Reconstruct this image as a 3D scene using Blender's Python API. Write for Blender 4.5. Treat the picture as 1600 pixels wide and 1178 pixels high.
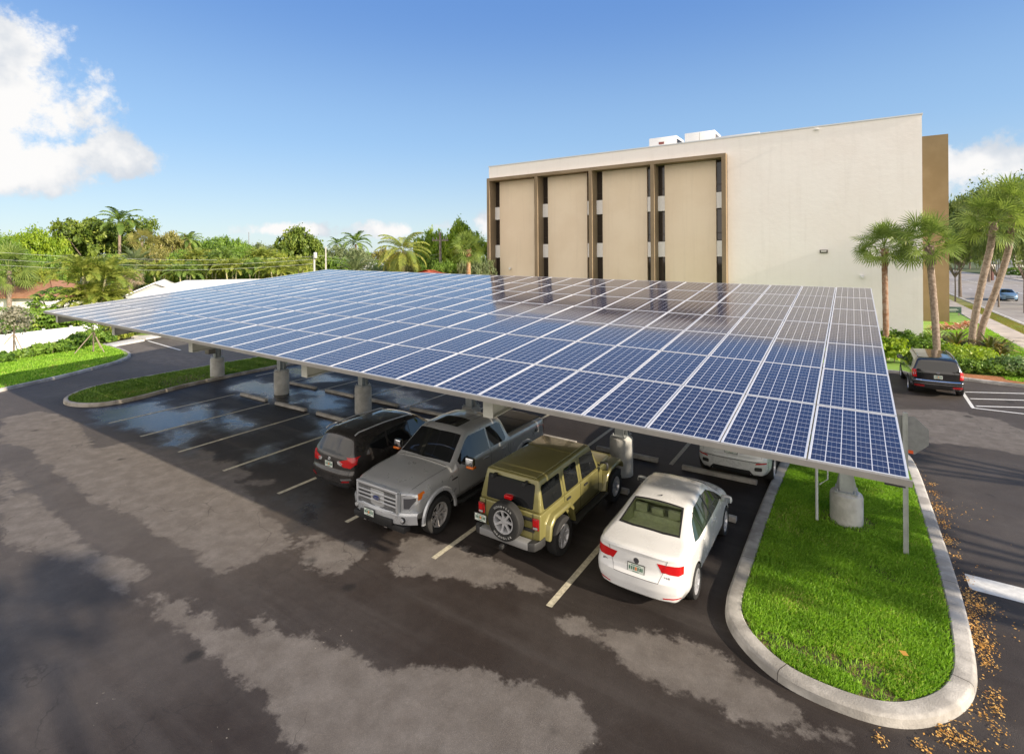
import bpy, bmesh, math, random
import numpy as np
from mathutils import Vector, Matrix, noise
from mathutils.bvhtree import BVHTree
R = math.radians
C = bpy.context.scene.collection
scene = bpy.context.scene
for o in list(bpy.data.objects): bpy.data.objects.remove(o)

# ---------------------------------------------------------------- camera
FPX, YAW, HOR, CAMH, ROLL, CXO = 813.07, .5818, 399.96, 6.285, -.0068, -2.81
cam_d = bpy.data.cameras.new('camera'); cam = bpy.data.objects.new('camera', cam_d); C.objects.link(cam)
cam_d.sensor_fit = 'HORIZONTAL'; cam_d.sensor_width = 36; cam_d.lens = FPX/1600*36
cam_d.shift_x = -CXO/1600; cam_d.shift_y = (HOR-589)/1600
cam_d.clip_start = .05; cam_d.clip_end = 6000
cam.matrix_world = Matrix.Translation((0, 0, CAMH)) @ Matrix.Rotation(YAW, 4, 'Z') @ Matrix.Rotation(R(90), 4, 'X') @ Matrix.Rotation(ROLL, 4, 'Z')
scene.camera = cam
scene.render.resolution_x = 1024; scene.render.resolution_y = 753

# ---------------------------------------------------------------- light
SUN_EL, SUN_AZ = 22.0, 91.4          # azimuth clockwise from +Y
world = bpy.data.worlds.new('World'); scene.world = world; world.use_nodes = True
sd = bpy.data.lights.new('sun', 'SUN'); sun = bpy.data.objects.new('sun', sd); C.objects.link(sun)
sd.energy = 4.6; sd.angle = R(.55); sd.color = (1, .875, .72)
sv = Vector((math.sin(R(SUN_AZ))*math.cos(R(SUN_EL)), math.cos(R(SUN_AZ))*math.cos(R(SUN_EL)), math.sin(R(SUN_EL))))
sun.rotation_euler = sv.to_track_quat('Z', 'Y').to_euler()
scene.view_settings.view_transform = 'Standard'; scene.view_settings.look = 'None'
scene.view_settings.exposure = 0.75; scene.view_settings.gamma = 1

def N(nt, t, **k):
    n = nt.nodes.new(t)
    for a, b in k.items():
        if a.startswith('i_'):
            key = a[2:].replace('_', ' ')
            n.inputs[key].default_value = b
        else: setattr(n, a, b)
    return n
def L(nt, a, b): nt.links.new(a, b)
def MA(nt, op, a, b=None, c=None, clamp=False):
    n = nt.nodes.new('ShaderNodeMath'); n.operation = op; n.use_clamp = clamp
    for i, v in enumerate((a, b, c)):
        if v is None: continue
        if isinstance(v, (int, float)): n.inputs[i].default_value = v
        else: nt.links.new(v, n.inputs[i])
    return n.outputs[0]
def SMOOTH(nt, v, a, b, lo=0., hi=1.):
    n = nt.nodes.new('ShaderNodeMapRange'); n.interpolation_type = 'SMOOTHSTEP'
    nt.links.new(v, n.inputs[0])
    n.inputs[1].default_value = a; n.inputs[2].default_value = b; n.inputs[3].default_value = lo; n.inputs[4].default_value = hi
    return n.outputs[0]
def MIXC(nt, f, a, b, bt='MIX'):
    n = nt.nodes.new('ShaderNodeMix'); n.data_type = 'RGBA'; n.blend_type = bt
    if isinstance(f, (int, float)): n.inputs[0].default_value = f
    else: nt.links.new(f, n.inputs[0])
    for i, v in ((6, a), (7, b)):
        if isinstance(v, tuple): n.inputs[i].default_value = (*v[:3], 1)
        else: nt.links.new(v, n.inputs[i])
    return n.outputs[2]

# sky: physical sky, clouds as bright patches of the sky itself, placed by direction
def make_sky():
    nt = world.node_tree; nt.nodes.clear()
    sky = N(nt, 'ShaderNodeTexSky', sky_type='NISHITA', sun_disc=False, sun_elevation=R(SUN_EL), sun_rotation=R(SUN_AZ),
            altitude=0, air_density=1.0, dust_density=.35, ozone_density=2.5)
    tc = N(nt, 'ShaderNodeTexCoord')
    sep = N(nt, 'ShaderNodeSeparateXYZ'); L(nt, tc.outputs['Generated'], sep.inputs[0])
    X, Y, Z = sep.outputs
    # camera-independent angles: azimuth left of +Y (deg), elevation (deg)
    az = MA(nt, 'MULTIPLY', MA(nt, 'ARCTAN2', MA(nt, 'MULTIPLY', X, -1.), Y), 57.2958)
    el = MA(nt, 'MULTIPLY', MA(nt, 'ARCSINE', Z), 57.2958)
    n1 = N(nt, 'ShaderNodeTexNoise', i_Scale=5.5, i_Detail=9, i_Roughness=.6); L(nt, tc.outputs['Generated'], n1.inputs['Vector'])
    n2 = N(nt, 'ShaderNodeTexNoise', i_Scale=16., i_Detail=6, i_Roughness=.62); L(nt, tc.outputs['Generated'], n2.inputs['Vector'])
    n4 = N(nt, 'ShaderNodeTexNoise', i_Scale=48., i_Detail=5, i_Roughness=.65); L(nt, tc.outputs['Generated'], n4.inputs['Vector'])
    nn = MA(nt, 'ADD', MA(nt, 'ADD', MA(nt, 'MULTIPLY', n1.outputs[0], .50), MA(nt, 'MULTIPLY', n2.outputs[0], .33)), MA(nt, 'MULTIPLY', n4.outputs[0], .17))
    def blob(a, e, ra, re):
        u = MA(nt, 'DIVIDE', MA(nt, 'SUBTRACT', az, a), ra); v = MA(nt, 'DIVIDE', MA(nt, 'SUBTRACT', el, e), re)
        return MA(nt, 'SUBTRACT', 1., MA(nt, 'SQRT', MA(nt, 'ADD', MA(nt, 'MULTIPLY', u, u), MA(nt, 'MULTIPLY', v, v))))
    m = None
    for b in CLOUDS:
        v = blob(*b[:4])
        if b[3] < 2.1: v = MA(nt, 'SUBTRACT', MA(nt, 'MULTIPLY', v, .75), .12)      # thin broken cloud
        m = v if m is None else MA(nt, 'MAXIMUM', m, v)
    d = MA(nt, 'ADD', m, MA(nt, 'MULTIPLY', MA(nt, 'SUBTRACT', nn, .5), 3.9))
    dens = SMOOTH(nt, d, -.02, .42)
    # grey undersides: lower-frequency variation
    n3 = N(nt, 'ShaderNodeTexNoise', i_Scale=7., i_Detail=5, i_Roughness=.55)
    mp = N(nt, 'ShaderNodeMapping'); mp.inputs['Location'].default_value = (3.1, 1.7, .25); L(nt, tc.outputs['Generated'], mp.inputs[0]); L(nt, mp.outputs[0], n3.inputs['Vector'])
    sh = SMOOTH(nt, MA(nt, 'ADD', n3.outputs[0], MA(nt, 'MULTIPLY', d, .12)), .40, .60)
    ccol = MIXC(nt, sh, (3.5, 3.75, 4.1), (5.1, 5.05, 5.0))
    # clear air paling toward the horizon
    g = MIXC(nt, SMOOTH(nt, el, 0., 13.), (3.15, 3.85, 4.25), (1.75, 2.9, 4.45))
    g = MIXC(nt, SMOOTH(nt, el, 9., 27.), g, (.72, 1.62, 3.75))
    skyc = MIXC(nt, .8, sky.outputs[0], g)
    # unseen bright cloud deck added behind the camera as fill for the office wall
    back = SMOOTH(nt, MA(nt, 'ADD', MA(nt, 'MULTIPLY', Y, -1.), MA(nt, 'MULTIPLY', MA(nt, 'SUBTRACT', nn, .5), 2.)), .15, .6)
    skyc = MIXC(nt, back, skyc, (8.6, 7.9, 7.2))
    col = MIXC(nt, dens, skyc, ccol)
    bg = N(nt, 'ShaderNodeBackground'); bg.inputs['Strength'].default_value = .115
    L(nt, col, bg.inputs[0])
    out = N(nt, 'ShaderNodeOutputWorld'); L(nt, bg.outputs[0], out.inputs[0])
CLOUDS = [(80, 12.5, 9, 6.6), (78, 16.5, 4.6, 3.4), (77, 7.5, 8, 3), (70, 8.8, 3.5, 2.2), (92, 15, 10, 8),
          (46.5, 2.7, 4.5, 1.1), (40.5, 3.2, 4., 1.3), (35., 3.8, 3.5, 1.7), (57, 2.8, 5., .9),
          (-9, 7.2, 8, 2.0), (-17, 8, 8, 2), (110, 8, 14, 5), (135, 15, 18, 8), (170, 12, 20, 6)]
make_sky()

# ---------------------------------------------------------------- helpers
def tag(o, label=None, cat=None, group=None, kind=None):
    if label: o['label'] = label
    if cat: o['category'] = cat
    if group: o['group'] = group
    if kind: o['kind'] = kind
    return o
def empty(name, loc=(0, 0, 0), rz=0, label=None, cat=None, group=None):
    o = bpy.data.objects.new(name, None); C.objects.link(o); o.location = loc; o.rotation_euler = (0, 0, rz)
    o.empty_display_size = .3
    return tag(o, label, cat, group)
def link(name, me, parent=None, loc=None, rz=None):
    o = bpy.data.objects.new(name, me); C.objects.link(o)
    if parent: o.parent = parent
    if loc: o.location = loc
    if rz is not None: o.rotation_euler = (0, 0, rz)
    return o
def copy_tree(o, parent=None, first=True):
    c = o.copy(); C.objects.link(c); c.parent = parent
    for ch in [x for x in o.children]:
        copy_tree(ch, c, False)
    return c
class MB:
    def __init__(s): s.v = []; s.f = []; s.m = []; s.M = Matrix.Identity(4)
    def add(s, vs, fs, mi=0):
        b = len(s.v); s.v += [tuple(s.M @ Vector(p)) for p in vs]
        s.f += [tuple(b+i for i in f) for f in fs]; s.m += [mi]*len(fs)
    def box(s, x0, x1, y0, y1, z0, z1, mi=0):
        s.add([(x0,y0,z0),(x1,y0,z0),(x1,y1,z0),(x0,y1,z0),(x0,y0,z1),(x1,y0,z1),(x1,y1,z1),(x0,y1,z1)],
              [(0,3,2,1),(4,5,6,7),(0,1,5,4),(1,2,6,5),(2,3,7,6),(3,0,4,7)], mi)
    def prism(s, poly, z0, z1, mi=0, cap0=True):       # poly ccw in xy
        n = len(poly); s.add([(p[0],p[1],z0) for p in poly]+[(p[0],p[1],z1) for p in poly],
              ([tuple(range(n-1,-1,-1))] if cap0 else [])+[tuple(range(n,2*n))]+[(i,(i+1)%n,n+(i+1)%n,n+i) for i in range(n)], mi)
    def extr(s, poly, axis, a, b, mi=0):               # poly of 2D points extruded along axis
        n = len(poly)
        def P(p, t): return {'x': (t,p[0],p[1]), 'y': (p[0],t,p[1]), 'z': (p[0],p[1],t)}[axis]
        s.add([P(p,a) for p in poly]+[P(p,b) for p in poly], [tuple(range(n-1,-1,-1)), tuple(range(n,2*n))]+[(i,(i+1)%n,n+(i+1)%n,n+i) for i in range(n)], mi)
    def tube(s, pts, r, n=8, mi=0, caps=True):
        pts = [Vector(p) for p in pts]; rs = r if isinstance(r, (list, tuple)) else [r]*len(pts)
        vs = []; up = Vector((0,0,1))
        for i, p in enumerate(pts):
            d = (pts[min(i+1,len(pts)-1)]-pts[max(i-1,0)]).normalized()
            a = d.cross(up if abs(d.z) < .95 else Vector((1,0,0))).normalized(); b = d.cross(a)
            for k in range(n):
                t = 2*math.pi*k/n; vs.append(p+(a*math.cos(t)+b*math.sin(t))*rs[i])
        fs = [(i*n+k, i*n+(k+1)%n, (i+1)*n+(k+1)%n, (i+1)*n+k) for i in range(len(pts)-1) for k in range(n)]
        if caps: fs += [tuple(range(n-1,-1,-1)), tuple((len(pts)-1)*n+k for k in range(n))]
        s.add(vs, fs, mi)
    def rev(s, prof, n=24, axis='z', c=(0,0,0), mi=0, closed=False):   # prof: (radius, height)
        vs = []
        for r, h in prof:
            for k in range(n):
                t = 2*math.pi*k/n; a, b = r*math.cos(t), r*math.sin(t)
                p = {'z': (a,b,h), 'x': (h,a,b), 'y': (a,h,b)}[axis]
                vs.append((p[0]+c[0], p[1]+c[1], p[2]+c[2]))
        m = len(prof); rng = range(m if closed else m-1)
        fs = [(i*n+k, i*n+(k+1)%n, ((i+1)%m)*n+(k+1)%n, ((i+1)%m)*n+k) for i in rng for k in range(n)]
        if not closed: fs += [tuple(range(n-1,-1,-1)), tuple((m-1)*n+k for k in range(n))]
        s.add(vs, fs, mi)
    def mesh(s, name, mats, smooth=False, bevel=0, seg=2, fix=True, angle=35):
        me = bpy.data.meshes.new(name); me.from_pydata(s.v, [], s.f); me.update()
        for m in (mats if isinstance(mats, (list, tuple)) else [mats]): me.materials.append(m)
        if any(s.m): me.polygons.foreach_set('material_index', s.m)
        bm = bmesh.new(); bm.from_mesh(me)
        if fix: bmesh.ops.recalc_face_normals(bm, faces=bm.faces)
        if bevel:
            es = [e for e in bm.edges if len(e.link_faces) == 2 and e.calc_face_angle(0) > R(30)]
            bmesh.ops.bevel(bm, geom=es, offset=bevel, segments=seg, affect='EDGES', profile=.5, clamp_overlap=True)
        if smooth or bevel:
            for f in bm.faces: f.smooth = True
            for e in bm.edges:
                if len(e.link_faces) == 2 and e.calc_face_angle(0) > R(angle): e.smooth = False
        bm.to_mesh(me); bm.free()
        return me
    def build(s, name, mats, parent=None, **k):
        loc = k.pop('loc', None); rz = k.pop('rz', None)
        return link(name, s.mesh(name, mats, **k), parent, loc, rz)

# ---------------------------------------------------------------- materials
MATS = {}
def mat(name, col, rough=.6, metal=0., var=.0, vscale=8., bump=0., bscale=60., coat=0., spec=None, col2=None, emit=None, coord='Object', trans=0.):
    if name in MATS: return MATS[name]
    m = bpy.data.materials.new(name); m.use_nodes = True; nt = m.node_tree
    b = nt.nodes['Principled BSDF']; b.inputs['Roughness'].default_value = rough; b.inputs['Metallic'].default_value = metal
    b.inputs['Base Color'].default_value = (*col, 1)
    if coat: b.inputs['Coat Weight'].default_value = coat; b.inputs['Coat Roughness'].default_value = .04
    if spec is not None: b.inputs['Specular IOR Level'].default_value = spec
    if trans: b.inputs['Transmission Weight'].default_value = trans
    tc = N(nt, 'ShaderNodeTexCoord')
    if var or col2:
        n = N(nt, 'ShaderNodeTexNoise', i_Scale=vscale, i_Detail=6, i_Roughness=.6); L(nt, tc.outputs[coord], n.inputs['Vector'])
        if col2: c = MIXC(nt, SMOOTH(nt, n.outputs[0], .38, .62), col, col2)
        else:
            lo = tuple(c*(1-var) for c in col); hi = tuple(min(1, c*(1+var)) for c in col)
            c = MIXC(nt, SMOOTH(nt, n.outputs[0], .3, .7), lo, hi)
        L(nt, c, b.inputs['Base Color'])
    if bump:
        n2 = N(nt, 'ShaderNodeTexNoise', i_Scale=bscale, i_Detail=4); L(nt, tc.outputs[coord], n2.inputs['Vector'])
        bp = N(nt, 'ShaderNodeBump', i_Strength=bump, i_Distance=.02); L(nt, n2.outputs[0], bp.inputs['Height']); L(nt, bp.outputs[0], b.inputs['Normal'])
    if emit: b.inputs['Emission Color'].default_value = (*emit[:3], 1); b.inputs['Emission Strength'].default_value = emit[3]
    MATS[name] = m
    return m
def leafmat(name, c1, c2, c3=None, trans=.35, rough=.5, scale=.9):
    """foliage: colour varies per clump and per leaf, some light passes through the leaf"""
    m = bpy.data.materials.new(name); m.use_nodes = True; nt = m.node_tree
    b = nt.nodes['Principled BSDF']; out = nt.nodes['Material Output']
    tc = N(nt, 'ShaderNodeTexCoord'); at = N(nt, 'ShaderNodeAttribute', attribute_name='rnd')
    n = N(nt, 'ShaderNodeTexNoise', i_Scale=scale, i_Detail=3); L(nt, tc.outputs['Object'], n.inputs['Vector'])
    f = MA(nt, 'ADD', MA(nt, 'MULTIPLY', n.outputs[0], .6), MA(nt, 'MULTIPLY', at.outputs['Fac'], .4))
    c = MIXC(nt, SMOOTH(nt, f, .30, .68), c1, c2)
    if c3: c = MIXC(nt, SMOOTH(nt, at.outputs['Fac'], .86, .97), c, c3)
    L(nt, c, b.inputs['Base Color']); b.inputs['Roughness'].default_value = rough; b.inputs['Specular IOR Level'].default_value = .4
    tr = N(nt, 'ShaderNodeBsdfTranslucent'); L(nt, MIXC(nt, .5, c, (1, 1, .25), 'MULTIPLY'), tr.inputs[0])
    mx = N(nt, 'ShaderNodeMixShader'); mx.inputs[0].default_value = trans
    L(nt, b.outputs[0], mx.inputs[1]); L(nt, tr.outputs[0], mx.inputs[2]); L(nt, mx.outputs[0], out.inputs[0])
    return m
def quadmesh(name, V, F, mats, rnd=None, smooth=False):
    """fast mesh from numpy arrays: V (n,3), F (m,4) or (m,3)"""
    me = bpy.data.meshes.new(name); V = np.asarray(V, dtype=np.float32); F = np.asarray(F, dtype=np.int32); k = F.shape[1]
    me.vertices.add(len(V)); me.vertices.foreach_set('co', V.ravel())
    me.loops.add(F.size); me.loops.foreach_set('vertex_index', F.ravel())
    me.polygons.add(len(F)); me.polygons.foreach_set('loop_start', np.arange(0, F.size, k, dtype=np.int32))
    try: me.polygons.foreach_set('loop_total', np.full(len(F), k, dtype=np.int32))
    except Exception: pass
    me.update(calc_edges=True); me.validate()
    if rnd is not None:
        a = me.attributes.new('rnd', 'FLOAT', 'POINT'); a.data.foreach_set('value', np.asarray(rnd, dtype=np.float32))
    for m in (mats if isinstance(mats, (list, tuple)) else [mats]): me.materials.append(m)
    if smooth: me.polygons.foreach_set('use_smooth', np.ones(len(F), dtype=bool))
    return me
def textmesh(txt, size, depth=.004):
    cu = bpy.data.curves.new('lettering', 'FONT'); cu.body = txt; cu.size = size; cu.extrude = depth; cu.align_x = 'CENTER'; cu.align_y = 'CENTER'
    o = bpy.data.objects.new('lettering', cu); C.objects.link(o)
    dg = bpy.context.evaluated_depsgraph_get(); me = bpy.data.meshes.new_from_object(o.evaluated_get(dg))
    bpy.data.objects.remove(o); bpy.data.curves.remove(cu)
    return me
# ================================================================ ground
def rays(x, y):
    c, s = math.cos(ROLL), math.sin(ROLL); u = x-800-CXO; v = -(y-HOR); a = c*u-s*v; b = s*u+c*v
    return np.array([-math.sin(YAW)*FPX+math.cos(YAW)*a, math.cos(YAW)*FPX+math.sin(YAW)*a, b])/FPX
def gp(x, y, z=0.):                          # survey: where a sight line of the photo meets the ground
    r = rays(x, y); t = (z-CAMH)/r[2]; return (float(r[0]*t), float(r[1]*t))
# asphalt with dry and wet areas (stains with outlines of their own)
DRY = [[(0,655),(60,640),(110,655),(150,700),(200,690),(330,705),(450,830),(452,855),(340,900),(330,885),(230,820),(150,785),(90,740),(40,700),(0,690)],
       [(0,720),(40,760),(140,860),(230,880),(215,910),(320,960),(400,990),(400,960),(600,1040),(780,1050),(850,1065),(930,1140),(900,1300),(500,1400),(440,1120),(300,1000),(150,900),(0,840)],
       [(480,830),(560,845),(570,870),(520,900),(470,870)],[(640,840),(760,865),(870,925),(800,920),(700,900),(640,905),(600,880)],
       [(860,965),(960,975),(1060,1000),(1150,1040),(1260,1120),(1340,1160),(1250,1150),(1100,1095),(1010,1065),(940,1010)],
       [(1400,640),(1480,640),(1560,655),(1620,680),(1620,715),(1540,700),(1440,690),(1400,670)],
       [(160,520),(250,545),(330,560),(300,575),(180,560),(60,598),(0,615),(0,600),(120,570)],
       [(300,735),(360,720),(400,745),(330,760),(290,750)],[(380,745),(430,750),(420,762),(370,757)]]
WET = [[(130,640),(260,620),(330,650),(300,690),(330,720),(280,720),(230,680),(140,660)],[(250,635),(330,628),(420,660),(400,680),(340,675),(270,650)],
       [(355,600),(400,590),(470,608),(460,640),(380,620),(350,612)],[(460,602),(540,610),(556,650),(470,640)],[(480,650),(560,655),(600,700),(560,760),(500,700)],
       [(560,600),(640,610),(700,640),(620,640)],[(420,570),(500,575),(560,595),(480,600)],[(380,700),(450,690),(440,720),(380,730)],[(430,780),(520,760),(520,830),(440,830)]]
def sdist(P, poly):
    a = np.array(poly); b = np.roll(a, -1, 0); d = np.full(len(P), 1e9); ins = np.zeros(len(P), bool)
    for p, q in zip(a, b):
        e = q-p; w = P-p; t = np.clip((w@e)/(e@e), 0, 1); dd = w-t[:,None]*e; d = np.minimum(d, np.hypot(dd[:,0], dd[:,1]))
        c = ((p[1] > P[:,1]) != (q[1] > P[:,1])) & (P[:,0] < (q[0]-p[0])*(P[:,1]-p[1])/((q[1]-p[1]) or 1e-9)+p[0]); ins ^= c
    return np.where(ins, d, -d)
def asphalt_mat():
    m = bpy.data.materials.new('asphalt'); m.use_nodes = True; nt = m.node_tree; b = nt.nodes['Principled BSDF']
    tc = N(nt, 'ShaderNodeTexCoord'); P = tc.outputs['Object']
    def nz(s, d=6, r=.6, vec=P):
        n = N(nt, 'ShaderNodeTexNoise', i_Scale=s, i_Detail=d, i_Roughness=r); L(nt, vec, n.inputs['Vector']); return n.outputs[0]
    dry = N(nt, 'ShaderNodeAttribute', attribute_name='dry').outputs['Fac']; wet = N(nt, 'ShaderNodeAttribute', attribute_name='wet').outputs['Fac']
    edge = MA(nt, 'ADD', MA(nt, 'MULTIPLY', MA(nt, 'SUBTRACT', nz(1.3, 9, .68), .5), 1.3), MA(nt, 'MULTIPLY', MA(nt, 'SUBTRACT', nz(9., 4), .5), .25))
    dm = SMOOTH(nt, MA(nt, 'ADD', dry, edge), -.06, .10)
    wm = SMOOTH(nt, MA(nt, 'ADD', wet, MA(nt, 'MULTIPLY', MA(nt, 'SUBTRACT', nz(.9, 5, .6), .5), 2.6)), -.3, .85)
    mid = SMOOTH(nt, nz(.35, 5), .42, .6)
    mp = N(nt, 'ShaderNodeMapping'); mp.inputs['Scale'].default_value = (.12, 1.6, 1); mp.inputs['Rotation'].default_value = (0, 0, .25); L(nt, P, mp.inputs[0])
    streak = SMOOTH(nt, nz(.8, 6, .65, mp.outputs[0]), .45, .68)
    c = MIXC(nt, mid, (.030, .0225, .0185), (.042, .034, .0295))
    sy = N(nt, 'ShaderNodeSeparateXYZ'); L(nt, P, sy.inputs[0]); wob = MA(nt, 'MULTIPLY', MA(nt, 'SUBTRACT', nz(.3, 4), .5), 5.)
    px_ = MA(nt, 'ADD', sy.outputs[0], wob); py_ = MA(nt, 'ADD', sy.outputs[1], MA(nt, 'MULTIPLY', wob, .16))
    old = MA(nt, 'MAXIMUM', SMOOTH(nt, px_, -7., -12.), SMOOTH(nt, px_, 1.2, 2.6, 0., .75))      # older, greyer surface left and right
    roof_shade = MA(nt, 'MULTIPLY', MA(nt, 'MULTIPLY', SMOOTH(nt, py_, 7.6, 9.), SMOOTH(nt, py_, 22., 20.)), MA(nt, 'MULTIPLY', SMOOTH(nt, px_, -31., -28.5), SMOOTH(nt, px_, .6, -1.)))  # shade under the carport roof, put into the asphalt colour over its footprint
    old = MA(nt, 'MULTIPLY', old, MA(nt, 'SUBTRACT', 1., roof_shade))
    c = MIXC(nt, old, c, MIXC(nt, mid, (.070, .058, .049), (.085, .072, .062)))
    c = MIXC(nt, MA(nt, 'MULTIPLY', roof_shade, .5), c, (.016, .013, .012))
    c = MIXC(nt, MA(nt, 'MULTIPLY', streak, .35), c, (.075, .066, .06))
    c = MIXC(nt, MA(nt, 'MULTIPLY', dm, .9), c, MIXC(nt, SMOOTH(nt, nz(2.2, 6), .35, .7), (.124, .108, .094), (.160, .142, .126)))
    c = MIXC(nt, MA(nt, 'MULTIPLY', wm, .6), c, (.02, .02, .022))
    # tyre-polished lanes, oil drips, hairline cracks
    sx = N(nt, 'ShaderNodeSeparateXYZ'); L(nt, P, sx.inputs[0])
    v3 = N(nt, 'ShaderNodeTexVoronoi', i_Scale=.9); L(nt, P, v3.inputs['Vector'])
    oil = MA(nt, 'MULTIPLY', SMOOTH(nt, MA(nt, 'ADD', v3.outputs['Distance'], MA(nt, 'MULTIPLY', nz(7., 4), .12)), .24, .13), SMOOTH(nt, nz(.5, 2), .52, .6))
    c = MIXC(nt, MA(nt, 'MULTIPLY', oil, .7), c, (.012, .011, .010))
    v4 = N(nt, 'ShaderNodeTexVoronoi', i_Scale=.42, feature='DISTANCE_TO_EDGE'); wv = N(nt, 'ShaderNodeVectorMath', operation='ADD'); L(nt, P, wv.inputs[0])
    nv = N(nt, 'ShaderNodeTexNoise', i_Scale=1.4, i_Detail=5); L(nt, P, nv.inputs['Vector']); L(nt, nv.outputs['Color'], wv.inputs[1]); L(nt, wv.outputs[0], v4.inputs['Vector'])
    crack = MA(nt, 'MULTIPLY', MA(nt, 'LESS_THAN', v4.outputs['Distance'], .0045), SMOOTH(nt, nz(.22, 3), .5, .56))
    c = MIXC(nt, MA(nt, 'MULTIPLY', crack, .35), c, (.012, .011, .010))
    blot = SMOOTH(nt, nz(3.2, 7, .7), .35, .7, .90, 1.08)
    cb = N(nt, 'ShaderNodeCombineColor'); [L(nt, blot, cb.inputs[i]) for i in range(3)]
    c = MIXC(nt, 1., c, cb.outputs[0], 'MULTIPLY')
    vo = N(nt, 'ShaderNodeTexVoronoi', i_Scale=110.); L(nt, P, vo.inputs['Vector'])
    agg = MA(nt, 'ADD', .72, MA(nt, 'MULTIPLY', vo.outputs['Distance'], .75))
    cc = N(nt, 'ShaderNodeCombineColor'); [L(nt, agg, cc.inputs[i]) for i in range(3)]
    c = MIXC(nt, .75, c, cc.outputs[0], 'MULTIPLY')
    # scattered light grit
    v2 = N(nt, 'ShaderNodeTexVoronoi', i_Scale=9.); L(nt, P, v2.inputs['Vector'])
    grit = MA(nt, 'LESS_THAN', v2.outputs['Distance'], MA(nt, 'MULTIPLY', SMOOTH(nt, nz(.6, 3), .5, .75), .11))
    c = MIXC(nt, MA(nt, 'MULTIPLY', grit, .8), c, (.36, .32, .25))
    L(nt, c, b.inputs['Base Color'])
    ro = MA(nt, 'SUBTRACT', MA(nt, 'ADD', .62, MA(nt, 'MULTIPLY', dm, .3)), MA(nt, 'MULTIPLY', wm, .46))
    L(nt, ro, b.inputs['Roughness']); L(nt, MA(nt, 'ADD', .28, MA(nt, 'MULTIPLY', wm, .2)), b.inputs['Specular IOR Level'])
    h = MA(nt, 'ADD', vo.outputs['Distance'], MA(nt, 'MULTIPLY', nz(30., 3), .6))
    bp = N(nt, 'ShaderNodeBump', i_Distance=.006); L(nt, h, bp.inputs['Height'])
    L(nt, MA(nt, 'SUBTRACT', .5, MA(nt, 'MULTIPLY', wm, .40)), bp.inputs['Strength']); L(nt, bp.outputs[0], b.inputs['Normal'])
    return m
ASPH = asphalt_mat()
def sheet(name, x0, x1, y0, y1, z, step, m, kind='structure', fn=None):
    xs = np.linspace(x0, x1, max(2, int((x1-x0)/step)+1)); ys = np.linspace(y0, y1, max(2, int((y1-y0)/step)+1))
    X, Y = np.meshgrid(xs, ys); V = np.stack([X.ravel(), Y.ravel(), np.full(X.size, z)], 1); n = len(xs)
    i = np.arange((len(ys)-1)*(n-1)); r, c = divmod(i, n-1); a = r*n+c; F = np.stack([a, a+1, a+n+1, a+n], 1)
    me = quadmesh(name, V, F, m)
    if fn: fn(me, V)
    o = link(name, me)
    if kind: o['kind'] = kind
    return o
def stain(me, V):
    P = V[:, :2]
    for nm, polys in (('dry', DRY), ('wet', WET)):
        d = np.full(len(P), -5.)
        for pl in polys: d = np.maximum(d, sdist(P, [gp(*p) for p in pl]))
        a = me.attributes.new(nm, 'FLOAT', 'POINT'); a.data.foreach_set('value', d.astype(np.float32))
# base ground to the horizon
gm = mat('lawn_soil', (.055, .085, .022), .95, col2=(.10, .115, .035), vscale=.05)
sheet('ground', -1500, 1500, -300, 2500, -.02, 500, gm)
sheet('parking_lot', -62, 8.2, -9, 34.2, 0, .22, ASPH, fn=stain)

PAINT = mat('yellowed_white_paint', (.46, .42, .31), .7, var=.25, vscale=14, bump=.3, bscale=150)
PAINTW = mat('white_road_paint', (.68, .67, .63), .7, var=.12, vscale=9, bump=.2, bscale=120)
CONC = mat('concrete_kerb', (.29, .27, .24), .85, col2=(.50, .47, .42), vscale=1.7, bump=.35, bscale=45)
CONCD = mat('weathered_concrete', (.20, .19, .17), .9, col2=(.36, .35, .32), vscale=2.2, bump=.45, bscale=30)
def strip(m, x0, x1, y0, y1, z=.004): m.add([(x0,y0,z),(x1,y0,z),(x1,y1,z),(x0,y1,z)], [(0,1,2,3)])
mk = MB()
LX, SP = -4.584, 2.743
for k in range(8):
    x = LX-k*SP; strip(mk, x-.06, x+.06, 8.15, 13.02)
for k in range(9):
    x = LX-k*SP; strip(mk, x-.06, x+.06, 15.65, 20.7)
o = mk.build('bay_lines', PAINT, fix=False); tag(o, kind='structure')
mk = MB()
def seg(m, a, b, w, z=.004):
    a, b = Vector(a), Vector(b); d = (b-a).normalized(); n = Vector((-d.y, d.x))*w/2
    m.add([(*(a-n), z), (*(b-n), z), (*(b+n), z), (*(a+n), z)], [(0,1,2,3)])
strip(mk, 1.8, 7.5, 12.83, 13.4)
seg(mk, (4.05, 27.95), (4.15, 32.6), .12, .004); seg(mk, (4.0, 27.9), (8.0, 27.9), .12, .0045)
for y0 in (28.3, 29.6, 30.9): seg(mk, (4.2, y0), (7.9, y0+1.75), .12, .005)
seg(mk, (1.2, 27.9), (1.2, 32.6), .1); seg(mk, (-1.7, 27.9), (-1.7, 32.6), .1)
seg(mk, (-44.9, 17.95), (-38.4, 17.3), .13); seg(mk, (-43.9, 20.7), (-37.4, 20.1), .13)
o = mk.build('white_markings', PAINTW, fix=False); tag(o, kind='structure')

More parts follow.
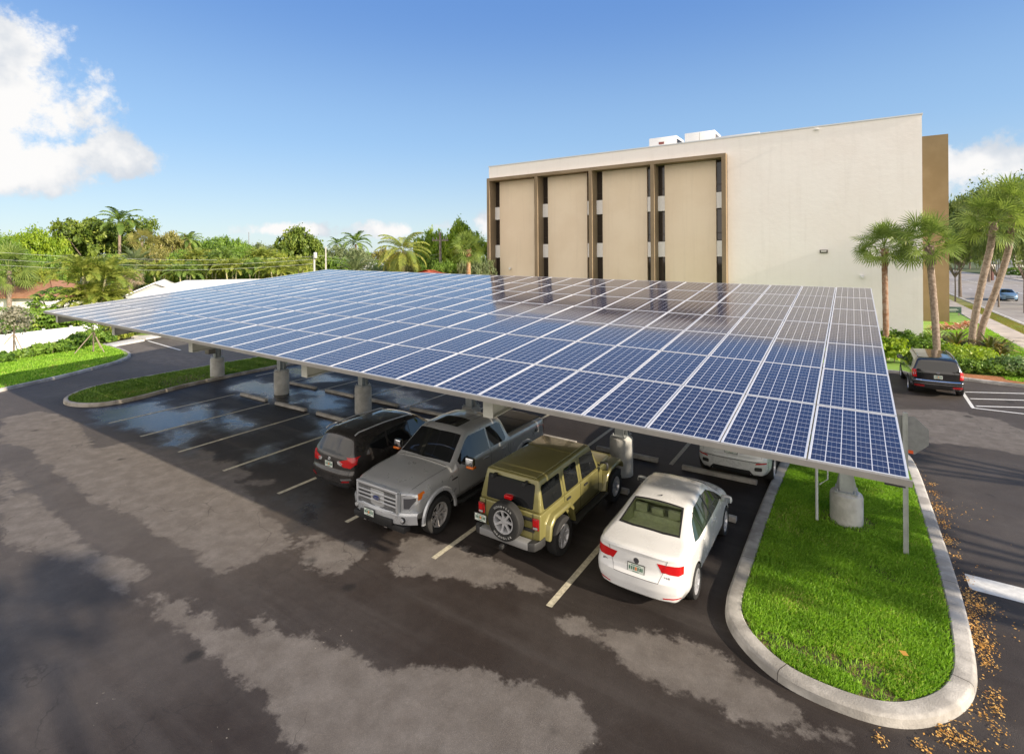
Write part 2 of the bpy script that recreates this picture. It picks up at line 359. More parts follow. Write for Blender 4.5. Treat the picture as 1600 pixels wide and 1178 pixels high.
def smooth_loop(pts, it=3):
    p = [Vector(q) for q in pts]
    for _ in range(it):
        q = []
        for i in range(len(p)):
            a, b = p[i], p[(i+1) % len(p)]; q += [a*.75+b*.25, a*.25+b*.75]
        p = q
    return p
def inset(p, d):
    n = len(p); out = []
    for i in range(n):
        t = (p[(i+1) % n]-p[i-1]).normalized(); out.append(p[i]+Vector((-t.y, t.x))*d)
    return out
JOINT = mat('joint_dirt', (.05, .042, .035), .95)
def kerb_ring(name, pts, w=.16, h=.15, label=None, open_=False):
    outer = pts; m = MB(); prof = [(0, -.01), (.015, h*.75), (.04, h-.012), (.065, h), (w-.02, h), (w, h-.015), (w, -.01)]
    rows = [inset(outer, d) for d, z in prof]; n = len(outer)
    vs = [(*r[i], z) for r, (d, z) in zip(rows, prof) for i in range(n)]
    rng = range(n-1) if open_ else range(n)
    fs = [(k*n+i, k*n+(i+1) % n, (k+1)*n+(i+1) % n, (k+1)*n+i) for k in range(len(prof)-1) for i in rng]
    m.add(vs, fs)
    acc = 0.; last = None
    for i in range(n-(1 if open_ else 0)):
        acc += (outer[(i+1) % n]-outer[i]).length
        if acc > 3.05:
            acc = 0.; t = (outer[(i+1) % n]-outer[i]); 
            if t.length < .02: continue
            t = t.normalized()*.005; q = []
            for (d, z), rr_ in zip(prof[:-1], rows): 
                for s_ in (-1, 1): q.append((rr_[i].x+t.x*s_+t.y*.002*(0 if d else 1), rr_[i].y+t.y*s_-t.x*.0, z+.0015))
            m.add(q, [(2*k, 2*k+1, 2*k+3, 2*k+2) for k in range(len(prof)-2)], 1)
    o = m.build(name, [CONC, JOINT], smooth=True); tag(o, label, 'kerb'); return o, inset(outer, w)
rng = np.random.default_rng(4)
GRASS = leafmat('grass_blades', (.16, .34, .02), (.34, .58, .05), (.56, .54, .16), trans=.35, rough=.6, scale=1.3)
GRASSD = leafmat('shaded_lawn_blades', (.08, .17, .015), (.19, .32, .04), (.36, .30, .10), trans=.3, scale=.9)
SOIL = mat('turf_soil', (.17, .12, .05), .95, col2=(.06, .10, .02), vscale=6)
def inside(P, poly): return sdist(P, [tuple(p) for p in poly]) > 0
def grass(name, poly, dens, h0, h1, z, label, material=GRASS, w=.009, bare=None):
    A = np.array([tuple(p) for p in poly]); lo, hi = A.min(0), A.max(0); n = int(dens*(hi-lo).prod())
    P = rng.uniform(lo, hi, (n, 2)); P = P[inside(P, poly)]
    if bare: P = P[[not bare(x, y) for x, y in P]]
    n = len(P); th = rng.uniform(0, 2*np.pi, n); h = rng.uniform(h0, h1, n); ln = rng.uniform(.1, .9, n)*h
    clump = np.array([noise.noise(Vector((x*3.1, y*3.1, 0))) for x, y in P]); h *= 1+.35*clump
    d = np.stack([np.cos(th), np.sin(th)], 1); s = np.stack([-d[:,1], d[:,0]], 1)*w
    b = np.column_stack([P, np.full(n, z-.01)])
    V = np.empty((n, 4, 3)); V[:,0] = b; V[:,0,:2] -= s; V[:,1] = b; V[:,1,:2] += s
    mid = b.copy(); mid[:,:2] += d*ln[:,None]*.35; mid[:,2] += h*.65
    tip = b.copy(); tip[:,:2] += d*ln[:,None]; tip[:,2] += h
    V[:,2] = mid; V[:,2,:2] += s*.7; V[:,3] = tip
    F = np.arange(n*4).reshape(n, 4)
    o = link(name, quadmesh(name, V.reshape(-1,3), F, material, np.repeat(np.clip(rng.random(n)*.86+.30*np.maximum(0, np.array([noise.noise(Vector((x*1.1, y*1.1, 3))) for x, y in P]))+.05, 0, 1), 4)))
    tag(o, label, 'grass', kind='stuff'); return o
# right island
ISR = smooth_loop([(-1.72,19.9),(-1.95,15),(-1.96,10.9),(-1.96,9.75),(-1.70,9.10),(-1.02,8.50),(-.25,8.38),(.48,8.50),(1.05,9.0),(1.44,9.7),(1.58,10.7),(1.64,12.6),(1.6,16),(1.55,19.4),(1.3,20.6),(-.2,21.2),(-1.4,20.8)][::-1][::-1], 3)
# orientation must be ccw for the inset to go inwards
def ccw(p):
    a = sum(p[i].x*p[(i+1) % len(p)].y-p[(i+1) % len(p)].x*p[i].y for i in range(len(p))); return p if a > 0 else p[::-1]
ISR = ccw(ISR); k1, inn = kerb_ring('kerb', ISR, .27, .15, 'pale concrete kerb ringing the grass island on the right under the carport corner')
def bed(name, poly, z, m):
    b = MB(); b.prism([tuple(p) for p in poly], -.01, z, 0); o = b.build(name, m); tag(o, kind='structure'); return o
bed('island_soil', inset(inn, -.01), .11, SOIL)
bare = lambda x, y: ((noise.noise(Vector((x*2, y*2, 5))) > .05 and y < 9.5 and random.random() < .85) or (noise.noise(Vector((x*1.6, y*1.6, 9))) > .38 and random.random() < .55) or ((x+.15)**2+(y-14.3)**2 < .3 and random.random() < .8))
random.seed(3)
grass('island_grass', inset(inn, .02), 7000, .04, .092, .11, 'bright green turf of the island around the carport pier', bare=bare, w=.007)
# left island
ISL = smooth_loop([(-28.6,8.1),(-29.8,8.6),(-30.9,10.0),(-30.95,12.0),(-31.0,16),(-30.9,21),(-30.4,23),(-29,23.6),(-27.7,23),(-27.4,20),(-27.35,14),(-27.1,12),(-26.5,10.2),(-26.6,9.0),(-27.4,8.3)], 3)
ISL = ccw(ISL); k2, inl = kerb_ring('kerb', ISL, .17, .15, 'weathered concrete kerb around the narrow grass island at the far left end of the carport')
k2.data.materials[0] = mat('stained_kerb', (.25, .22, .17), .9, col2=(.42, .38, .32), vscale=1.6, bump=.3)
bed('island_soil', inset(inl, -.01), .10, mat('dry_soil', (.16, .10, .045), .95, col2=(.09, .08, .03), vscale=3))
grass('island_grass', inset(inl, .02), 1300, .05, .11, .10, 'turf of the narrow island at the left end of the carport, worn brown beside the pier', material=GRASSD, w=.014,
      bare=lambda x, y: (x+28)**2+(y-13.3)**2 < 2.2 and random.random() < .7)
# left verge with its kerb
VER = [(-31.5,3.5),(-33.7,7.0),(-34.5,8.9),(-35.1,10.4),(-36.0,11.7),(-36.8,13.2),(-38.6,14.6),(-41,15.1),(-45.4,15.4),(-48.6,16.2),(-47.4,18.9),(-44,20.3),(-38,23),(-34,30),(-75,30),(-75,-6),(-44,-6)]
VER = [Vector(p) for p in VER]
def subdiv(p, n=2, closed=True):
    for _ in range(n):
        q = []
        for i in range(len(p)-(0 if closed else 1)):
            a, b = p[i], p[(i+1) % len(p)]; q += [a*.75+b*.25, a*.25+b*.75]
        p = q
    return p
edgeV = subdiv([Vector((-40,-6))]+VER[:13], 2, False)
kk = ccw([Vector(p) for p in edgeV]+VER[13:]); 
k3, _ = kerb_ring('kerb', kk, .17, .15, 'sunlit concrete kerb curving along the planted verge at the left edge of the lot')
o = MB(); o.prism([tuple(p) for p in inset(kk, .16)], -.01, .11); o = o.build('verge_lawn', mat('verge_turf', (.17, .27, .04), .95, col2=(.26, .36, .07), vscale=1.2, bump=.6, bscale=25)); tag(o, kind='structure')
grass('verge_grass', [(-34,7.4),(-34.8,8.9),(-35.4,10.4),(-36.3,11.7),(-37.3,13.1),(-38.9,14.2),(-41,14.8),(-45.4,15.1),(-50,15.5),(-50,8),(-46,3),(-40,3)], 420, .06, .12, .11, 'short grass of the left verge in front of the white fence', w=.03)
# bed and lawn behind the black car, by the street
BED = [(-16,33.9),(2.2,33.75),(4.7,33.6),(6.6,33.2),(9.2,32.0),(9.3,66),(9.6,140),(-2,140),(-16,140)]
BED = ccw([Vector(p) for p in BED]); k4, _ = kerb_ring('kerb', BED, .17, .15, 'concrete kerb of the planting bed in front of the black car and the office building')
o = MB(); o.prism([tuple(p) for p in inset(BED, .16)], -.01, .10); o = o.build('front_lawn', mat('front_turf', (.15, .27, .035), .95, col2=(.22, .36, .05), vscale=.8, bump=.6, bscale=20)); tag(o, kind='structure')
grass('lawn_grass', [(6.2,34.3),(9.1,33),(9.2,60),(6.2,60)], 500, .05, .1, .10, 'mown grass between the planting bed and the sidewalk', w=.03)
# sidewalk, dry verge, kerb, street
SIDE = mat('sidewalk_concrete', (.42, .37, .32), .85, var=.18, vscale=1.1, bump=.2)
ROAD = mat('street_asphalt', (.27, .24, .215), .8, col2=(.36, .33, .295), vscale=.35, bump=.2, bscale=30)
m = MB(); y = 20.
while y < 210: m.box(9.25, 10.75, y, y+1.49, -.01, .12); y += 1.5
tag(m.build('sidewalk', SIDE), kind='structure')
m = MB(); m.box(10.76, 12.1, 15, 210, -.01, .10); tag(m.build('dry_verge', mat('dry_turf', (.28, .22, .06), .95, col2=(.15, .20, .04), vscale=1.4, bump=.5)), kind='structure')
grass('verge_grass', [(10.8,34),(12.05,34),(12.05,80),(10.8,80)], 300, .03, .08, .10, 'yellowed dry grass strip between the sidewalk and the street kerb', material=leafmat('dry_blades', (.30, .22, .05), (.22, .30, .05)), w=.03)
m = MB(); m.box(12.12, 12.3, 15, 210, -.01, .14); tag(m.build('street_kerb', CONC), kind='structure')
m = MB(); m.add([(12.3,-20,.0),(31,-20,.0),(31,260,.0),(12.3,260,.0)], [(0,1,2,3)]); tag(m.build('street', ROAD), kind='structure')
m = MB(); m.add([(-60,178,.006),(140,178,.006),(140,196,.006),(-60,196,.006)], [(0,1,2,3)]); tag(m.build('cross_street', ROAD), kind='structure')
m = MB(); m.box(31, 31.2, -20, 176, -.01, .14); m.box(31.2, 33.5, -20, 176, -.01, .12); tag(m.build('far_sidewalk', SIDE), kind='structure')
m = MB()
strip(m, 12.6, 12.72, 15, 176, .008); strip(m, 21.4, 21.52, -20, 170, .008); strip(m, 21.8, 21.92, -20, 170, .008); strip(m, 30.5, 30.62, -20, 170, .008)
y = 0
while y < 165: strip(m, 16.9, 17.02, y, y+3, .008); strip(m, 26.1, 26.22, y, y+3, .008); y += 9
strip(m, 12.9, 21.2, 171, 171.6, .008)
tag(m.build('street_markings', PAINTW), kind='structure')
# wheel stops
ws = MB(); ws.extr([(-.085,0),(.085,0),(.075,.085),(.05,.12),(-.05,.12),(-.075,.085)], 'x', -1.0, 1.0)
WSM = ws.mesh('wheel_stop', mat('stop_concrete', (.30, .28, .25), .85, col2=(.40, .38, .34), vscale=5, bump=.3), bevel=.012)
firstn = None
pos = []
for k in range(1, 9): pos.append((LX-k*SP+SP/2, 13.12, 'near', k))
pos = [(LX+SP/2-.1, 13.12)]+[(LX-(k-.5)*SP, 13.12) for k in range(1, 9)]
posf = [(LX+SP/2-.0, 15.55)]+[(LX-(k-.5)*SP, 15.62) for k in range(1, 9)]
nbr = ['in front of the white sedan', 'in front of the olive off-roader', 'behind the silver pickup', 'in front of the dark crossover', 'first past the dark crossover', 'second past the dark crossover', 'third past the dark crossover', 'nearest the left grass island']
nbf = ['behind the parked white car', 'just right of the pier by the olive off-roader', 'beyond the pickup tailgate', 'beyond the pickup cab', 'beyond the roof of the dark crossover', 'right of the third pier from the left', 'between the second and third piers', 'behind the second pier from the left']
for i, p in enumerate(pos[:8]):
    o = link('wheel_stop', WSM, None, (p[0], p[1], .002), .02*math.sin(i*2.3)); tag(o, 'concrete wheel stop of the near row, %s' % nbr[i], 'wheel stop', 'concrete wheel stops of the near row')
for i, p in enumerate(posf[:8]):
    o = link('wheel_stop', WSM, None, (p[0], p[1], .002), .02*math.sin(i*1.7+1)); tag(o, 'concrete wheel stop of the far row, %s' % nbf[i], 'wheel stop', 'concrete wheel stops of the far row')
# ================================================================ solar carport
CT, ST = math.cos(.098), math.sin(.098)
def cell_mat():
    m = bpy.data.materials.new('solar_cells'); m.use_nodes = True; nt = m.node_tree; b = nt.nodes['Principled BSDF']
    uv = N(nt, 'ShaderNodeUVMap', uv_map='UVMap'); s = N(nt, 'ShaderNodeSeparateXYZ'); L(nt, uv.outputs[0], s.inputs[0])
    u = MA(nt, 'MULTIPLY', s.outputs[0], 6.); v = MA(nt, 'MULTIPLY', s.outputs[1], 12.)
    fu = MA(nt, 'FRACT', u); fv = MA(nt, 'FRACT', v)
    du = MA(nt, 'SUBTRACT', .5, MA(nt, 'ABSOLUTE', MA(nt, 'SUBTRACT', fu, .5))); dv = MA(nt, 'SUBTRACT', .5, MA(nt, 'ABSOLUTE', MA(nt, 'SUBTRACT', fv, .5)))
    gap = MA(nt, 'MAXIMUM', MA(nt, 'LESS_THAN', du, .031), MA(nt, 'LESS_THAN', dv, .024))
    bus = MA(nt, 'LESS_THAN', MA(nt, 'ABSOLUTE', MA(nt, 'SUBTRACT', MA(nt, 'PINGPONG', MA(nt, 'MULTIPLY', fu, 3.), 1.), .5)), .5)
    b2 = MA(nt, 'LESS_THAN', MA(nt, 'ABSOLUTE', MA(nt, 'SUBTRACT', MA(nt, 'FRACT', MA(nt, 'MULTIPLY', fu, 3.)), .0)), .045)
    cb = N(nt, 'ShaderNodeCombineXYZ'); L(nt, MA(nt, 'FLOOR', u), cb.inputs[0]); L(nt, MA(nt, 'FLOOR', v), cb.inputs[1])
    oi = N(nt, 'ShaderNodeObjectInfo'); L(nt, MA(nt, 'MULTIPLY', oi.outputs['Random'], 100.), cb.inputs[2])
    wn = N(nt, 'ShaderNodeTexWhiteNoise'); L(nt, cb.outputs[0], wn.inputs[0])
    vo = N(nt, 'ShaderNodeTexVoronoi', i_Scale=70.); tc = N(nt, 'ShaderNodeTexCoord'); L(nt, tc.outputs['Object'], vo.inputs['Vector'])
    c = MIXC(nt, wn.outputs[0], (.012, .0085, .032), (.019, .012, .027))
    sc = N(nt, 'ShaderNodeSeparateColor'); L(nt, vo.outputs['Color'], sc.inputs[0])
    c = MIXC(nt, MA(nt, 'MULTIPLY', sc.outputs[0], .5), c, (.008, .018, .058))
    c = MIXC(nt, MA(nt, 'MULTIPLY', b2, .5), c, (.45, .47, .52))
    c = MIXC(nt, gap, c, (.58, .58, .60))
    L(nt, c, b.inputs['Base Color']); b.inputs['Roughness'].default_value = .14; b.inputs['IOR'].default_value = 1.7
    dust = N(nt, 'ShaderNodeTexNoise', i_Scale=.6, i_Detail=6); geo = N(nt, 'ShaderNodeNewGeometry'); L(nt, geo.outputs['Position'], dust.inputs['Vector'])
    L(nt, SMOOTH(nt, dust.outputs[0], .3, .7, .04, .12), b.inputs['Roughness'])
    return m
CELL = cell_mat()
ALU = mat('panel_aluminium', (.72, .71, .70), .38, .35, var=.05)
BACK = mat('panel_backsheet', (.55, .56, .57), .7)
STEEL = mat('galvanised_steel', (.40, .42, .41), .5, .25, var=.15, vscale=3)
STEELP = mat('painted_beam_steel', (.50, .50, .44), .6, 0, var=.08, vscale=2)
GUT = mat('grey_fascia', (.36, .34, .31), .55, .2, var=.1, vscale=2)
def panel_geo(vs, fs, mi, uvs, off, ix):
    W, D, t = .992, 1.960, .022
    b = len(vs)
    P = [(0,0),(W,0),(W,D),(0,D)]; Q = [(t,t),(W-t,t),(W-t,D-t),(t,D-t)]
    for z, poly in ((-.04, P), (.004, P), (.004, Q), (.0, Q)):
        for x, y in poly: vs.append(off(x, y, z))
    r = lambda k: [b+4*k+i for i in range(4)]
    a, c, d, e = r(0), r(1), r(2), r(3)
    F = [tuple(a[::-1])]; M = [2]
    for i in range(4):
        j = (i+1) % 4
        F += [(a[i],a[j],c[j],c[i]), (c[i],c[j],d[j],d[i]), (d[i],d[j],e[j],e[i])]; M += [1,1,1]
    F += [tuple(e)]; M += [0]
    for f, m in zip(F, M):
        fs.append(f); mi.append(m)
        uvs += [(0,0),(1,0),(1,1),(0,1)]
def panel_mesh(items, name):
    vs, fs, mi, uvs = [], [], [], []
    for k, off in enumerate(items): panel_geo(vs, fs, mi, uvs, off, k)
    me = bpy.data.meshes.new(name); me.from_pydata(vs, [], fs); 
    for q in (CELL, ALU, BACK): me.materials.append(q)
    me.polygons.foreach_set('material_index', mi); ul = me.uv_layers.new(name='UVMap'); ul.data.foreach_set('uv', np.array(uvs, dtype=np.float32).ravel()); me.update(); return me
carport = empty('solar_carport', (-13.6, 14.2, 0), 0, 'long grey steel carport roofed with blue solar panels, cars parked under it', 'carport')
OX, OY, OZ = .528, 7.317, 3.755
ux = Vector((-1, 0, .0139)).normalized(); uy = Vector((0, CT, ST)); uz = (-ux).cross(uy).normalized()
def CP(x, y, z=0.):   # carport plane coordinates: x to the left along the near edge, y away from it, z above
    return Vector((OX, OY, OZ))+ux*x+uy*y+uz*z
pm = panel_mesh([lambda x, y, z: (x, y, z)], 'solar_panel')
cells = []
for m_ in range(7):
    for n_ in range(28):
        o = CP((n_+1)*1.01-.009, m_*1.9846+.012); c = CP((n_+.5)*1.01, (m_+.5)*1.98); d = (Vector((0,0,CAMH))-c).length
        cells.append((abs((c-Vector((0,0,CAMH))).normalized().dot(uz))/d**2, n_, m_, o))
cells.sort(reverse=True)
def tilt(): return Matrix.Rotation(R(random.gauss(0, .10)), 4, 'X') @ Matrix.Rotation(R(random.gauss(0, .10)), 4, 'Y')
random.seed(12)
MW = Matrix(((-ux.x, uy.x, uz.x), (-ux.y, uy.y, uz.y), (-ux.z, uy.z, uz.z))).to_4x4()
inv = Matrix.Translation(-carport.location)
for _, n_, m_, o in cells[:100]:
    p = link('solar_panel', pm, carport); p.matrix_local = inv @ Matrix.Translation(o) @ MW @ tilt()
rest = []
for _, n_, m_, o in cells[100:]:
    T = inv @ Matrix.Translation(o) @ MW @ tilt()
    rest.append((lambda T: (lambda x, y, z: tuple(T @ Vector((x, y, z)))))(T))
p = link('panel_field', panel_mesh(rest, 'panel_field'), carport); tag(p, kind='stuff')
def in_carport(mb): mb.M = inv.copy(); return mb
LEN, WID = 28*1.01, 7*1.9846
# fascia angle along the edges
m = in_carport(MB())
def cbox(m, x0, x1, y0, y1, z0, z1, mi=0):
    c = [CP(x,y,z) for z in (z0,z1) for x,y in ((x0,y0),(x1,y0),(x1,y1),(x0,y1))]
    m.add(c, [(0,3,2,1),(4,5,6,7),(0,1,5,4),(1,2,6,5),(2,3,7,6),(3,0,4,7)], mi)
cbox(m, -.02, LEN+.02, -.018, -.002, -.085, -.006)
m.build('front_fascia', GUT, carport)
m = in_carport(MB())
for k in range(14):
    y = .5+k*.985
    if y < WID: cbox(m, .05, LEN-.05, y, y+.07, -.24, -.046)
m.build('purlins', STEELP, carport)
COLX = [-.15, -5.6, -11.05, -16.55, -22.1, -27.75]; COLY = 14.28
PIER = mat('pier_concrete', (.40, .39, .355), .85, col2=(.52, .51, .47), vscale=3, bump=.35, bscale=25)
for i, cx in enumerate(COLX):
    # tapered cantilever beam, built in world space
    m = in_carport(MB())
    def zc(y): return OZ+(y-OY)/CT*ST+.0139*(OX-cx)-.25
    ys = [7.75, 10.5, 13.6, 15.0, 18, 20.7]; dp = [.30, .42, .56, .56, .42, .28]
    if i == 0: ys = [9.6, 11.5, 13.6, 15.0, 18, 20.7]; dp = [.10, .30, .56, .56, .42, .28]
    for a in range(5):
        y0, y1 = ys[a], ys[a+1]
        for (w, t0, t1, u) in ((.11, 0, 0, 'top'), (.012, 0, 1, 'web'), (.11, 1, 1, 'bot')):
            za0 = zc(y0)-dp[a]*t0; zb0 = zc(y1)-dp[a+1]*t0; za1 = zc(y0)-dp[a]*t1; zb1 = zc(y1)-dp[a+1]*t1
            e = .016 if u != 'web' else -.001
            if u == 'web': q = [(y0,za1+.001),(y1,zb1+.001),(y1,zb0-.017),(y0,za0-.017)]
            elif u == 'top': q = [(y0,za0-.016),(y1,zb0-.016),(y1,zb0),(y0,za0)]
            else: q = [(y0,za1-.016),(y1,zb1-.016),(y1,zb1),(y0,za1)]
            m.extr(q, 'x', cx-w, cx+w)
    m.box(cx-.11, cx+.11, ys[0]-.015, ys[0]-.002, zc(ys[0])-dp[0]-.01, zc(ys[0])+.002)
    m.build('beam', STEELP, carport)
    zt = zc(COLY)-.58; dz0 = -.28 if i == 0 else 0
    m = in_carport(MB()); 
    m.box(cx-.13, cx+.13, COLY-.15, COLY-.135, 1.12+dz0, zt); m.box(cx-.13, cx+.13, COLY+.135, COLY+.15, 1.12+dz0, zt); m.box(cx-.008, cx+.008, COLY-.1345, COLY+.1345, 1.12+dz0, zt)
    m.box(cx-.22, cx+.22, COLY-.24, COLY+.24, 1.10+dz0, 1.125+dz0)
    for sx in (-1, 1):
        m.extr([(COLY-.03, 1.126+dz0), (COLY+.03, 1.126+dz0), (COLY, 1.6+dz0)], 'x', cx+sx*.05-.006, cx+sx*.05+.006)
    for sx in (-1, 1):
        m.add([(cx+sx*.131, COLY-.008, 1.126+dz0), (cx+sx*.21, COLY-.008, 1.126+dz0), (cx+sx*.131, COLY-.008, 1.55+dz0), (cx+sx*.131, COLY+.008, 1.126+dz0), (cx+sx*.21, COLY+.008, 1.126+dz0), (cx+sx*.131, COLY+.008, 1.55+dz0)],
              [(0,1,2),(5,4,3),(0,3,4,1),(1,4,5,2),(2,5,3,0)])
    for bx in (-.17, .17):
        for by in (-.19, .19): m.tube([(cx+bx, COLY+by, 1.126+dz0), (cx+bx, COLY+by, 1.18+dz0)], .018, 6)
    m.build('column', STEEL, carport)
    m = in_carport(MB()); r = .33; ph = .82 if i == 0 else 1.1
    m.rev([(r, -.05), (r, ph-.1), (r-.015, ph-.05), (r-.08, ph), (0.02, ph)], 28, c=(cx, COLY, 0)); m.build('pier', PIER, carport, smooth=True)
# small things on it: inverter box, conduit, thin post at the corner
m = in_carport(MB()); m.box(-16.95, -16.72, 13.9, 14.35, 1.6, 2.25); m.build('switch_box', mat('dark_grey_box', (.04, .045, .045), .5), carport, bevel=.015)
m = in_carport(MB()); m.box(-27.95, -27.55, 13.75, 14.1, 1.35, 1.75); m.build('switch_box', mat('brown_grey_box', (.16, .145, .12), .5), carport, bevel=.015)
m = in_carport(MB()); m.box(.30, .50, 7.55, 7.70, 3.56, 3.66); m.build('post_bracket', mat('dark_bracket', (.05,.05,.05), .5), carport)
m = in_carport(MB()); m.tube([(-.72,13.9,.05),(-.72,13.9,1.9),(-.66,13.9,2.0),(-.62,13.9,3.9)], .03, 8); m.tube([(-.66,13.86,1.0),(-.5,13.86,1.15),(-.5,13.86,1.5)], .015, 6); m.build('conduit', mat('pvc_conduit', (.55,.56,.55), .5), carport)
# ================================================================ office building
WALL = bpy.data.materials.new('stucco_white'); WALL.use_nodes = True
def stucco(m, c1, c2, bumpd=.03, st=.6, streak=.05):
    nt = m.node_tree; b = nt.nodes['Principled BSDF']; b.inputs['Roughness'].default_value = .88; b.inputs['Specular IOR Level'].default_value = .25
    tc = N(nt, 'ShaderNodeTexCoord'); P = tc.outputs['Object']
    n = N(nt, 'ShaderNodeTexNoise', i_Scale=.35, i_Detail=8, i_Roughness=.62); L(nt, P, n.inputs['Vector'])
    mp = N(nt, 'ShaderNodeMapping'); mp.inputs['Scale'].default_value = (2.2, 2.2, .12); L(nt, P, mp.inputs[0])
    n2 = N(nt, 'ShaderNodeTexNoise', i_Scale=1.6, i_Detail=5); L(nt, mp.outputs[0], n2.inputs['Vector'])
    c = MIXC(nt, SMOOTH(nt, n.outputs[0], .35, .65), c1, c2); c = MIXC(nt, MA(nt, 'MULTIPLY', SMOOTH(nt, n2.outputs[0], .5, .75), streak), c, (.25, .2, .15))
    L(nt, c, b.inputs['Base Color'])
    mp2 = N(nt, 'ShaderNodeMapping'); mp2.inputs['Scale'].default_value = (1, 1, 1.25); L(nt, P, mp2.inputs[0])
    a = N(nt, 'ShaderNodeTexNoise', i_Scale=2.6, i_Detail=5, i_Roughness=.55); L(nt, mp2.outputs[0], a.inputs['Vector'])
    d = N(nt, 'ShaderNodeTexNoise', i_Scale=34., i_Detail=3); L(nt, P, d.inputs['Vector'])
    h = MA(nt, 'ADD', MA(nt, 'MULTIPLY', a.outputs[0], .6), MA(nt, 'MULTIPLY', d.outputs[0], .16))
    bp = N(nt, 'ShaderNodeBump', i_Strength=st, i_Distance=bumpd); L(nt, h, bp.inputs['Height']); L(nt, bp.outputs[0], b.inputs['Normal'])
    return m
stucco(WALL, (.89, .84, .79), (.915, .875, .83))
TAN = stucco(bpy.data.materials.new('stucco_tan') if 0 else (lambda m: (setattr(m, 'use_nodes', True), m)[1])(bpy.data.materials.new('stucco_tan')), (.77, .64, .485), (.81, .685, .53), .02, .5, .06)
BRN = stucco((lambda m: (setattr(m, 'use_nodes', True), m)[1])(bpy.data.materials.new('stucco_brown')), (.235, .175, .11), (.29, .22, .145), .02, .5, .08)
COPING = mat('metal_coping', (.55, .58, .60), .4, .5)
WGL = mat('bronze_glass', (.035, .028, .024), .08, 0, spec=.7)
WFR = mat('bronze_frame', (.035, .025, .018), .5, .2)
SPAN = mat('spandrel_white', (.84, .82, .80), .7, var=.04)
YB = 42.8; XL, XR = -30.65, 3.8; ZT = 15.25
office = empty('office_building', (-13, YB+10, 0), 0, 'four storey cream stucco office building with tan window bays and brown fins', 'building')
def off(): m = MB(); m.M = Matrix.Translation((13, -YB-10, 0)); return m
# walls: front wall pieces around the bays, sides, back, roof
BX0, BX1 = -30.55, -8.05      # recessed bays region, front frame
m = off()
m.box(BX1+.02, XR, YB, YB+.3, 0, ZT)
m.box(XL, BX1+.02, YB, YB+.3, 13.98, ZT-.0)
m.box(XR-.3, XR, YB+.3, YB+22, 0, ZT); m.box(XL, XL+.3, YB+1.2, YB+22, 0, ZT); m.box(XL+.3, XR-.3, YB+21.7, YB+22, 0, ZT)
m.box(XL+.3, XR-.3, YB+.3, YB+21.7, 14.3, 14.5)
m.build('wall', WALL, office)
m = off(); m.box(XL-.05, XR+.05, YB-.05, YB+.35, ZT, ZT+.09); m.box(XR-.33, XR+.05, YB+.35, YB+22.05, ZT, ZT+.09); m.build('coping', COPING, office)
YF = YB-.55; YW = YB+.62; NB = 4; FW = .31
pitch = (BX1-FW/2-(BX0+FW/2))/NB
fx = [BX0+FW/2+i*pitch for i in range(NB+1)]
m = off()
for x in fx: m.box(x-FW/2, x+FW/2, YF, YW+.1, 0, 13.74)
m.box(BX0, BX1, YF, YW+.1, 13.742, 14.03)
m.build('fin_frame', BRN, office)
m = off(); m.box(BX0+FW, BX1-FW, YW+.25, YW+.3, 0, 14.0)
m.build('recess_wall', BRN, office)
for i in range(NB):
    a, b = fx[i]+FW/2, fx[i+1]-FW/2
    m = off(); m.box(a+.60, b-.60, YW-.22, YW+.24, 0, 13.72); m.build('bay_panel', TAN, office)
    for s, (w0, w1) in enumerate(((a, a+.60), (b-.60, b))):
        for f in range(4):
            z0 = 11.2-3.82*f; z1 = 13.73-3.82*f
            if z0 < 0: z0 = .3
            w = off(); w.box(w0, w1, YW+.0, YW+.05, z0, z1)
            fr = w.build('window', WFR, office)
            w = off(); mid = z0+.62
            w.box(w0+.05, w1-.05, YW-.012, YW-.001, z0+.05, mid-.03); w.box(w0+.05, w1-.05, YW-.012, YW-.001, mid+.03, z1-.05)
            g = w.build('pane', WGL, fr)
            if f < 3:
                w = off(); w.box(w0+.002, w1-.002, YW-.16, YW+.06, z0-1.26, z0-.01); w.build('spandrel', SPAN, office)
# brown end fin of the street side
m = off(); m.box(4.9, 7.2, YB+17.5, YB+18.2, 0, 16.9); m.box(3.82, 4.9, YB+17.7, YB+18.1, 0, 16.7); m.build('end_fin', stucco((lambda m: (setattr(m, 'use_nodes', True), m)[1])(bpy.data.materials.new('stucco_dark_brown')), (.20, .145, .075), (.24, .178, .098), .02, .5, .04), office)
# wall fittings
FIXM = mat('fixture_bronze', (.05, .04, .03), .4, .3)
wl = empty('wall_light', (-1.69, YB-.01, 6.45), 0, 'dark rectangular floodlight on the blank cream wall', 'wall light')
m = MB(); m.box(-.24, .24, -.13, 0, -.11, .11); m.build('housing', FIXM, wl, bevel=.015)
m = MB(); m.box(-.17, .17, -.136, -.131, -.05, .07); m.build('lens', mat('frosted_lens', (.62, .6, .55), .3), wl)
def cam_dome(loc, lab):
    r = empty('security_camera', loc, 0, lab, 'security camera')
    m = MB(); m.box(-.09, .13, -.2, 0, -.04, .08); m.build('bracket', mat('camera_white', (.78, .77, .75), .4), r, bevel=.02)
    m = MB(); m.rev([(.02, -.15), (.07, -.13), (.1, -.07), (.105, -.02), (.06, .0)], 16, c=(0.03, -.17, -.02)); m.build('dome', mat('camera_white', (.78,.77,.75), .4), r, smooth=True)
cam_dome((.5, YB-.01, 4.75), 'white dome security camera low on the blank cream wall, left of the palms')
cam_dome((-28.4, YW-.23, 5.05), 'white dome security camera on the leftmost tan bay')
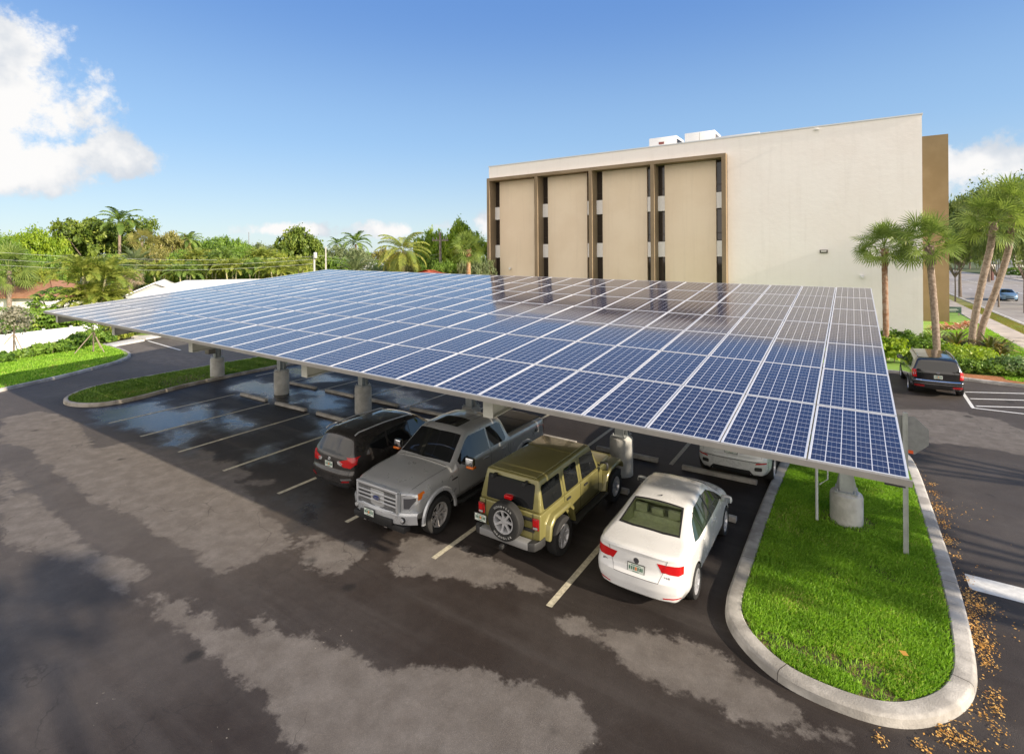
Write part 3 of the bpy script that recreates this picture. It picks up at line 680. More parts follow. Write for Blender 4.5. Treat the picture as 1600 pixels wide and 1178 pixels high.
m = MB(); m.box(-.16, .16, -.10, 0, -.06, .06); o = m.build('roof_floodlight', mat('camera_white', (.78,.77,.75), .4), bevel=.01, loc=(-2.1, YB-.06, 15.1)); tag(o, 'tiny white fitting at the top edge of the blank cream wall', 'light fitting')
# rooftop units
ACW = mat('ac_white', (.74, .74, .72), .5, var=.05); ACL = mat('ac_louvre', (.10, .09, .085), .5)
for (x0, x1, zt, lab) in ((-18.2, -15.3, 18.75, 'left white rooftop air conditioner with a small dark grille'), (-14.45, -11.5, 18.8, 'right white rooftop air conditioner, plain front')):
    r = empty('air_conditioner', ((x0+x1)/2, 56.5, 14.5), 0, lab, 'air conditioner')
    w = (x1-x0)/2
    m = MB(); m.box(-w, w, -1.5, 1.5, .3, zt-14.5); m.box(-w+.1, w-.1, -1.4, 1.4, 0, .3); m.build('cabinet', ACW, r, bevel=.03)
    m = MB(); m.box(w+.001, w+.02, -1.2, 1.2, 1.0, zt-14.8)
    for k in range(7): m.box(w+.02, w+.05, -1.2, 1.2, 1.1+k*.42, 1.2+k*.42)
    m.build('louvre', ACL, r)
    if x0 < -17:
        m = MB(); m.box(-.4, .15, -1.53, -1.505, 3.5, 3.75); m.build('grille', mat('grille_rust', (.20,.05,.04), .5), r)
    else:
        m = MB(); m.box(-.01, .01, -1.52, -1.505, .4, zt-14.6); m.build('seam', ACL, r)
m = MB(); m.box(-2, 2, -1.5, 1.5, 0, 3.55); o = m.build('rooftop_cabinet', mat('ac_grey', (.50,.52,.54), .5), bevel=.03, loc=(-9.4, 56.5, 14.5)); tag(o, 'low grey rooftop cabinet barely showing over the parapet', 'air conditioner')
# ================================================================ vehicles (x right, y forward, origin on the ground under the middle)
def interp(keys, y):
    if y <= keys[0][0]: return keys[0][1]
    for (a, va), (b, vb) in zip(keys, keys[1:]):
        if y <= b: return va+(vb-va)*(y-a)/(b-a)
    return keys[-1][1]
def curve(keys, ys, sm):
    return [sum(interp(keys, y+sm*t) for t in (-1, -.6, -.25, 0, .25, .6, 1))/7 for y in ys]
def car_paint(name, col, metal=.35, rough=.28, coat=.6, dirt=.12):
    if name in MATS: return MATS[name]
    m = bpy.data.materials.new(name); m.use_nodes = True; nt = m.node_tree; b = nt.nodes['Principled BSDF']
    tc = N(nt, 'ShaderNodeTexCoord'); n = N(nt, 'ShaderNodeTexNoise', i_Scale=3., i_Detail=6, i_Roughness=.65); L(nt, tc.outputs['Object'], n.inputs['Vector'])
    f = SMOOTH(nt, n.outputs[0], .4, .8, 0., dirt); L(nt, MIXC(nt, f, col, (.20, .17, .13)), b.inputs['Base Color'])
    b.inputs['Metallic'].default_value = metal; L(nt, SMOOTH(nt, n.outputs[0], .3, .7, rough-.04, rough+.1), b.inputs['Roughness'])
    b.inputs['Coat Weight'].default_value = coat; b.inputs['Coat Roughness'].default_value = .05
    MATS[name] = m; return m
BLACKP = mat('black_plastic', (.018, .018, .018), .55)
TYRE = mat('tyre_rubber', (.016, .0155, .015), .8, bump=.25, bscale=70)
CHROME = mat('chrome', (.72, .72, .73), .12, 1.)
RIMS = mat('bright_alloy', (.62, .62, .63), .28, .5)
GLASSD = mat('tinted_glass', (.008, .009, .010), .04, 0, spec=.75)
UNDER = mat('underbody', (.01, .01, .01), .9)
RED = mat('tail_lamp_red', (.50, .008, .010), .12, coat=.6)
REDD = mat('dark_red_lens', (.22, .005, .008), .15, coat=.6)
CLEARL = mat('clear_lens', (.62, .63, .64), .1, .5, coat=.8)
AMBER = mat('amber_lens', (.70, .16, .01), .15, coat=.6)
def bezier_section(w, zb, zs, zt, wt, wb, crown):
    # bottom centre -> top centre, half section, rounded corners
    P = [(0, zb), (wb, zb), (w*.985, zb+.17), (w, (zb+zs)*.52), (w*.985, zs), (wt, zt), (0, zt+crown)]
    rad = [0, .05, .06, .12, .07, .11, 0]
    out = [P[0]]
    for i in range(1, len(P)-1):
        p0, p1, p2 = Vector(P[i-1]), Vector(P[i]), Vector(P[i+1])
        a = (p0-p1); b = (p2-p1); r = min(rad[i], a.length*.45, b.length*.45)
        A = p1+a.normalized()*r; B = p1+b.normalized()*r
        prev = Vector(out[-1]); seg_n = 4 if i < 6 else 3
        for k in range(1, seg_n): out.append(tuple(prev.lerp(A, k/seg_n)))
        for k in range(5):
            t = k/4; q = A*(1-t)**2+p1*2*t*(1-t)+B*t*t; out.append(tuple(q))
    prev = Vector(out[-1]); e = Vector(P[-1])
    for k in range(1, 6):
        q = prev.lerp(e, k/5); q.y = prev.y+(e.y-prev.y)*(1-(1-k/5)**2); out.append(tuple(q))
    return out
def loft_body(S):
    L_ = S['L']; h = L_/2
    ys = []; y = -h
    base = sorted(set([-h, -h+.02, -h+.05, -h+.09] + [round(-h+.13+i*.055, 4) for i in range(int((L_-.26)/.055)+1)] + [h-.09, h-.05, h-.02, h]))
    sm = S.get('sm', .06)
    cw = curve(S['w'], base, sm); czb = curve(S['zb'], base, sm); czs = curve(S['zs'], base, sm); czt = curve(S['zt'], base, sm); cwt = curve(S['wt'], base, sm)
    rows = []
    for i, y in enumerate(base):
        e = min(y+h, h-y); k = 0 if e > .09 else (1-math.sqrt(max(0, 1-((.09-e)/.09)**2)))*.07
        w = cw[i]-k; zt = max(czt[i]-k*.8, czs[i]-.0+.03-k*.3); zs = min(czs[i]-k*.5, zt-.03); zb = czb[i]+k*.6
        rows.append((y, bezier_section(w, zb, zs, zt, min(cwt[i]-k, w-.01), w*.86, S.get('crown', .03))))
    n = len(rows[0][1])
    def deform(x, y, z):
        W = S['w'][len(S['w'])//2][1]; q = (x/W)**2
        re = max(0, 1-(y+h)/.75); fr = max(0, 1-(h-y)/.9)
        re = re*re*(3-2*re); fr = fr*fr*(3-2*fr)
        y += re*(interp(S['rear'], z)+S.get('rplan', .14)*q*q+.04*q) - fr*(interp(S['front'], z)+S.get('fplan', .26)*q*q+.08*q)
        return (x, y, z)
    vs = []; fs = []
    full = 2*n-2
    for y, sec in rows:
        ring = [(x, y, z) for x, z in sec]+[(-x, y, z) for x, z in sec[-2:0:-1]]
        vs += [deform(*p) for p in ring]
    for i in range(len(rows)-1):
        for k in range(full):
            a = i*full+k; b = i*full+(k+1) % full; fs.append((a, b, b+full, a+full))
    # end caps as strips across
    for base_i, flip in ((0, False), ((len(rows)-1)*full, True)):
        # subdivide cap with strips joining left/right
        for k in range(n-1):
            r0 = base_i+k; r1 = base_i+k+1; l0 = base_i+(full-k) % full; l1 = base_i+full-(k+1)
            q = [r0, r1, l1, l0]; q = [v for i_, v in enumerate(q) if v not in q[:i_]]
            if len(q) >= 3: fs.append(tuple(q if flip else q[::-1]))
    me = bpy.data.meshes.new('body'); me.from_pydata(vs, [], fs); me.update()
    bm = bmesh.new(); bm.from_mesh(me)
    # refine the caps so that they follow the bumper profile
    caps = [f for f in bm.faces if max(v.co.y for v in f.verts)-min(v.co.y for v in f.verts) < .6 and max(v.co.x for v in f.verts) > .15 and min(v.co.x for v in f.verts) < -.15]
    if caps:
        geom = list({e for f in caps for e in f.edges}|{v for f in caps for v in f.verts}|set(caps))
        W = S['w'][len(S['w'])//2][1]
        for t in (-.8,-.6,-.4,-.2,0,.2,.4,.6,.8):
            r = bmesh.ops.bisect_plane(bm, geom=[g for g in geom if g.is_valid], plane_co=(t*W, 0, 0), plane_no=(1, 0, 0), dist=1e-5)
            geom = [g for g in set(geom)|set(r['geom']) if g.is_valid]
            # include faces touched
        # new cut points on the caps: give them plan curvature
        for v in bm.verts:
            fs_ = v.link_faces
        done = set()
        for f in [g for g in geom if isinstance(g, bmesh.types.BMFace) and g.is_valid]:
            for v in f.verts:
                if v.index >= 0 and v.index < len(vs) and v not in done: pass
    bmesh.ops.recalc_face_normals(bm, faces=bm.faces)
    bm.to_mesh(me); bm.free()
    # plan curvature of points added on the caps (they were cut on straight chords)
    orig = len(vs); W = S['w'][len(S['w'])//2][1]; co = np.empty(len(me.vertices)*3, dtype=np.float32); me.vertices.foreach_get('co', co); co = co.reshape(-1, 3)
    for i in range(orig, len(co)):
        x, y, z = co[i]
        if y < 0: co[i, 1] = -h+interp(S['rear'], z)+S.get('rplan', .14)*(x/W)**4+.04*(x/W)**2
        else: co[i, 1] = h-interp(S['front'], z)-S.get('fplan', .26)*(x/W)**4-.08*(x/W)**2
    me.vertices.foreach_set('co', co.ravel()); me.update()
    return me
def apply_bool(me, cutters, mats):
    o = bpy.data.objects.new('tmp', me); C.objects.link(o)
    for m in mats: me.materials.append(m)
    cs = []
    for cme in cutters:
        c = bpy.data.objects.new('cut', cme); C.objects.link(c); cs.append(c)
        md = o.modifiers.new('b', 'BOOLEAN'); md.operation = 'DIFFERENCE'; md.object = c; md.solver = 'EXACT'
    n0 = len(me.polygons)
    for tr in range(6):
        dg = bpy.context.evaluated_depsgraph_get(); dg.update()
        r = bpy.data.meshes.new_from_object(o.evaluated_get(dg))
        if len(r.polygons) > n0*.5 or n0 < 300 and len(r.polygons) > 20: break
        if tr == 4:
            for md in o.modifiers: md.solver = 'FAST'
        for i, c in enumerate(cs): c.location = (.0013*(tr+1)*(1 if i % 2 else -1), .0021*(tr+1)+.0007*i, .0017*(tr+1))
    for c in cs: bpy.data.objects.remove(c)
    bpy.data.objects.remove(o)
    return r
def shade(me, ang=32):
    bm = bmesh.new(); bm.from_mesh(me)
    for f in bm.faces: f.smooth = True
    for e in bm.edges:
        e.smooth = not (len(e.link_faces) == 2 and e.calc_face_angle(0) > R(ang))
        if len(e.link_faces) == 2 and e.link_faces[0].material_index != e.link_faces[1].material_index: e.smooth = False
    bm.to_mesh(me); bm.free(); return me
class Projector:
    """lays flat outlines onto the body surface"""
    def __init__(s, me):
        bm = bmesh.new(); bm.from_mesh(me); s.t = BVHTree.FromBMesh(bm); bm.free()
    def patch(s, poly, side, off=.004, grid=.05, thick=0):
        # side: 'R','L' (poly in y,z) 'B' rear, 'F' front (poly in x,z) 'T' top (poly in x,y)
        bm = bmesh.new(); vs = [bm.verts.new((p[0], p[1], 0)) for p in poly]; bm.faces.new(vs)
        xs = [p[0] for p in poly]; zs = [p[1] for p in poly]
        for ax, lo, hi in ((0, min(xs), max(xs)), (1, min(zs), max(zs))):
            k = max(0, int((hi-lo)/grid))
            for i in range(1, k+1):
                t = lo+(hi-lo)*i/(k+1); no = (1, 0, 0) if ax == 0 else (0, 1, 0); co = (t, 0, 0) if ax == 0 else (0, t, 0)
                bmesh.ops.bisect_plane(bm, geom=bm.verts[:]+bm.edges[:]+bm.faces[:], plane_co=co, plane_no=no, dist=1e-5)
        D = {'R': Vector((-1,0,0)), 'L': Vector((1,0,0)), 'B': Vector((0,1,0)), 'F': Vector((0,-1,0)), 'T': Vector((0,0,-1))}[side]
        for v in bm.verts:
            a, b = v.co.x, v.co.y
            o = {'R': Vector((3, a, b)), 'L': Vector((-3, a, b)), 'B': Vector((a, -6, b)), 'F': Vector((a, 6, b)), 'T': Vector((a, b, 4))}[side]
            loc, no, i, d = s.t.ray_cast(o, D)
            if loc is None:
                loc, no, i, d = s.t.find_nearest(o+D*(3 if side in 'RL' else 5)); 
            nn = (no-D*.6).normalized() if no.dot(D) < 0 else -D
            v.co = loc+nn*off
        if thick: 
            pass
        bmesh.ops.recalc_face_normals(bm, faces=bm.faces)
        if bm.faces and sum((f.normal.dot(D) for f in bm.faces)) > 0: bmesh.ops.reverse_faces(bm, faces=bm.faces)
        return bm
    def add(s, name, polys, mat_, parent, off=.004, grid=.06, loc=None, mirror=False):
        """polys: list of (side, poly)"""
        B = bmesh.new()
        for side, poly in polys:
            bm = s.patch(poly, side, off, grid); me = bpy.data.meshes.new('t'); bm.to_mesh(me); bm.free(); B.from_mesh(me); bpy.data.meshes.remove(me)
        for f in B.faces: f.smooth = True
        me = bpy.data.meshes.new(name); B.to_mesh(me); B.free(); me.materials.append(mat_)
        return link(name, me, parent)
def merge(body, part):
    """fold a surface marking (shut lines) into the mesh of the part that carries it"""
    me = body.data; bm = bmesh.new(); bm.from_mesh(me); n = len(bm.faces); bm.from_mesh(part.data); bm.faces.ensure_lookup_table()
    k = len(me.materials); me.materials.append(part.data.materials[0])
    for f in bm.faces[n:]: f.material_index = k
    bm.to_mesh(me); bm.free(); bpy.data.objects.remove(part)
def line_poly(pts, w=.008):
    a = [Vector(p) for p in pts]; l, r = [], []
    for i, p in enumerate(a):
        d = (a[min(i+1, len(a)-1)]-a[max(i-1, 0)]).normalized(); n = Vector((-d.y, d.x))*w/2; l.append(tuple(p+n)); r.append(tuple(p-n))
    return l+r[::-1]
def rrect(x0, x1, y0, y1, r=.04, n=3):
    out = []
    for cx, cy, a0 in ((x1-r, y0+r, -90), (x1-r, y1-r, 0), (x0+r, y1-r, 90), (x0+r, y0+r, 180)):
        for k in range(n+1):
            a = R(a0+90*k/n); out.append((cx+r*math.cos(a), cy+r*math.sin(a)))
    return out
def mx(poly): return [(-x, y) for x, y in poly][::-1]
WHEELS = {}
def wheel(parent, x, y, r, w, spokes=5, rim=RIMS, rr=.66, style='split', turn=0, name='wheel', lettering=None):
    key = (r, w, spokes, rr, style, rim.name)
    if key not in WHEELS:
        t = MB(); hw = w/2
        prof = [(r*rr, -hw*.8), (r*rr+.02, -hw*.95), (r*.9, -hw), (r*.975, -hw*.86), (r, -hw*.6), (r, hw*.6), (r*.975, hw*.86), (r*.9, hw), (r*rr+.02, hw*.95), (r*rr, hw*.8), (r*rr-.01, hw*.5), (r*rr-.01, -hw*.5)]
        t.rev(prof, 40, 'x', closed=True)
        for q in (-.35, 0, .35):
            t.rev([(r+.001, q*hw-.004), (r+.0035, q*hw-.003), (r+.0035, q*hw+.003), (r+.001, q*hw+.004)], 40, 'x', closed=True)
        tm = t.mesh('tyre', TYRE, smooth=True)
        k = MB(); R0 = r*rr
        k.rev([(R0-.002, -hw*.7), (R0+.008, hw*.72), (R0+.006, hw*.86), (R0-.018, hw*.84), (R0-.03, hw*.5), (R0-.045, -hw*.65)], 36, 'x', closed=True)
        k.rev([(R0-.04, -hw*.4), (R0-.04, -hw*.3), (.01, -hw*.3), (.01, -hw*.4)], 24, 'x', mi=1)      # brake disc / dark well
        k.rev([(.075, -hw*.2), (.075, hw*.45), (.05, hw*.6), (.01, hw*.62)], 20, 'x')
        for i in range(spokes):
            for dd in ((-.11, .11) if style == 'split' else (0,)):
                a = 2*math.pi*i/spokes; ca, sa = math.cos(a), math.sin(a); ow = .013 if style == 'split' else .022
                b0 = a-dd*.35; b1 = a+dd*1.25
                p0 = Vector((0, math.cos(b0), math.sin(b0)))*.05; p1 = Vector((0, math.cos(b1), math.sin(b1)))*(R0-.015)
                d = (p1-p0).normalized(); n_ = Vector((0, -d.z, d.y))
                vs = []
                for p, wd, xo in ((p0, ow*1.3, hw*.62), (p0.lerp(p1, .5), ow*.9, hw*.66), (p1, ow*1.15, hw*.74)):
                    for s_ in (-1, 1):
                        for q in (0, -.03): vs.append(p+n_*wd*s_*(1 if q == 0 else 1.25)+Vector((xo+q, 0, 0)))
                fs = []
                for j in (0, 4): fs += [(j, j+4, j+6, j+2), (j+1, j+3, j+7, j+5), (j, j+1, j+5, j+4), (j+2, j+6, j+7, j+3)]
                k.add(vs, fs)
        rm = k.mesh('rim', [rim, UNDER], smooth=True, angle=30)
        WHEELS[key] = (tm, rm)
    tm, rm = WHEELS[key]
    e = bpy.data.objects.new(name, None); C.objects.link(e); e.parent = parent; e.location = (x, y, r); e.empty_display_size = .1
    e.rotation_euler = (0, 0, (0 if x > 0 else math.pi)+turn)
    link('tyre', tm, e); link('rim', rm, e)
    return e
def arch_cutter(x, y, r, z, depth=.3):
    m = MB(); s = 1 if x > 0 else -1; m.rev([(r, 0), (r, depth)], 36, 'x', c=(0, 0, 0)); me = m.mesh('cut', [UNDER, UNDER])
    me.transform(Matrix.Translation((x-depth/2+s*depth*.12, y, z))); me.polygons.foreach_set('material_index', [1]*len(me.polygons)); return me
def mirror_part(parent, x, y, z, paint, sx=.11, sy=.06, sz=.075, name='side_mirror'):
    s = 1 if x > 0 else -1
    m = MB(); m.box(-.09*s-.03, .0, -.015, .03, -.02, .01); a = m.build('mirror_arm' if 0 else name, BLACKP, parent, loc=(x, y, z)) 
    bm = bmesh.new(); bmesh.ops.create_cube(bm, size=2)
    bmesh.ops.subdivide_edges(bm, edges=bm.edges[:], cuts=3, use_grid_fill=True)
    for v in bm.verts:
        p = v.co.copy(); q = p.normalized()*1.18; v.co = p.lerp(q, .65); v.co.x *= sx; v.co.y *= sy*(1.1 if v.co.y > 0 else .6); v.co.z *= sz
        v.co.x += s*(sx-.02)
    for f in bm.faces: f.smooth = True
    me = bpy.data.meshes.new('mirror_shell'); bm.to_mesh(me); bm.free(); me.materials.append(paint)
    link('mirror_shell', me, a)
    g = MB(); g.box(s*(sx-.02)-sx*.78, s*(sx-.02)+sx*.78, -sy*.62-.012, -sy*.62+.0, -sz*.75, sz*.75); g.build('mirror_glass', mat('mirror_glass', (.55,.58,.6), .05, 1.), a)
    return a
def plate(parent, x, y, z, face=-1, tilt=0, light=(.62, .66, .60)):
    m = MB(); f = face
    m.box(-.165, .165, -.006, .006, -.085, .085)
    o = m.build('licence_plate', mat('plate_frame', (.05,.05,.05), .5), parent, loc=(x, y, z)); o.rotation_euler = (tilt, 0, 0)
    m = MB(); a, b = sorted((f*.0065, f*.009)); m.box(-.152, .152, a, b, -.073, .073, 0)
    a, b = sorted((f*.0095, f*.0115))
    for i, xx in enumerate((-.115, -.075, -.035, .045, .085, .12)): m.box(xx-.012, xx+.012, a, b, -.028, .032, 1)
    m.box(-.013, .022, a, b, -.03, .03, 2); m.box(-.09, .09, a, b, .048, .06, 1); m.box(-.06, .06, a, b, -.062, -.05, 1)
    m.build('plate_face', [mat('plate_white', light, .45), mat('plate_green', (.04,.14,.08), .5), mat('plate_orange', (.65,.20,.05), .5)], o)
    return o
def handle(proj, parent, side, y, z, m_, w=.17):
    x = .0; D = Vector((-1,0,0)) if side == 'R' else Vector((1,0,0)); s = 1 if side == 'R' else -1
    loc, no, i, d = proj.t.ray_cast(Vector((3*s, y, z)), D)
    if loc is None: return
    b = MB(); b.box(-.008, .022, -w/2, w/2, -.012, .012); o = b.build('door_handle', m_, parent, bevel=.008); o.location = (loc.x+s*.008, y, z)
    if s < 0: o.rotation_euler = (0, 0, math.pi)
    return o
def rail(parent, pts, r, m_, name='roof_rail'):
    b = MB(); b.tube(pts, r, 8); return b.build(name, m_, parent, smooth=True)
def finish_body(S, car, paint, arches, interior=None):
    me = loft_body(S); pj = Projector(me)
    cut = []
    for (y, r, z) in arches:
        for x in (S['w'][len(S['w'])//2][1], -S['w'][len(S['w'])//2][1]): cut.append(arch_cutter(x, y, r, z))
    if interior: cut += interior
    b = apply_bool(me, cut, [paint, UNDER]); b.name = 'body'; shade(b)
    return link('body', b, car), pj
def both(name, side, poly, m_, car, pj, **k):
    """mirror-image part: one on each flank / half"""
    out = []
    for sd in (('R', 'L') if side == 'R' else (side, side+'m')):
        if sd.endswith('m'): out.append(pj.add(name, [(side, mx(poly))], m_, car, **k))
        elif sd in 'RL' and side == 'R': out.append(pj.add(name, [(sd, poly)], m_, car, **k))
        else: out.append(pj.add(name, [(side, poly)], m_, car, **k))
    return out

# ---------------------------------------------------------------- white sedan, tail to the camera
def sedan(name, paint, label, cat, loc, rz, simple=False, wt_=None):
    car = empty(name, loc, rz, label, cat)
    S = dict(L=4.62, crown=.035, rplan=.20, fplan=.34,
        w=[(-2.31,.83),(-1.9,.875),(-1.2,.885),(0,.89),(1.3,.885),(1.9,.865),(2.31,.80)],
        zb=[(-2.31,.27),(-1.9,.20),(1.9,.18),(2.31,.23)],
        zs=[(-2.31,.95),(-1.6,.985),(-.5,.96),(.8,.93),(1.3,.88),(1.9,.80),(2.31,.66)],
        zt=[(-2.31,1.03),(-1.72,1.075),(-1.62,1.09),(-.78,1.415),(-.3,1.45),(.3,1.445),(.55,1.415),(1.28,1.01),(1.4,.985),(1.95,.88),(2.2,.77),(2.31,.70)],
        wt=[(-2.31,.76),(-1.7,.74),(-1.55,.70),(-.75,.57),(0,.585),(.5,.57),(1.25,.70),(1.5,.74),(2.31,.66)],
        rear=[(0,.06),(.3,.03),(.45,0),(.60,.0),(.67,.05),(.75,.08),(.95,.10),(1.02,.09),(1.2,.1)],
        front=[(0,.10),(.3,.02),(.5,.0),(.65,.03),(.8,.10),(1.1,.2)])
    # rear window opening: cavity with parcel shelf and head rests
    cav = MB(); cav.extr([(-1.30,1.02),(-.2,1.02),(-.2,1.36),(-.70,1.375),(-1.52,1.055)], 'x', -.52, .52)
    cav.v = [(x*(1 if z < 1.2 else .95), y, z+(.0)) for x, y, z in cav.v]
    body, pj = finish_body(S, car, paint, [(-1.36, .345, .32), (1.29, .345, .32)])
    rw = [(-.56,1.115),(.56,1.115),(.515,1.38),(-.515,1.38)]
    wtop = [(x*1.0, y) for x, y in ((-.61,-1.53),(-.3,-1.575),(.3,-1.575),(.61,-1.53),(.505,-.84),(-.505,-.84))]
    # cut the opening with a prism that follows the glass outline
    if not simple:
        cm = MB(); inner = [(-.575,-1.49),(-.29,-1.53),(.29,-1.53),(.575,-1.49),(.475,-.88),(-.475,-.88)]
        cm.prism([(x, y) for x, y in inner], 1.0, 1.6); c1 = cm.mesh('cut', [UNDER, UNDER])
        cm = MB(); cm.extr([(-1.42,1.0),(-.30,1.0),(-.30,1.385),(-.86,1.375)], 'x', -.50, .50); c2 = cm.mesh('cut', [UNDER, UNDER])
        IVORY = mat('pale_trim', (.80,.84,.62), .8, var=.1)
        for c in (c1, c2): c.materials.append(IVORY); c.polygons.foreach_set('material_index', [2]*len(c.polygons))
        nb = apply_bool(body.data, [c1, c2], [IVORY]); body.data = shade(nb)
        m = MB(); m.box(-.56, .56, -1.47, -.95, 1.002, 1.03); m.box(-.50, .50, -.98, -.84, 1.002, 1.14); m.build('parcel_shelf', IVORY, car, bevel=.02)
        for x in (-.34, .0, .34):
            m = MB(); m.box(x-.12, x+.12, -.97, -.87, 1.17, 1.32 if x else 1.29); m.box(x-.05, x+.05, -.93, -.91, 1.10, 1.18); m.build('head_rest', IVORY, car, bevel=.03)
        m = MB(); m.tube([(-.2,-1.3,1.045),(-.14,-1.33,1.05),(.1,-1.36,1.05),(.14,-1.33,1.045)], .012, 6); m.build('third_brake_light', IVORY, car)
        CG = bpy.data.materials.new('clear_glass'); CG.use_nodes = True; nt = CG.node_tree
        g = N(nt, 'ShaderNodeBsdfGlossy', i_Roughness=.02); t = N(nt, 'ShaderNodeBsdfTransparent'); t.inputs[0].default_value = (.95, .99, .90, 1)
        fr = N(nt, 'ShaderNodeFresnel', i_IOR=1.45); ms = N(nt, 'ShaderNodeMixShader'); L(nt, fr.outputs[0], ms.inputs[0]); L(nt, t.outputs[0], ms.inputs[1]); L(nt, g.outputs[0], ms.inputs[2]); L(nt, ms.outputs[0], nt.nodes['Material Output'].inputs[0])
        ring = [(( 'T', [wtop[i], wtop[(i+1) % 6], inner[(i+1) % 6], inner[i]])) for i in range(6)]
        pj.add('rear_window_trim', ring, BLACKP, car, off=.005)
        pj.add('rear_window', [('T', [(x*1.005, y) for x, y in inner])], CG, car, off=.002)
    else:
        pj.add('rear_window', [('T', wtop)], GLASSD, car, off=.005)
    ws = [(-.67,1.22),(.67,1.22),(.50,.52),(-.50,.52)]
    pj.add('windscreen', [('T', ws)], GLASSD, car, off=.005)
    side = [(-1.30,1.02),(-.98,1.23),(-.62,1.34),(-.1,1.375),(.38,1.34),(.82,1.14),(1.05,.985),(.4,.985),(-1.1,1.0)]
    gm_ = mat('green_tinted_glass', (.02, .035, .018), .04, spec=.8)
    for w_ in both('side_window', 'R', side, gm_, car, pj, off=.005):
        s_ = 'R' if w_.data.vertices[0].co.x > 0 else 'L'
        p = pj.add('window_pillar', [(s_, line_poly([(-.03,.985),(-.06,1.385)], .05)), (s_, line_poly([(-.72,1.0),(-.78,1.31)], .03))], BLACKP, w_, off=.008)
    seams = [('R', line_poly([(.95,.97),(1.0,.6),(.92,.26)])), ('R', line_poly([(-.03,.97),(-.02,.6),(-.05,.26)])), ('R', line_poly([(-.86,.97),(-.80,.75),(-1.02,.45)])), ('R', line_poly([(-1.02,.255),(.92,.255)], .012))]
    seams += [('L', p) for _, p in seams]
    seams += [('B', line_poly([(-.56,.98),(-.50,.80),(-.42,.60),(.42,.60),(.50,.80),(.56,.98)], .008)), ('T', line_poly([(-.7,1.32),(.7,1.32)], .01)), ('T', line_poly([(-.66,1.36),(-.6,2.1)], .008)), ('T', line_poly([(.66,1.36),(.6,2.1)], .008))]
    merge(body, pj.add('panel_gaps', seams, mat('seam_grey', (.05,.05,.05), .7), car, off=.003, grid=.12))
    tl = [(.44,.80),(.52,.875),(.70,.905),(.81,.91),(.81,.775),(.74,.745),(.60,.755)]
    for q in both('tail_light', 'B', tl, RED, car, pj, off=.006, grid=.04): pass
    for sd in 'RL': pj.add('tail_light', [(sd, [(-2.20,.765),(-2.10,.785),(-2.08,.90),(-2.20,.91)])], RED, car, off=.006, grid=.04)
    for q in both('rear_reflector', 'B', [(.50,.335),(.78,.36),(.78,.385),(.50,.36)], RED, car, pj, off=.006): pass
    for q in both('headlight', 'F', [(.42,.62),(.80,.66),(.82,.76),(.50,.70)], CLEARL, car, pj, off=.006): pass
    pj.add('front_grille', [('F', rrect(-.38,.38,.55,.64,.03)), ('F', rrect(-.42,.42,.26,.42,.04))], BLACKP, car, off=.005)
    if not simple:
        loc, no, i, d = pj.t.ray_cast(Vector((0,-5,.86)), Vector((0,1,0)))
        e = MB()
        e.rev([(.045,0),(.052,0),(.052,-.01),(.045,-.01)], 24, 'y', closed=True)
        for a, b in (((-.022,.040),(-.008,.004)), ((-.008,.004),(0,.02)), ((0,.02),(.008,.004)), ((.008,.004),(.022,.040)), ((-.036,.026),(-.016,-.036)), ((-.016,-.036),(0,-.008)), ((0,-.008),(.016,-.036)), ((.016,-.036),(.036,.026))):
            e.extr(line_poly([a, b], .009), 'y', -.01, 0)
        o = e.build('badge', CHROME, car); o.location = loc+Vector((0,-.004,0))
        m = MB(); m.rev([(.044,0),(.044,-.003)], 20, 'y'); q = m.build('badge_disc', mat('badge_dark', (.05,.06,.08), .3), o)
        for txt, x, z, s_ in (('2.5 SE', .56, .695, .045), ('JETTA', -.62, .70, .045)):
            t = link('lettering', textmesh(txt, s_, .003), car); t.data.materials.append(mat('badge_letters', (.16,.16,.17), .3, .8))
            loc, no, i, d = pj.t.ray_cast(Vector((x,-5,z)), Vector((0,1,0))); t.location = loc+no*.004; t.rotation_euler = (R(88), 0, (.2 if x > 0 else -.2))
        loc, no, i, d = pj.t.ray_cast(Vector((0,-5,.72)), Vector((0,1,0))); plate(car, 0, loc.y-.012, .725, tilt=-.12)
        m = MB(); m.tube([(0,-.62,1.45),(.0,-.70,1.475),(0,-.72,1.485)], [.012,.012,.004], 6); m.build('roof_aerial', BLACKP, car)
    for sd in 'RL':
        handle(pj, car, sd, .12, .87, paint); handle(pj, car, sd, -.80, .89, paint)
    for x in (.9, -.9): mirror_part(car, x*.98, .92, 1.0, paint)
    for x in (.79, -.79):
        wheel(car, x, 1.29, .315, .21, 9, RIMS, .70, 'solid'); wheel(car, x, -1.36, .315, .21, 9, RIMS, .70, 'solid')
    return car
WHITE = car_paint('white_paint', (.72, .715, .70), .0, .22, .8, .10)
sedan('sedan', WHITE, 'white four door sedan beside the grass island, pale head rests seen through its rear window', 'car', (-3.26, 8.92+2.22, 0), 0).scale = (.965,)*3
sedan('sedan', car_paint('pale_blue_paint', (.20, .33, .48), .4, .3), 'small light blue car driving on the street at the right edge', 'car', (16.9, 93.5, .006), math.pi, simple=True)

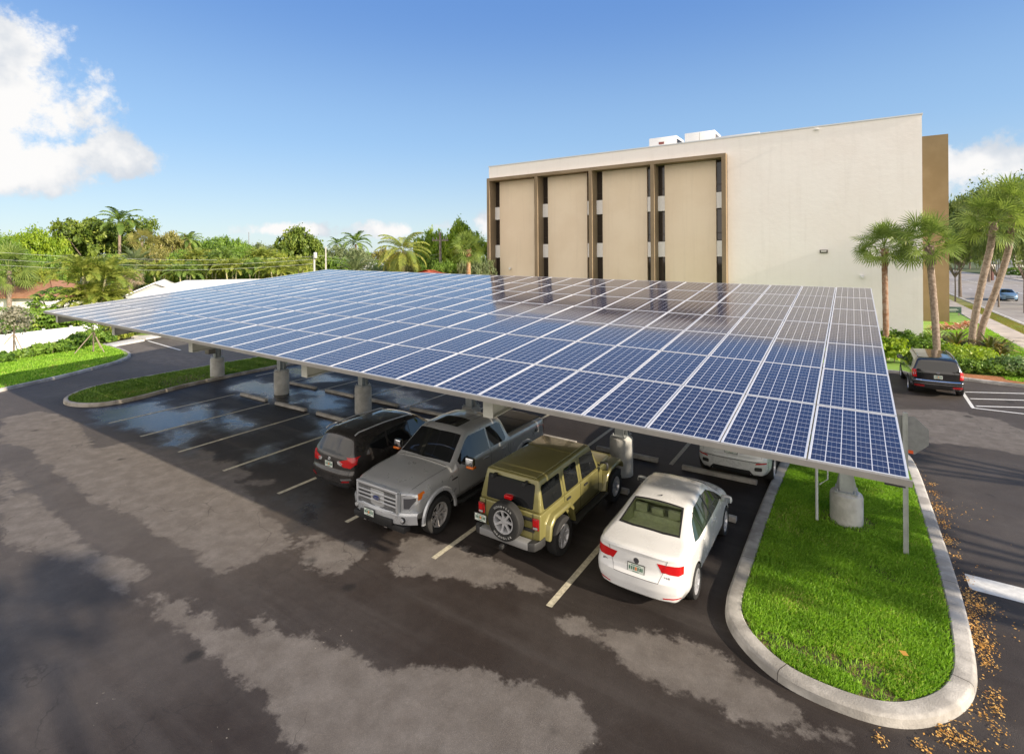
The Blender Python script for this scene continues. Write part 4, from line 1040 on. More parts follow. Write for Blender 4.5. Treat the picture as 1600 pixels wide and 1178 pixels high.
# ---------------------------------------------------------------- crossovers / SUVs
def suv(name, paint, label, loc, rz, S, arches, r, spec):
    car = empty(name, loc, rz, label, 'car'); body, pj = finish_body(S, car, paint, [(y, r+.05, r) for y in arches]); W = S['w'][len(S['w'])//2][1]; h = S['L']/2
    pj.add('windscreen', [('T', spec['ws'])], GLASSD, car, off=.005)
    pj.add('rear_window', [('B', spec['rw'])], spec.get('rwm', GLASSD), car, off=.005, grid=.04)
    for k, poly in enumerate(spec['side']):
        both('side_window', 'R', poly, GLASSD, car, pj, off=.005)
    clad = spec.get('clad')
    if clad: pj.add('lower_cladding', [(sd, clad) for sd in 'RL'], BLACKP, car, off=.006, grid=.15)
    sl = [(sd, line_poly(p)) for sd in 'RL' for p in spec['seams']]+[('B', line_poly(p)) for p in spec.get('rseams', [])]
    merge(body, pj.add('panel_gaps', sl, mat('seam_black', (.008,.008,.008), .7), car, off=.003, grid=.12))
    for nm, side, poly, m_ in spec['lights']: both(nm, side, poly, m_, car, pj, off=.007, grid=.04)
    for nm, side, poly, m_ in spec.get('extra', []): pj.add(nm, [(side, poly)], m_, car, off=.008, grid=.05)
    for sd in 'RL':
        for y in spec['handles']: handle(pj, car, sd, y, spec['hz'], spec.get('hm', paint))
    for x in (1, -1): mirror_part(car, x*W*.97, spec['my'], spec['mz'], paint, .12, .07, .09)
    if 'rails' in spec:
        x, y0, y1, z = spec['rails']
        for s in (1, -1): rail(car, [(s*x, y0-.12, z-.05), (s*x, y0, z), (s*x, (y0+y1)/2, z+.035), (s*x, y1, z), (s*x, y1+.12, z-.06)], .02, spec.get('railm', RIMS))
    for x in (W-.105, -W+.105):
        for y in arches: wheel(car, x, y, r, .23, spec.get('sp', 5), spec.get('rim', RIMS), .68, 'split')
    for p in spec.get('plate', []):
        loc_, no, i, d = pj.t.ray_cast(Vector((0, -6, p)), Vector((0,1,0))); plate(car, spec.get('px', 0), loc_.y-.012, p)
    car.scale = (spec.get('k', 1),)*3
    if 'emblem' in spec:
        z, kind = spec['emblem']; loc_, no, i, d = pj.t.ray_cast(Vector((0, -6, z)), Vector((0,1,0)))
        m = MB()
        if kind == 'ellipses':
            for (a, b, cx, cz) in ((.075,.05,0,0), (.022,.042,0,.0), (.05,.02,0,.018)):
                pts = [(cx+.75*a*math.cos(t*math.pi/10), -.004, cz+.75*b*math.sin(t*math.pi/10)) for t in range(21)]; m.tube(pts, .004, 6)
            m.build('badge', CHROME, car, loc=tuple(loc_+Vector((0,-.004,0))))
        else:
            m.rev([(.01,0),(.055,0),(.06,-.004),(.055,-.008)], 24, 'y'); o = m.build('badge', CHROME, car, loc=tuple(loc_+Vector((0,-.004,0)))); o.scale = (1.1, 1, .5)
    return car, pj
dark = car_paint('charcoal_paint', (.040, .036, .034), .5, .28, .8, .05)
Sr = dict(L=4.57, crown=.035, rplan=.16, fplan=.34,
    w=[(-2.285,.85),(-1.9,.90),(-1.2,.915),(0,.92),(1.3,.915),(1.9,.895),(2.285,.82)],
    zb=[(-2.285,.36),(-1.9,.27),(1.9,.25),(2.285,.30)],
    zs=[(-2.285,1.08),(-1.5,1.07),(0,1.03),(1.0,1.0),(1.6,.93),(2.285,.78)],
    zt=[(-2.285,1.60),(-2.1,1.625),(-1.0,1.67),(0,1.68),(.30,1.66),(.5,1.60),(1.22,1.13),(1.35,1.09),(1.9,.99),(2.2,.87),(2.285,.80)],
    wt=[(-2.285,.60),(-1.5,.64),(0,.66),(.45,.63),(1.2,.74),(1.6,.76),(2.285,.68)],
    rear=[(0,.08),(.35,.02),(.5,0),(.72,.0),(.80,.05),(1.0,.05),(1.15,.08),(1.60,.36),(1.7,.40)],
    front=[(0,.10),(.3,.02),(.55,.0),(.8,.08),(1.1,.2)])
suv('crossover', dark, 'dark grey crossover with roof rails parked tail outwards left of the silver pickup', (-11.50, 8.74+2.22, 0), 0, Sr, (-1.33, 1.33), .35, dict(
    ws=[(-.70,1.16),(.70,1.16),(.56,.50),(-.56,.50)], rw=[(-.62,1.17),(.62,1.17),(.70,1.22),(.58,1.52),(-.58,1.52),(-.70,1.22)],
    side=[[(-.02,1.10),(-.02,1.57),(.42,1.55),(1.02,1.14),(.95,1.08)], [(-.90,1.12),(-.86,1.53),(-.08,1.575),(-.08,1.10)], [(-1.62,1.30),(-1.30,1.47),(-.93,1.52),(-.97,1.13),(-1.2,1.14)]],
    seams=[[(.98,1.08),(1.02,.7),(.95,.38)], [(-.05,1.08),(-.05,.38)], [(-.95,1.10),(-.90,.85),(-1.1,.5)]], rseams=[[(-.74,1.12),(-.70,.62),(.70,.62),(.74,1.12)]],
    lights=[('tail_light','B',[(.36,1.02),(.62,1.10),(.83,1.16),(.85,.98),(.74,.88),(.52,.90)],RED), ('tail_light','R',[(-2.15,1.0),(-2.0,1.04),(-1.96,1.15),(-2.15,1.15)],RED),
            ('reverse_lamp','B',[(.30,1.01),(.37,1.035),(.50,.98),(.46,.92),(.34,.94)],CLEARL), ('rear_reflector','B',[(.50,.50),(.74,.53),(.74,.58),(.54,.56)],REDD), ('headlight','F',[(.40,.84),(.78,.90),(.80,.98),(.5,.90)],CLEARL)],
    extra=[('rear_bumper_skin','B',rrect(-.72,.72,.37,.46,.04),BLACKP), ('bumper_trim','B',[(.46,.60),(.78,.64),(.80,.60),(.50,.55)],mat('bumper_grey',(.12,.12,.12),.4)), ('front_grille','F',rrect(-.5,.5,.4,.55,.04),BLACKP)],
    handles=(.15,-.75), hz=.98, my=.92, mz=1.12, rails=(.60,-1.75,.15,1.70), clad=None, plate=[.90], k=.975, px=-.0, emblem=(1.04,'ellipses')))
wx = car_paint('pearl_white_paint', (.62, .63, .61), .1, .25, .8, .10)
Sx = dict(L=4.85, crown=.04, rplan=.20, fplan=.34,
    w=[(-2.425,.88),(-2.0,.94),(-1.2,.962),(0,.965),(1.4,.96),(2.0,.93),(2.425,.86)],
    zb=[(-2.425,.36),(-2.0,.27),(2.0,.25),(2.425,.30)],
    zs=[(-2.425,1.10),(-1.5,1.12),(0,1.08),(1.1,1.04),(1.7,.99),(2.425,.84)],
    zt=[(-2.425,1.64),(-2.2,1.67),(-1.0,1.75),(0,1.76),(.30,1.73),(.5,1.67),(1.25,1.18),(1.4,1.13),(2.0,1.03),(2.35,.90),(2.425,.86)],
    wt=[(-2.425,.62),(-1.5,.66),(0,.69),(.45,.66),(1.2,.78),(1.6,.80),(2.425,.72)],
    rear=[(0,.10),(.35,.03),(.5,0),(.78,.0),(.86,.05),(1.1,.06),(1.25,.10),(1.66,.32),(1.8,.36)],
    front=[(0,.10),(.3,.02),(.6,.0),(.85,.08),(1.1,.2)])
suv('crossover', wx, 'white crossover half hidden beneath the carport edge, its tail behind a wheel stop', (-2.80, 15.12+2.425, 0), 0, Sx, (-1.47, 1.46), .37, dict(
    ws=[(-.74,1.2),(.74,1.2),(.60,.55),(-.60,.55)], rw=[(-.66,1.20),(.66,1.20),(.60,1.56),(-.60,1.56)],
    side=[[(-.02,1.16),(-.02,1.63),(.42,1.61),(1.06,1.20),(1.0,1.14)], [(-.95,1.18),(-.90,1.61),(-.08,1.63),(-.08,1.16)], [(-1.75,1.28),(-1.50,1.50),(-.98,1.60),(-1.02,1.19)]],
    seams=[[(1.02,1.1),(1.06,.7),(1.0,.38)], [(-.05,1.12),(-.05,.38)], [(-1.0,1.14),(-.95,.85),(-1.15,.5)]], rseams=[[(-.80,1.15),(-.72,.72),(.72,.72),(.80,1.15)], [(-.70,.735),(.70,.735)]],
    lights=[('tail_light','B',[(.56,1.0),(.70,1.03),(.88,1.08),(.88,.94),(.6,.94)],RED), ('rear_reflector','B',[(.60,.665),(.86,.70),(.86,.73),(.62,.705)],RED), ('fog_recess','B',rrect(.58,.76,.50,.60,.03),BLACKP), ('headlight','F',[(.40,.84),(.82,.90),(.84,.98),(.5,.90)],CLEARL)],
    extra=[('diffuser','B',[(-.48,.36),(.48,.36),(.56,.38),(.46,.50),(-.46,.50),(-.56,.38)],BLACKP), ('front_grille','F',rrect(-.3,.3,.6,.75,.04),BLACKP)],
    handles=(.15,-.8), hz=1.02, my=.95, mz=1.16, sp=5, plate=[.94], emblem=(1.10,'disc')))
bk = car_paint('black_paint', (.010, .010, .011), .2, .12, 1., .03)
Se = dict(L=5.0, crown=.035, rplan=.14, fplan=.30,
    w=[(-2.5,.92),(-2.0,.98),(-1.2,1.0),(0,1.0),(1.4,1.0),(2.0,.98),(2.5,.90)],
    zb=[(-2.5,.38),(-2.0,.28),(2.0,.26),(2.5,.32)],
    zs=[(-2.5,1.12),(-1.5,1.12),(0,1.10),(1.1,1.08),(1.7,1.04),(2.5,.92)],
    zt=[(-2.5,1.66),(-2.3,1.70),(-1.0,1.76),(0,1.77),(.30,1.75),(.5,1.69),(1.3,1.20),(1.45,1.16),(2.0,1.10),(2.4,1.0),(2.5,.95)],
    wt=[(-2.5,.70),(-1.5,.73),(0,.74),(.45,.71),(1.2,.82),(1.6,.86),(2.5,.80)],
    rear=[(0,.08),(.35,.02),(.5,0),(.72,.0),(.78,.07),(1.1,.08),(1.2,.10),(1.66,.30),(1.8,.34)],
    front=[(0,.10),(.3,.02),(.6,.0),(.9,.06),(1.1,.2)])
suv('large_crossover', bk, 'glossy black sport utility car parked facing the kerb by the palms and the office wall', (3.0, 29.0+2.4, 0), R(2), Se, (-1.45, 1.43), .38, dict(
    ws=[(-.76,1.24),(.76,1.24),(.64,.56),(-.64,.56)], rw=[(-.76,1.20),(.76,1.20),(.68,1.58),(-.68,1.58)],
    side=[[(.02,1.20),(.02,1.64),(.42,1.62),(1.06,1.24),(1.0,1.17)], [(-.92,1.20),(-.90,1.62),(-.05,1.64),(-.05,1.20)], [(-1.95,1.24),(-1.85,1.52),(-1.05,1.61),(-1.02,1.21)]],
    seams=[[(1.02,1.1),(1.06,.7),(1.0,.38)], [(-.02,1.12),(-.02,.38)], [(-1.0,1.14),(-.98,.85),(-1.15,.5)]], rseams=[[(-.84,1.15),(-.80,.66),(.80,.66),(.84,1.15)]],
    lights=[('tail_light','B',[(.76,.86),(.90,.86),(.93,1.05),(.90,1.20),(.78,1.20)],RED), ('reverse_lamp','B',[(.79,.94),(.88,.94),(.90,1.06),(.80,1.06)],CLEARL), ('rear_reflector','B',rrect(.50,.86,.46,.55,.02),REDD), ('headlight','F',[(.50,.86),(.86,.90),(.88,1.0),(.5,.94)],CLEARL)],
    extra=[('chrome_strip','B',rrect(-.80,.80,.735,.765,.01),CHROME), ('bumper_strip','B',rrect(-.86,.86,.60,.62,.008),CHROME), ('front_grille','F',rrect(-.5,.5,.7,.9,.04),CHROME)],
    handles=(.15,-.8), hz=1.04, my=.98, mz=1.2, rails=(.66,-1.7,.2,1.79), railm=CHROME, plate=[.93], k=.96, emblem=(1.10,'disc')))
# ---------------------------------------------------------------- silver pickup, nose to the camera
def pickup():
    car = empty('pickup_truck', (-8.86, 8.02+2.95, 0), math.pi, 'silver grey crew cab pickup parked nose outwards between the dark crossover and the olive off-roader', 'pickup')
    P = car_paint('silver_grey_paint', (.47, .475, .47), .4, .3, .7, .15); P2 = car_paint('bumper_silver', (.55, .56, .57), .4, .28, .7, .08)
    gap = mat('seam_black', (.008,.008,.008), .7)
    S = dict(L=5.9, sm=.04, crown=.045, rplan=.05, fplan=.30,
        w=[(-2.95,.96),(-2.8,.985),(-1,.99),(0,.99),(1.6,.99),(2.4,.985),(2.95,.93)],
        zb=[(-2.95,.55),(-2.2,.48),(2.1,.44),(2.95,.50)],
        zs=[(-2.95,1.22),(-.9,1.22),(0,1.19),(1.2,1.17),(1.8,1.16),(2.95,1.10)],
        zt=[(-2.95,1.33),(-.98,1.33),(-.96,1.345),(-.84,1.84),(-.6,1.905),(0,1.92),(.62,1.90),(.78,1.84),(1.42,1.34),(1.55,1.29),(2.2,1.25),(2.8,1.19),(2.95,1.14)],
        wt=[(-2.95,.93),(-.98,.93),(-.84,.70),(0,.72),(.7,.69),(1.35,.84),(1.6,.88),(2.95,.82)],
        rear=[(0,.0),(3,.0)], front=[(0,.06),(.5,.02),(.8,.0),(1.1,.0),(1.2,.04),(1.3,.1)])
    cut = MB(); cut.box(-.78, .78, -2.85, -1.02, .85, 1.6); cm = cut.mesh('cut', [UNDER, UNDER]); cm.polygons.foreach_set('material_index', [1]*6)
    body, pj = finish_body(S, car, P, [(1.98, .50, .43), (-1.70, .50, .43)], [cm])
    m = MB(); m.box(-.80, .80, -2.87, -1.0, 1.335, 1.372); o = m.build('bed_cover', mat('vinyl_cover', (.022,.020,.018), .45, bump=.2, bscale=20), car, bevel=.015)
    m = MB(); 
    for y in (-1.6, -2.2): m.box(-.79, .79, y-.01, y+.01, 1.3725, 1.376)
    m.build('cover_ribs', BLACKP, o)
    pj.add('windscreen', [('T', [(-.80,1.40),(0,1.46),(.80,1.40),(.66,.80),(0,.84),(-.66,.80)])], GLASSD, car, off=.005)
    pj.add('sunroof', [('T', rrect(-.40,.40,.05,.62,.05))], GLASSD, car, off=.006)
    pj.add('rear_window', [('B', rrect(-.60,.60,1.42,1.76,.05))], GLASSD, car, off=.005)
    for poly in ([(-.02,1.29),(-.02,1.78),(.62,1.77),(.78,1.70),(1.22,1.36),(1.18,1.27)], [(-.80,1.35),(-.74,1.72),(-.60,1.78),(-.08,1.785),(-.08,1.30),(-.72,1.30)]):
        both('side_window', 'R', poly, GLASSD, car, pj, off=.005)
    sl = [(sd, line_poly(p)) for sd in 'RL' for p in ([(1.26,1.28),(1.30,.9),(1.24,.55)], [(-.05,1.28),(-.05,.55)], [(-.86,1.30),(-.86,.98),(-1.12,.62)], [(-.96,1.33),(-.96,.52)], [(-.9,.60),(1.2,.60)])]
    sl += [('T', line_poly([(-.82,1.52),(-.80,2.0),(-.76,2.85)], .01)), ('T', line_poly([(.82,1.52),(.80,2.0),(.76,2.85)], .01)), ('T', line_poly([(-.84,1.50),(.84,1.50)], .014))]
    sl += [('T', line_poly([(x,-.75),(x,.0)], .012)) for x in (-.42,-.2,.2,.42)]
    merge(body, pj.add('panel_gaps', sl, gap, car, off=.003, grid=.12))
    # raised bonnet centre and fender flares
    for sd in (1, -1):
        for yc in (1.98, -1.70):
            m = MB(); n = 22; vs = []; R0, R1 = .50, .60
            for i in range(n+1):
                a = math.pi*(-.01+1.02*i/n)
                for rr, xx in ((R0, .985), (R0+.015, 1.022), (R1-.03, 1.022), (R1, .985)): vs.append((sd*xx, yc+rr*math.cos(a), .43+rr*math.sin(a)))
            fs = [(i*4+k, i*4+k+1, i*4+k+5, i*4+k+4) for i in range(n) for k in range(3)]
            m.add(vs, fs); m.build('fender_flare', P2, car, smooth=True)
    SATIN = mat('satin_chrome', (.62,.63,.64), .3, .55)
    # grille: chrome surround, bars, mesh, oval emblem
    yf = 2.95
    m = MB()
    fr = lambda z: yf-.03+(0 if z < 1 else -.0)
    g = empty('grille', (0, yf-.015, .95)); g.parent = car
    o = MB(); o.box(-.645, .645, -.06, .055, .205, .265); o.box(-.645, .645, -.06, .05, -.26, -.215); o.box(-.645, -.60, -.06, .05, -.215, .205); o.box(.60, .645, -.06, .05, -.215, .205); o.build('grille_surround', SATIN, g, bevel=.012)
    for z in (-.085, .0, .085): 
        o = MB(); o.box(-.60, .60, .0, .035, z-.017, z+.017); o.build('grille_bar', SATIN, g, bevel=.008)
    o = MB()
    o.box(-.60, .60, -.05, .01, -.21, .21, 1)
    for r_ in range(4):
        for c_ in range(34):
            for z0 in (.115, -.195): o.box(-.585+c_*.035, -.571+c_*.035, .011, .018, z0+r_*.021, z0+r_*.021+.009)
    o.build('grille_mesh', [SATIN, mat('grille_dark', (.03,.03,.03), .5)], g)
    o = MB(); o.rev([(.01,.0),(.098,.0),(.10,.01),(.01,.012)], 30, 'y'); e = o.build('badge', CHROME, g, loc=(0,.037,0)); e.scale = (1.25,1,.52)
    o = MB(); o.rev([(.01,.012),(.088,.0122),(.086,.016),(.01,.017)], 30, 'y'); e2 = o.build('badge_field', mat('badge_blue', (.01,.03,.15), .3, coat=.5), e)
    t = link('badge_lettering', textmesh('Ford', .09, .002), e); t.location = (0,.019,0); t.rotation_euler = (R(90), 0, math.pi); t.scale = (1,1.7,1); t.data.materials.append(CHROME)
    both('headlight', 'F', [(.66,.76),(.80,.76),(.97,.98),(.97,1.10),(.66,1.10)], CLEARL, car, pj, off=.012, grid=.04)
    both('headlamp_housing', 'F', [(.70,.82),(.80,.82),(.90,.98),(.90,1.04),(.70,1.04)], mat('lamp_dark', (.12,.12,.13), .2, .4, coat=.8), car, pj, off=.02, grid=.04)
    both('turn_lamp', 'R', [(2.40,.99),(2.62,.97),(2.62,1.10),(2.45,1.12)], AMBER, car, pj, off=.012, grid=.04)
    # bumper
    m = MB(); n = 16; vs = []
    prof = [(-.06,.74),(.05,.745),(.075,.70),(.075,.66),(.055,.50),(-.06,.46)]
    for i in range(n+1):
        x = -1.0+2*i/n; yy = yf-.03-.26*(abs(x))**3.2
        for dy, z in prof: vs.append((x, yy+dy, z))
    k = len(prof); fs = [(i*k+j, i*k+j+1, (i+1)*k+j+1, (i+1)*k+j) for i in range(n) for j in range(k-1)]
    m.add(vs, fs); m.build('front_bumper', P2, car, smooth=True, angle=50)
    m = MB(); m.box(-.50, .50, yf-.04, yf+.058, .46, .60); m.box(-.80,.80,yf-.22,yf-.02,.34,.47); m.build('bumper_intake', BLACKP, car, bevel=.01)
    for x in (.72, -.72):
        yy = yf-.03-.26*(abs(x))**3.2
        m = MB(); m.rev([(.075,.0),(.075,.025),(.06,.028)], 20, 'y', c=(0,0,0)); f = m.build('fog_lamp', BLACKP, car, loc=(x, yy+.055, .60)); m = MB(); m.rev([(.05,.028),(.045,.04),(.01,.045)], 16, 'y'); m.build('lens', CLEARL, f, smooth=True)
        m = MB(); m.tube([(x*.45-.03, yf-.05, .40), (x*.45-.03, yf+.06, .40), (x*.45+.03, yf+.06, .40), (x*.45+.03, yf-.05, .40)], .014, 6); m.build('tow_hook', CHROME, car, smooth=True)
    plate(car, .18, yf+.075, .60, face=1)
    m = MB(); m.box(-.95, .95, -2.98, -2.90, .48, .66); m.build('rear_bumper', CHROME, car, bevel=.02)
    both('tail_light', 'R', [(-2.93,.92),(-2.80,.92),(-2.80,1.24),(-2.93,1.24)], RED, car, pj, off=.008, grid=.04)
    both('tail_light', 'B', [(.86,.92),(.97,.92),(.97,1.24),(.86,1.24)], RED, car, pj, off=.008, grid=.04)
    for sd in 'RL':
        handle(pj, car, sd, .18, 1.13, CHROME, .2); handle(pj, car, sd, -.66, 1.14, CHROME, .2)
    # big mirrors
    for s in (1, -1):
        a = MB(); a.box(min(.9*s,1.12*s), max(.9*s,1.12*s), 1.08, 1.13, 1.27, 1.32); r_ = a.build('side_mirror', BLACKP, car)
        a = MB(); a.box(min(1.08*s,1.32*s), max(1.08*s,1.32*s), 1.06, 1.18, 1.27, 1.47); a.build('mirror_cap', CHROME, r_, bevel=.035)
        a = MB(); a.box(min(1.12*s,1.33*s), max(1.12*s,1.33*s), 1.055, 1.185, 1.225, 1.27); a.build('mirror_lamp', AMBER, r_, bevel=.01)
    for s in (1, -1):
        t = link('fender_badge', textmesh('4x4', .15, .002), car); t.rotation_euler = (R(90), 0, s*R(90)); t.location = (s*.992, -2.35, 1.12); t.data.materials.append(mat('decal_dark', (.03,.03,.03), .5))
        m = MB(); m.box(-.10,.10,-.004,.004,-.018,.018); q = m.build('side_emblem', CHROME, car, loc=(s*.995, 1.45, 1.05)); q.rotation_euler = (0,0,R(90))
    for s in (1, -1):
        m = MB(); m.tube([(s*.92,-1.0,.42),(s*.98,-.9,.40),(s*.98,1.2,.40),(s*.92,1.3,.42)], .045, 8); m.build('running_board', BLACKP, car, smooth=True)
    bz = mat('satin_alloy', (.50,.48,.46), .3, .5)
    for x in (.86, -.86):
        wheel(car, x, 1.98, .415, .28, 7, bz, .64, 'split'); wheel(car, x, -1.70, .415, .28, 7, bz, .64, 'split')
pickup()

# ---------------------------------------------------------------- olive off-roader, tail to the camera
def offroader():
    car = empty('off_road_vehicle', (-5.97, 8.95+2.06, 0), R(-.5), 'boxy olive green off-roader with spare wheel on its tailgate, between pickup and white sedan', 'off-road car')
    car.scale = (.965,)*3
    P = car_paint('olive_paint', (.205, .185, .062), .25, .33, .6, .12)
    h = 2.12; gap = mat('seam_black', (.008,.008,.008), .7); GREYB = mat('bumper_light_grey', (.035,.035,.035), .5, .2, var=.1)
    # tub
    m = MB(); m.extr([(-h+.02,.55),(-h,.62),(-h+.02,1.14),(.98,1.14),(1.02,1.10),(1.02,.50),(-1.0,.50)], 'x', -.79, .79)
    tub = m.mesh('tub', [P, UNDER], bevel=.035, seg=3)
    cut = [arch_cutter(s*.79, -1.30, .46, .46, .4) for s in (1, -1)]
    tb = apply_bool(tub, cut, []); link('body', shade(tb), car)
    # bonnet and grille block
    m = MB(); m.add([(-.72,.98,.62),(.72,.98,.62),(.56,2.0,.62),(-.56,2.0,.62),(-.70,.98,1.13),(.70,.98,1.13),(.56,2.0,1.05),(-.56,2.0,1.05)], [(0,3,2,1),(4,5,6,7),(0,1,5,4),(1,2,6,5),(2,3,7,6),(3,0,4,7)])
    m.build('bonnet', P, car, bevel=.05, seg=3)
    m = MB(); m.box(-.60,.60,1.99,2.06,.56,1.04); m.build('grille', P, car, bevel=.02)
    m = MB()
    for k in range(7): m.box(-.235+k*.07, -.20+k*.07, 2.061, 2.064, .66, .96)
    m.build('grille_slots', UNDER, car)
    for x in (.44, -.44):
        m = MB(); m.rev([(.10,2.06),(.10,2.09),(.085,2.10),(.01,2.105)], 20, 'y', c=(x,0,.84)); m.build('headlight', CLEARL, car, smooth=True)
    # hard top: sides lean inwards, flat roof with raised front panel
    m = MB(); a = [(-.79,-h+.03),(.79,-h+.03),(.79,.86),(-.79,.86)]; b = [(-.675,-h+.16),(.675,-h+.16),(.665,.50),(-.665,.50)]
    m.add([(x,y,1.141) for x,y in a]+[(x,y,1.80) for x,y in b], [(3,2,1,0),(4,5,6,7)]+[(i,(i+1)%4,4+(i+1)%4,4+i) for i in range(4)])
    top = m.mesh('hard_top', [P], bevel=.055, seg=3); pj = Projector(top); ht = link('hard_top', top, car)
    m = MB(); m.extr([(-1.92,1.803),(-.35,1.803),(-.33,1.808),(.40,1.806),(.42,1.815),(.38,1.835),(-.34,1.84),(-.36,1.825),(-1.90,1.822)], 'x', -.60, .60); m.build('roof_panel', P, car, bevel=.012)
    sh = [('T', line_poly([(-.665,-.35),(.665,-.35)], .012))]
    # windows
    pj.add('rear_window', [('B', rrect(-.60,.60,1.20,1.70,.04))], GLASSD, car, off=.008)
    pj.add('windscreen', [('F', rrect(-.66,.66,1.20,1.72,.05))], GLASSD, car, off=.008)
    for poly in (rrect(-1.94,-1.14,1.19,1.68,.05), rrect(-.94,-.34,1.19,1.68,.05), [(-.14,1.19),(.66,1.19),(.52,1.66),(-.14,1.68)]):
        both('side_window', 'R', poly, GLASSD, car, pj, off=.008)
    merge(ht, pj.add('panel_gaps', [(sd, line_poly([(-1.04,1.15),(-1.04,1.75)])) for sd in 'RL']+[(sd, line_poly([(-.24,1.15),(-.24,1.75)])) for sd in 'RL'], gap, car, off=.009))
    m = MB()
    for s in (1, -1):
        a, b = sorted((s*.7905, s*.794))
        for y0, y1, z0, z1 in ((-1.045,-1.035,.80,1.14),(-.245,-.235,.56,1.14),(.775,.785,.56,1.14),(-.80,.78,.555,.565)): m.box(a, b, y0, y1, z0, z1)
    m.box(-.62, -.612, -h-.004, -h+.012, .62, 1.14); m.box(.612, .62, -h-.004, -h+.012, .62, 1.14)
    m.build('door_gaps', gap, car)
    m = MB()
    for z in (.80, 1.02): m.box(.30, .66, -h-.03, -h-.001, z-.035, z+.035)
    m.build('tailgate_hinges', BLACKP, car, bevel=.01)
    for s in (1, -1):
        for y in (-.86, .02):
            m = MB(); m.box(-.01,.03,-.09,.09,-.02,.02); q = m.build('door_handle', BLACKP, car, bevel=.008, loc=(s*.79, y, 1.03)); q.rotation_euler = (0,0,0 if s > 0 else math.pi)
    # wide flares
    for s in (1, -1):
        for yc, zc_ in ((-1.30,.46), (1.62,.46)):
            m = MB(); pts = [(-.62,.10),(-.56,.40),(-.36,.56),(.36,.56),(.56,.40),(.66,.02)] if yc < 0 else [(-.66,.02),(-.52,.42),(-.30,.56),(.40,.56),(.56,.44),(.58,.34)]
            inn_ = [(-.52,.10),(-.47,.34),(-.32,.46),(.32,.46),(.47,.34),(.55,.02)] if yc < 0 else [(-.55,.02),(-.44,.36),(-.27,.46),(.36,.46),(.50,.36),(.52,.30)]
            vs = []; x0 = .78 if yc < 0 else .56
            for (p, q) in zip(pts, inn_):
                vs += [(s*x0, yc+p[0], zc_+p[1]), (s*.875, yc+p[0]*.97, zc_+p[1]*.97-.01), (s*.905, yc+(p[0]+q[0])/2, zc_+(p[1]+q[1])/2-.02), (s*.90, yc+q[0], zc_+q[1]-.02), (s*x0, yc+q[0], zc_+q[1])]
            n = len(pts); fs = [(i*5+j, i*5+j+1, i*5+j+6, i*5+j+5) for i in range(n-1) for j in range(4)]
            m.add(vs, fs); m.build('fender_flare', P, car, bevel=.008)
    # inner black wheel boxes front
    m = MB(); m.box(-.55,.55,1.0,2.05,.45,.62); m.box(-.60,.60,-1.9,1.9,.36,.50); m.build('chassis', UNDER, car)
    for s in (1, -1):
        m = MB(); a, b = sorted((s*.80, s*.96)); m.box(a, b, -.78, 1.02, .44, .50); m.build('running_board', BLACKP, car, bevel=.02)
    # bumpers
    m = MB(); pts = [(-.62,-h-.22),(.62,-h-.22),(.62,-h-.02),(-.62,-h-.02)]; m.prism(pts, .47, .62); m.build('rear_bumper', mat('bumper_silver_plastic', (.24,.24,.24), .45, .3), car, bevel=.02)
    for s in (1, -1):
        p = [(s*.622,-h-.22),(s*.76,-h-.16),(s*.81,-h+.02),(s*.81,-h+.20),(s*.76,-h+.20),(s*.76,-h-.02),(s*.622,-h-.02)]
        m = MB(); m.prism(p if s > 0 else p[::-1], .46, .635); m.build('bumper_corner', GREYB, car, bevel=.02)
    m = MB(); m.box(-.82,.82,2.06,2.22,.50,.66); m.build('front_bumper', BLACKP, car, bevel=.03)
    m = MB(); m.box(-.04,.04,-h-.30,-h,.36,.44); m.build('tow_hitch', BLACKP, car, bevel=.01)
    # lights
    for s in (1, -1):
        m = MB(); m.box(s*.70-.075, s*.70+.075, -h-.045, -h+.0, .84, 1.07); t = m.build('tail_light', REDD, car, bevel=.012)
        m = MB(); m.box(s*.70-.05, s*.70+.05, -h-.052, -h-.046, .862, .90); m.build('reverse_lamp', CLEARL, t)
        m = MB(); m.box(s*.70-.05, s*.70+.05, -h-.052, -h-.046, .92, 1.045); m.build('brake_lens', RED, t)
    m = MB(); m.box(-.09,.09,-h-.03,-h+.10,1.30,1.38); m.build('third_brake_light', RED, car, bevel=.01)
    m = MB(); m.box(-.43,-.37,-h-.02,-h+.14,1.66,1.74); m.box(.37,.43,-h-.02,-h+.14,1.66,1.74); m.build('window_hinges', BLACKP, car, bevel=.01)
    plate(car, -.70, -h-.06, .74)
    # spare wheel on the tailgate
    sp = wheel(car, -.10, -h-.21, .40, .24, 7, RIMS, .60, 'solid', name='spare_wheel'); sp.location = (.05, -h-.17, .93); sp.rotation_euler = (0, 0, -R(90))
    WL = mat('white_tyre_lettering', (.55,.55,.53), .6)
    for txt, a0 in (('GOODYEAR', 90), ('WRANGLER', -90)):
        for i, ch in enumerate(txt):
            a = R(a0+(3.5-i)*(11 if a0 > 0 else -11)); r_ = .322
            t = link('lettering', textmesh(ch, .06, .001), sp); t.data.materials.append(WL)
            u = Vector((math.cos(a), math.sin(a)))          # u.x = to the right seen from behind, u.y = up
            lx = Vector((0, -1, 0)) if 0 else Vector((0, 1, 0))
            t.location = (.121, u.x*r_, u.y*r_)
            rot = a-math.pi/2 if a0 > 0 else a+math.pi/2
            t.rotation_euler = Matrix.Rotation(R(90), 4, 'Z').to_euler()
            t.matrix_local = Matrix.Translation(t.location) @ Matrix.Rotation(R(90), 4, 'Z') @ Matrix.Rotation(R(90), 4, 'X') @ Matrix.Rotation(rot, 4, 'Z')
    for s in (1, -1): mirror_part(car, s*.84, .80, 1.22, BLACKP, .11, .06, .10)
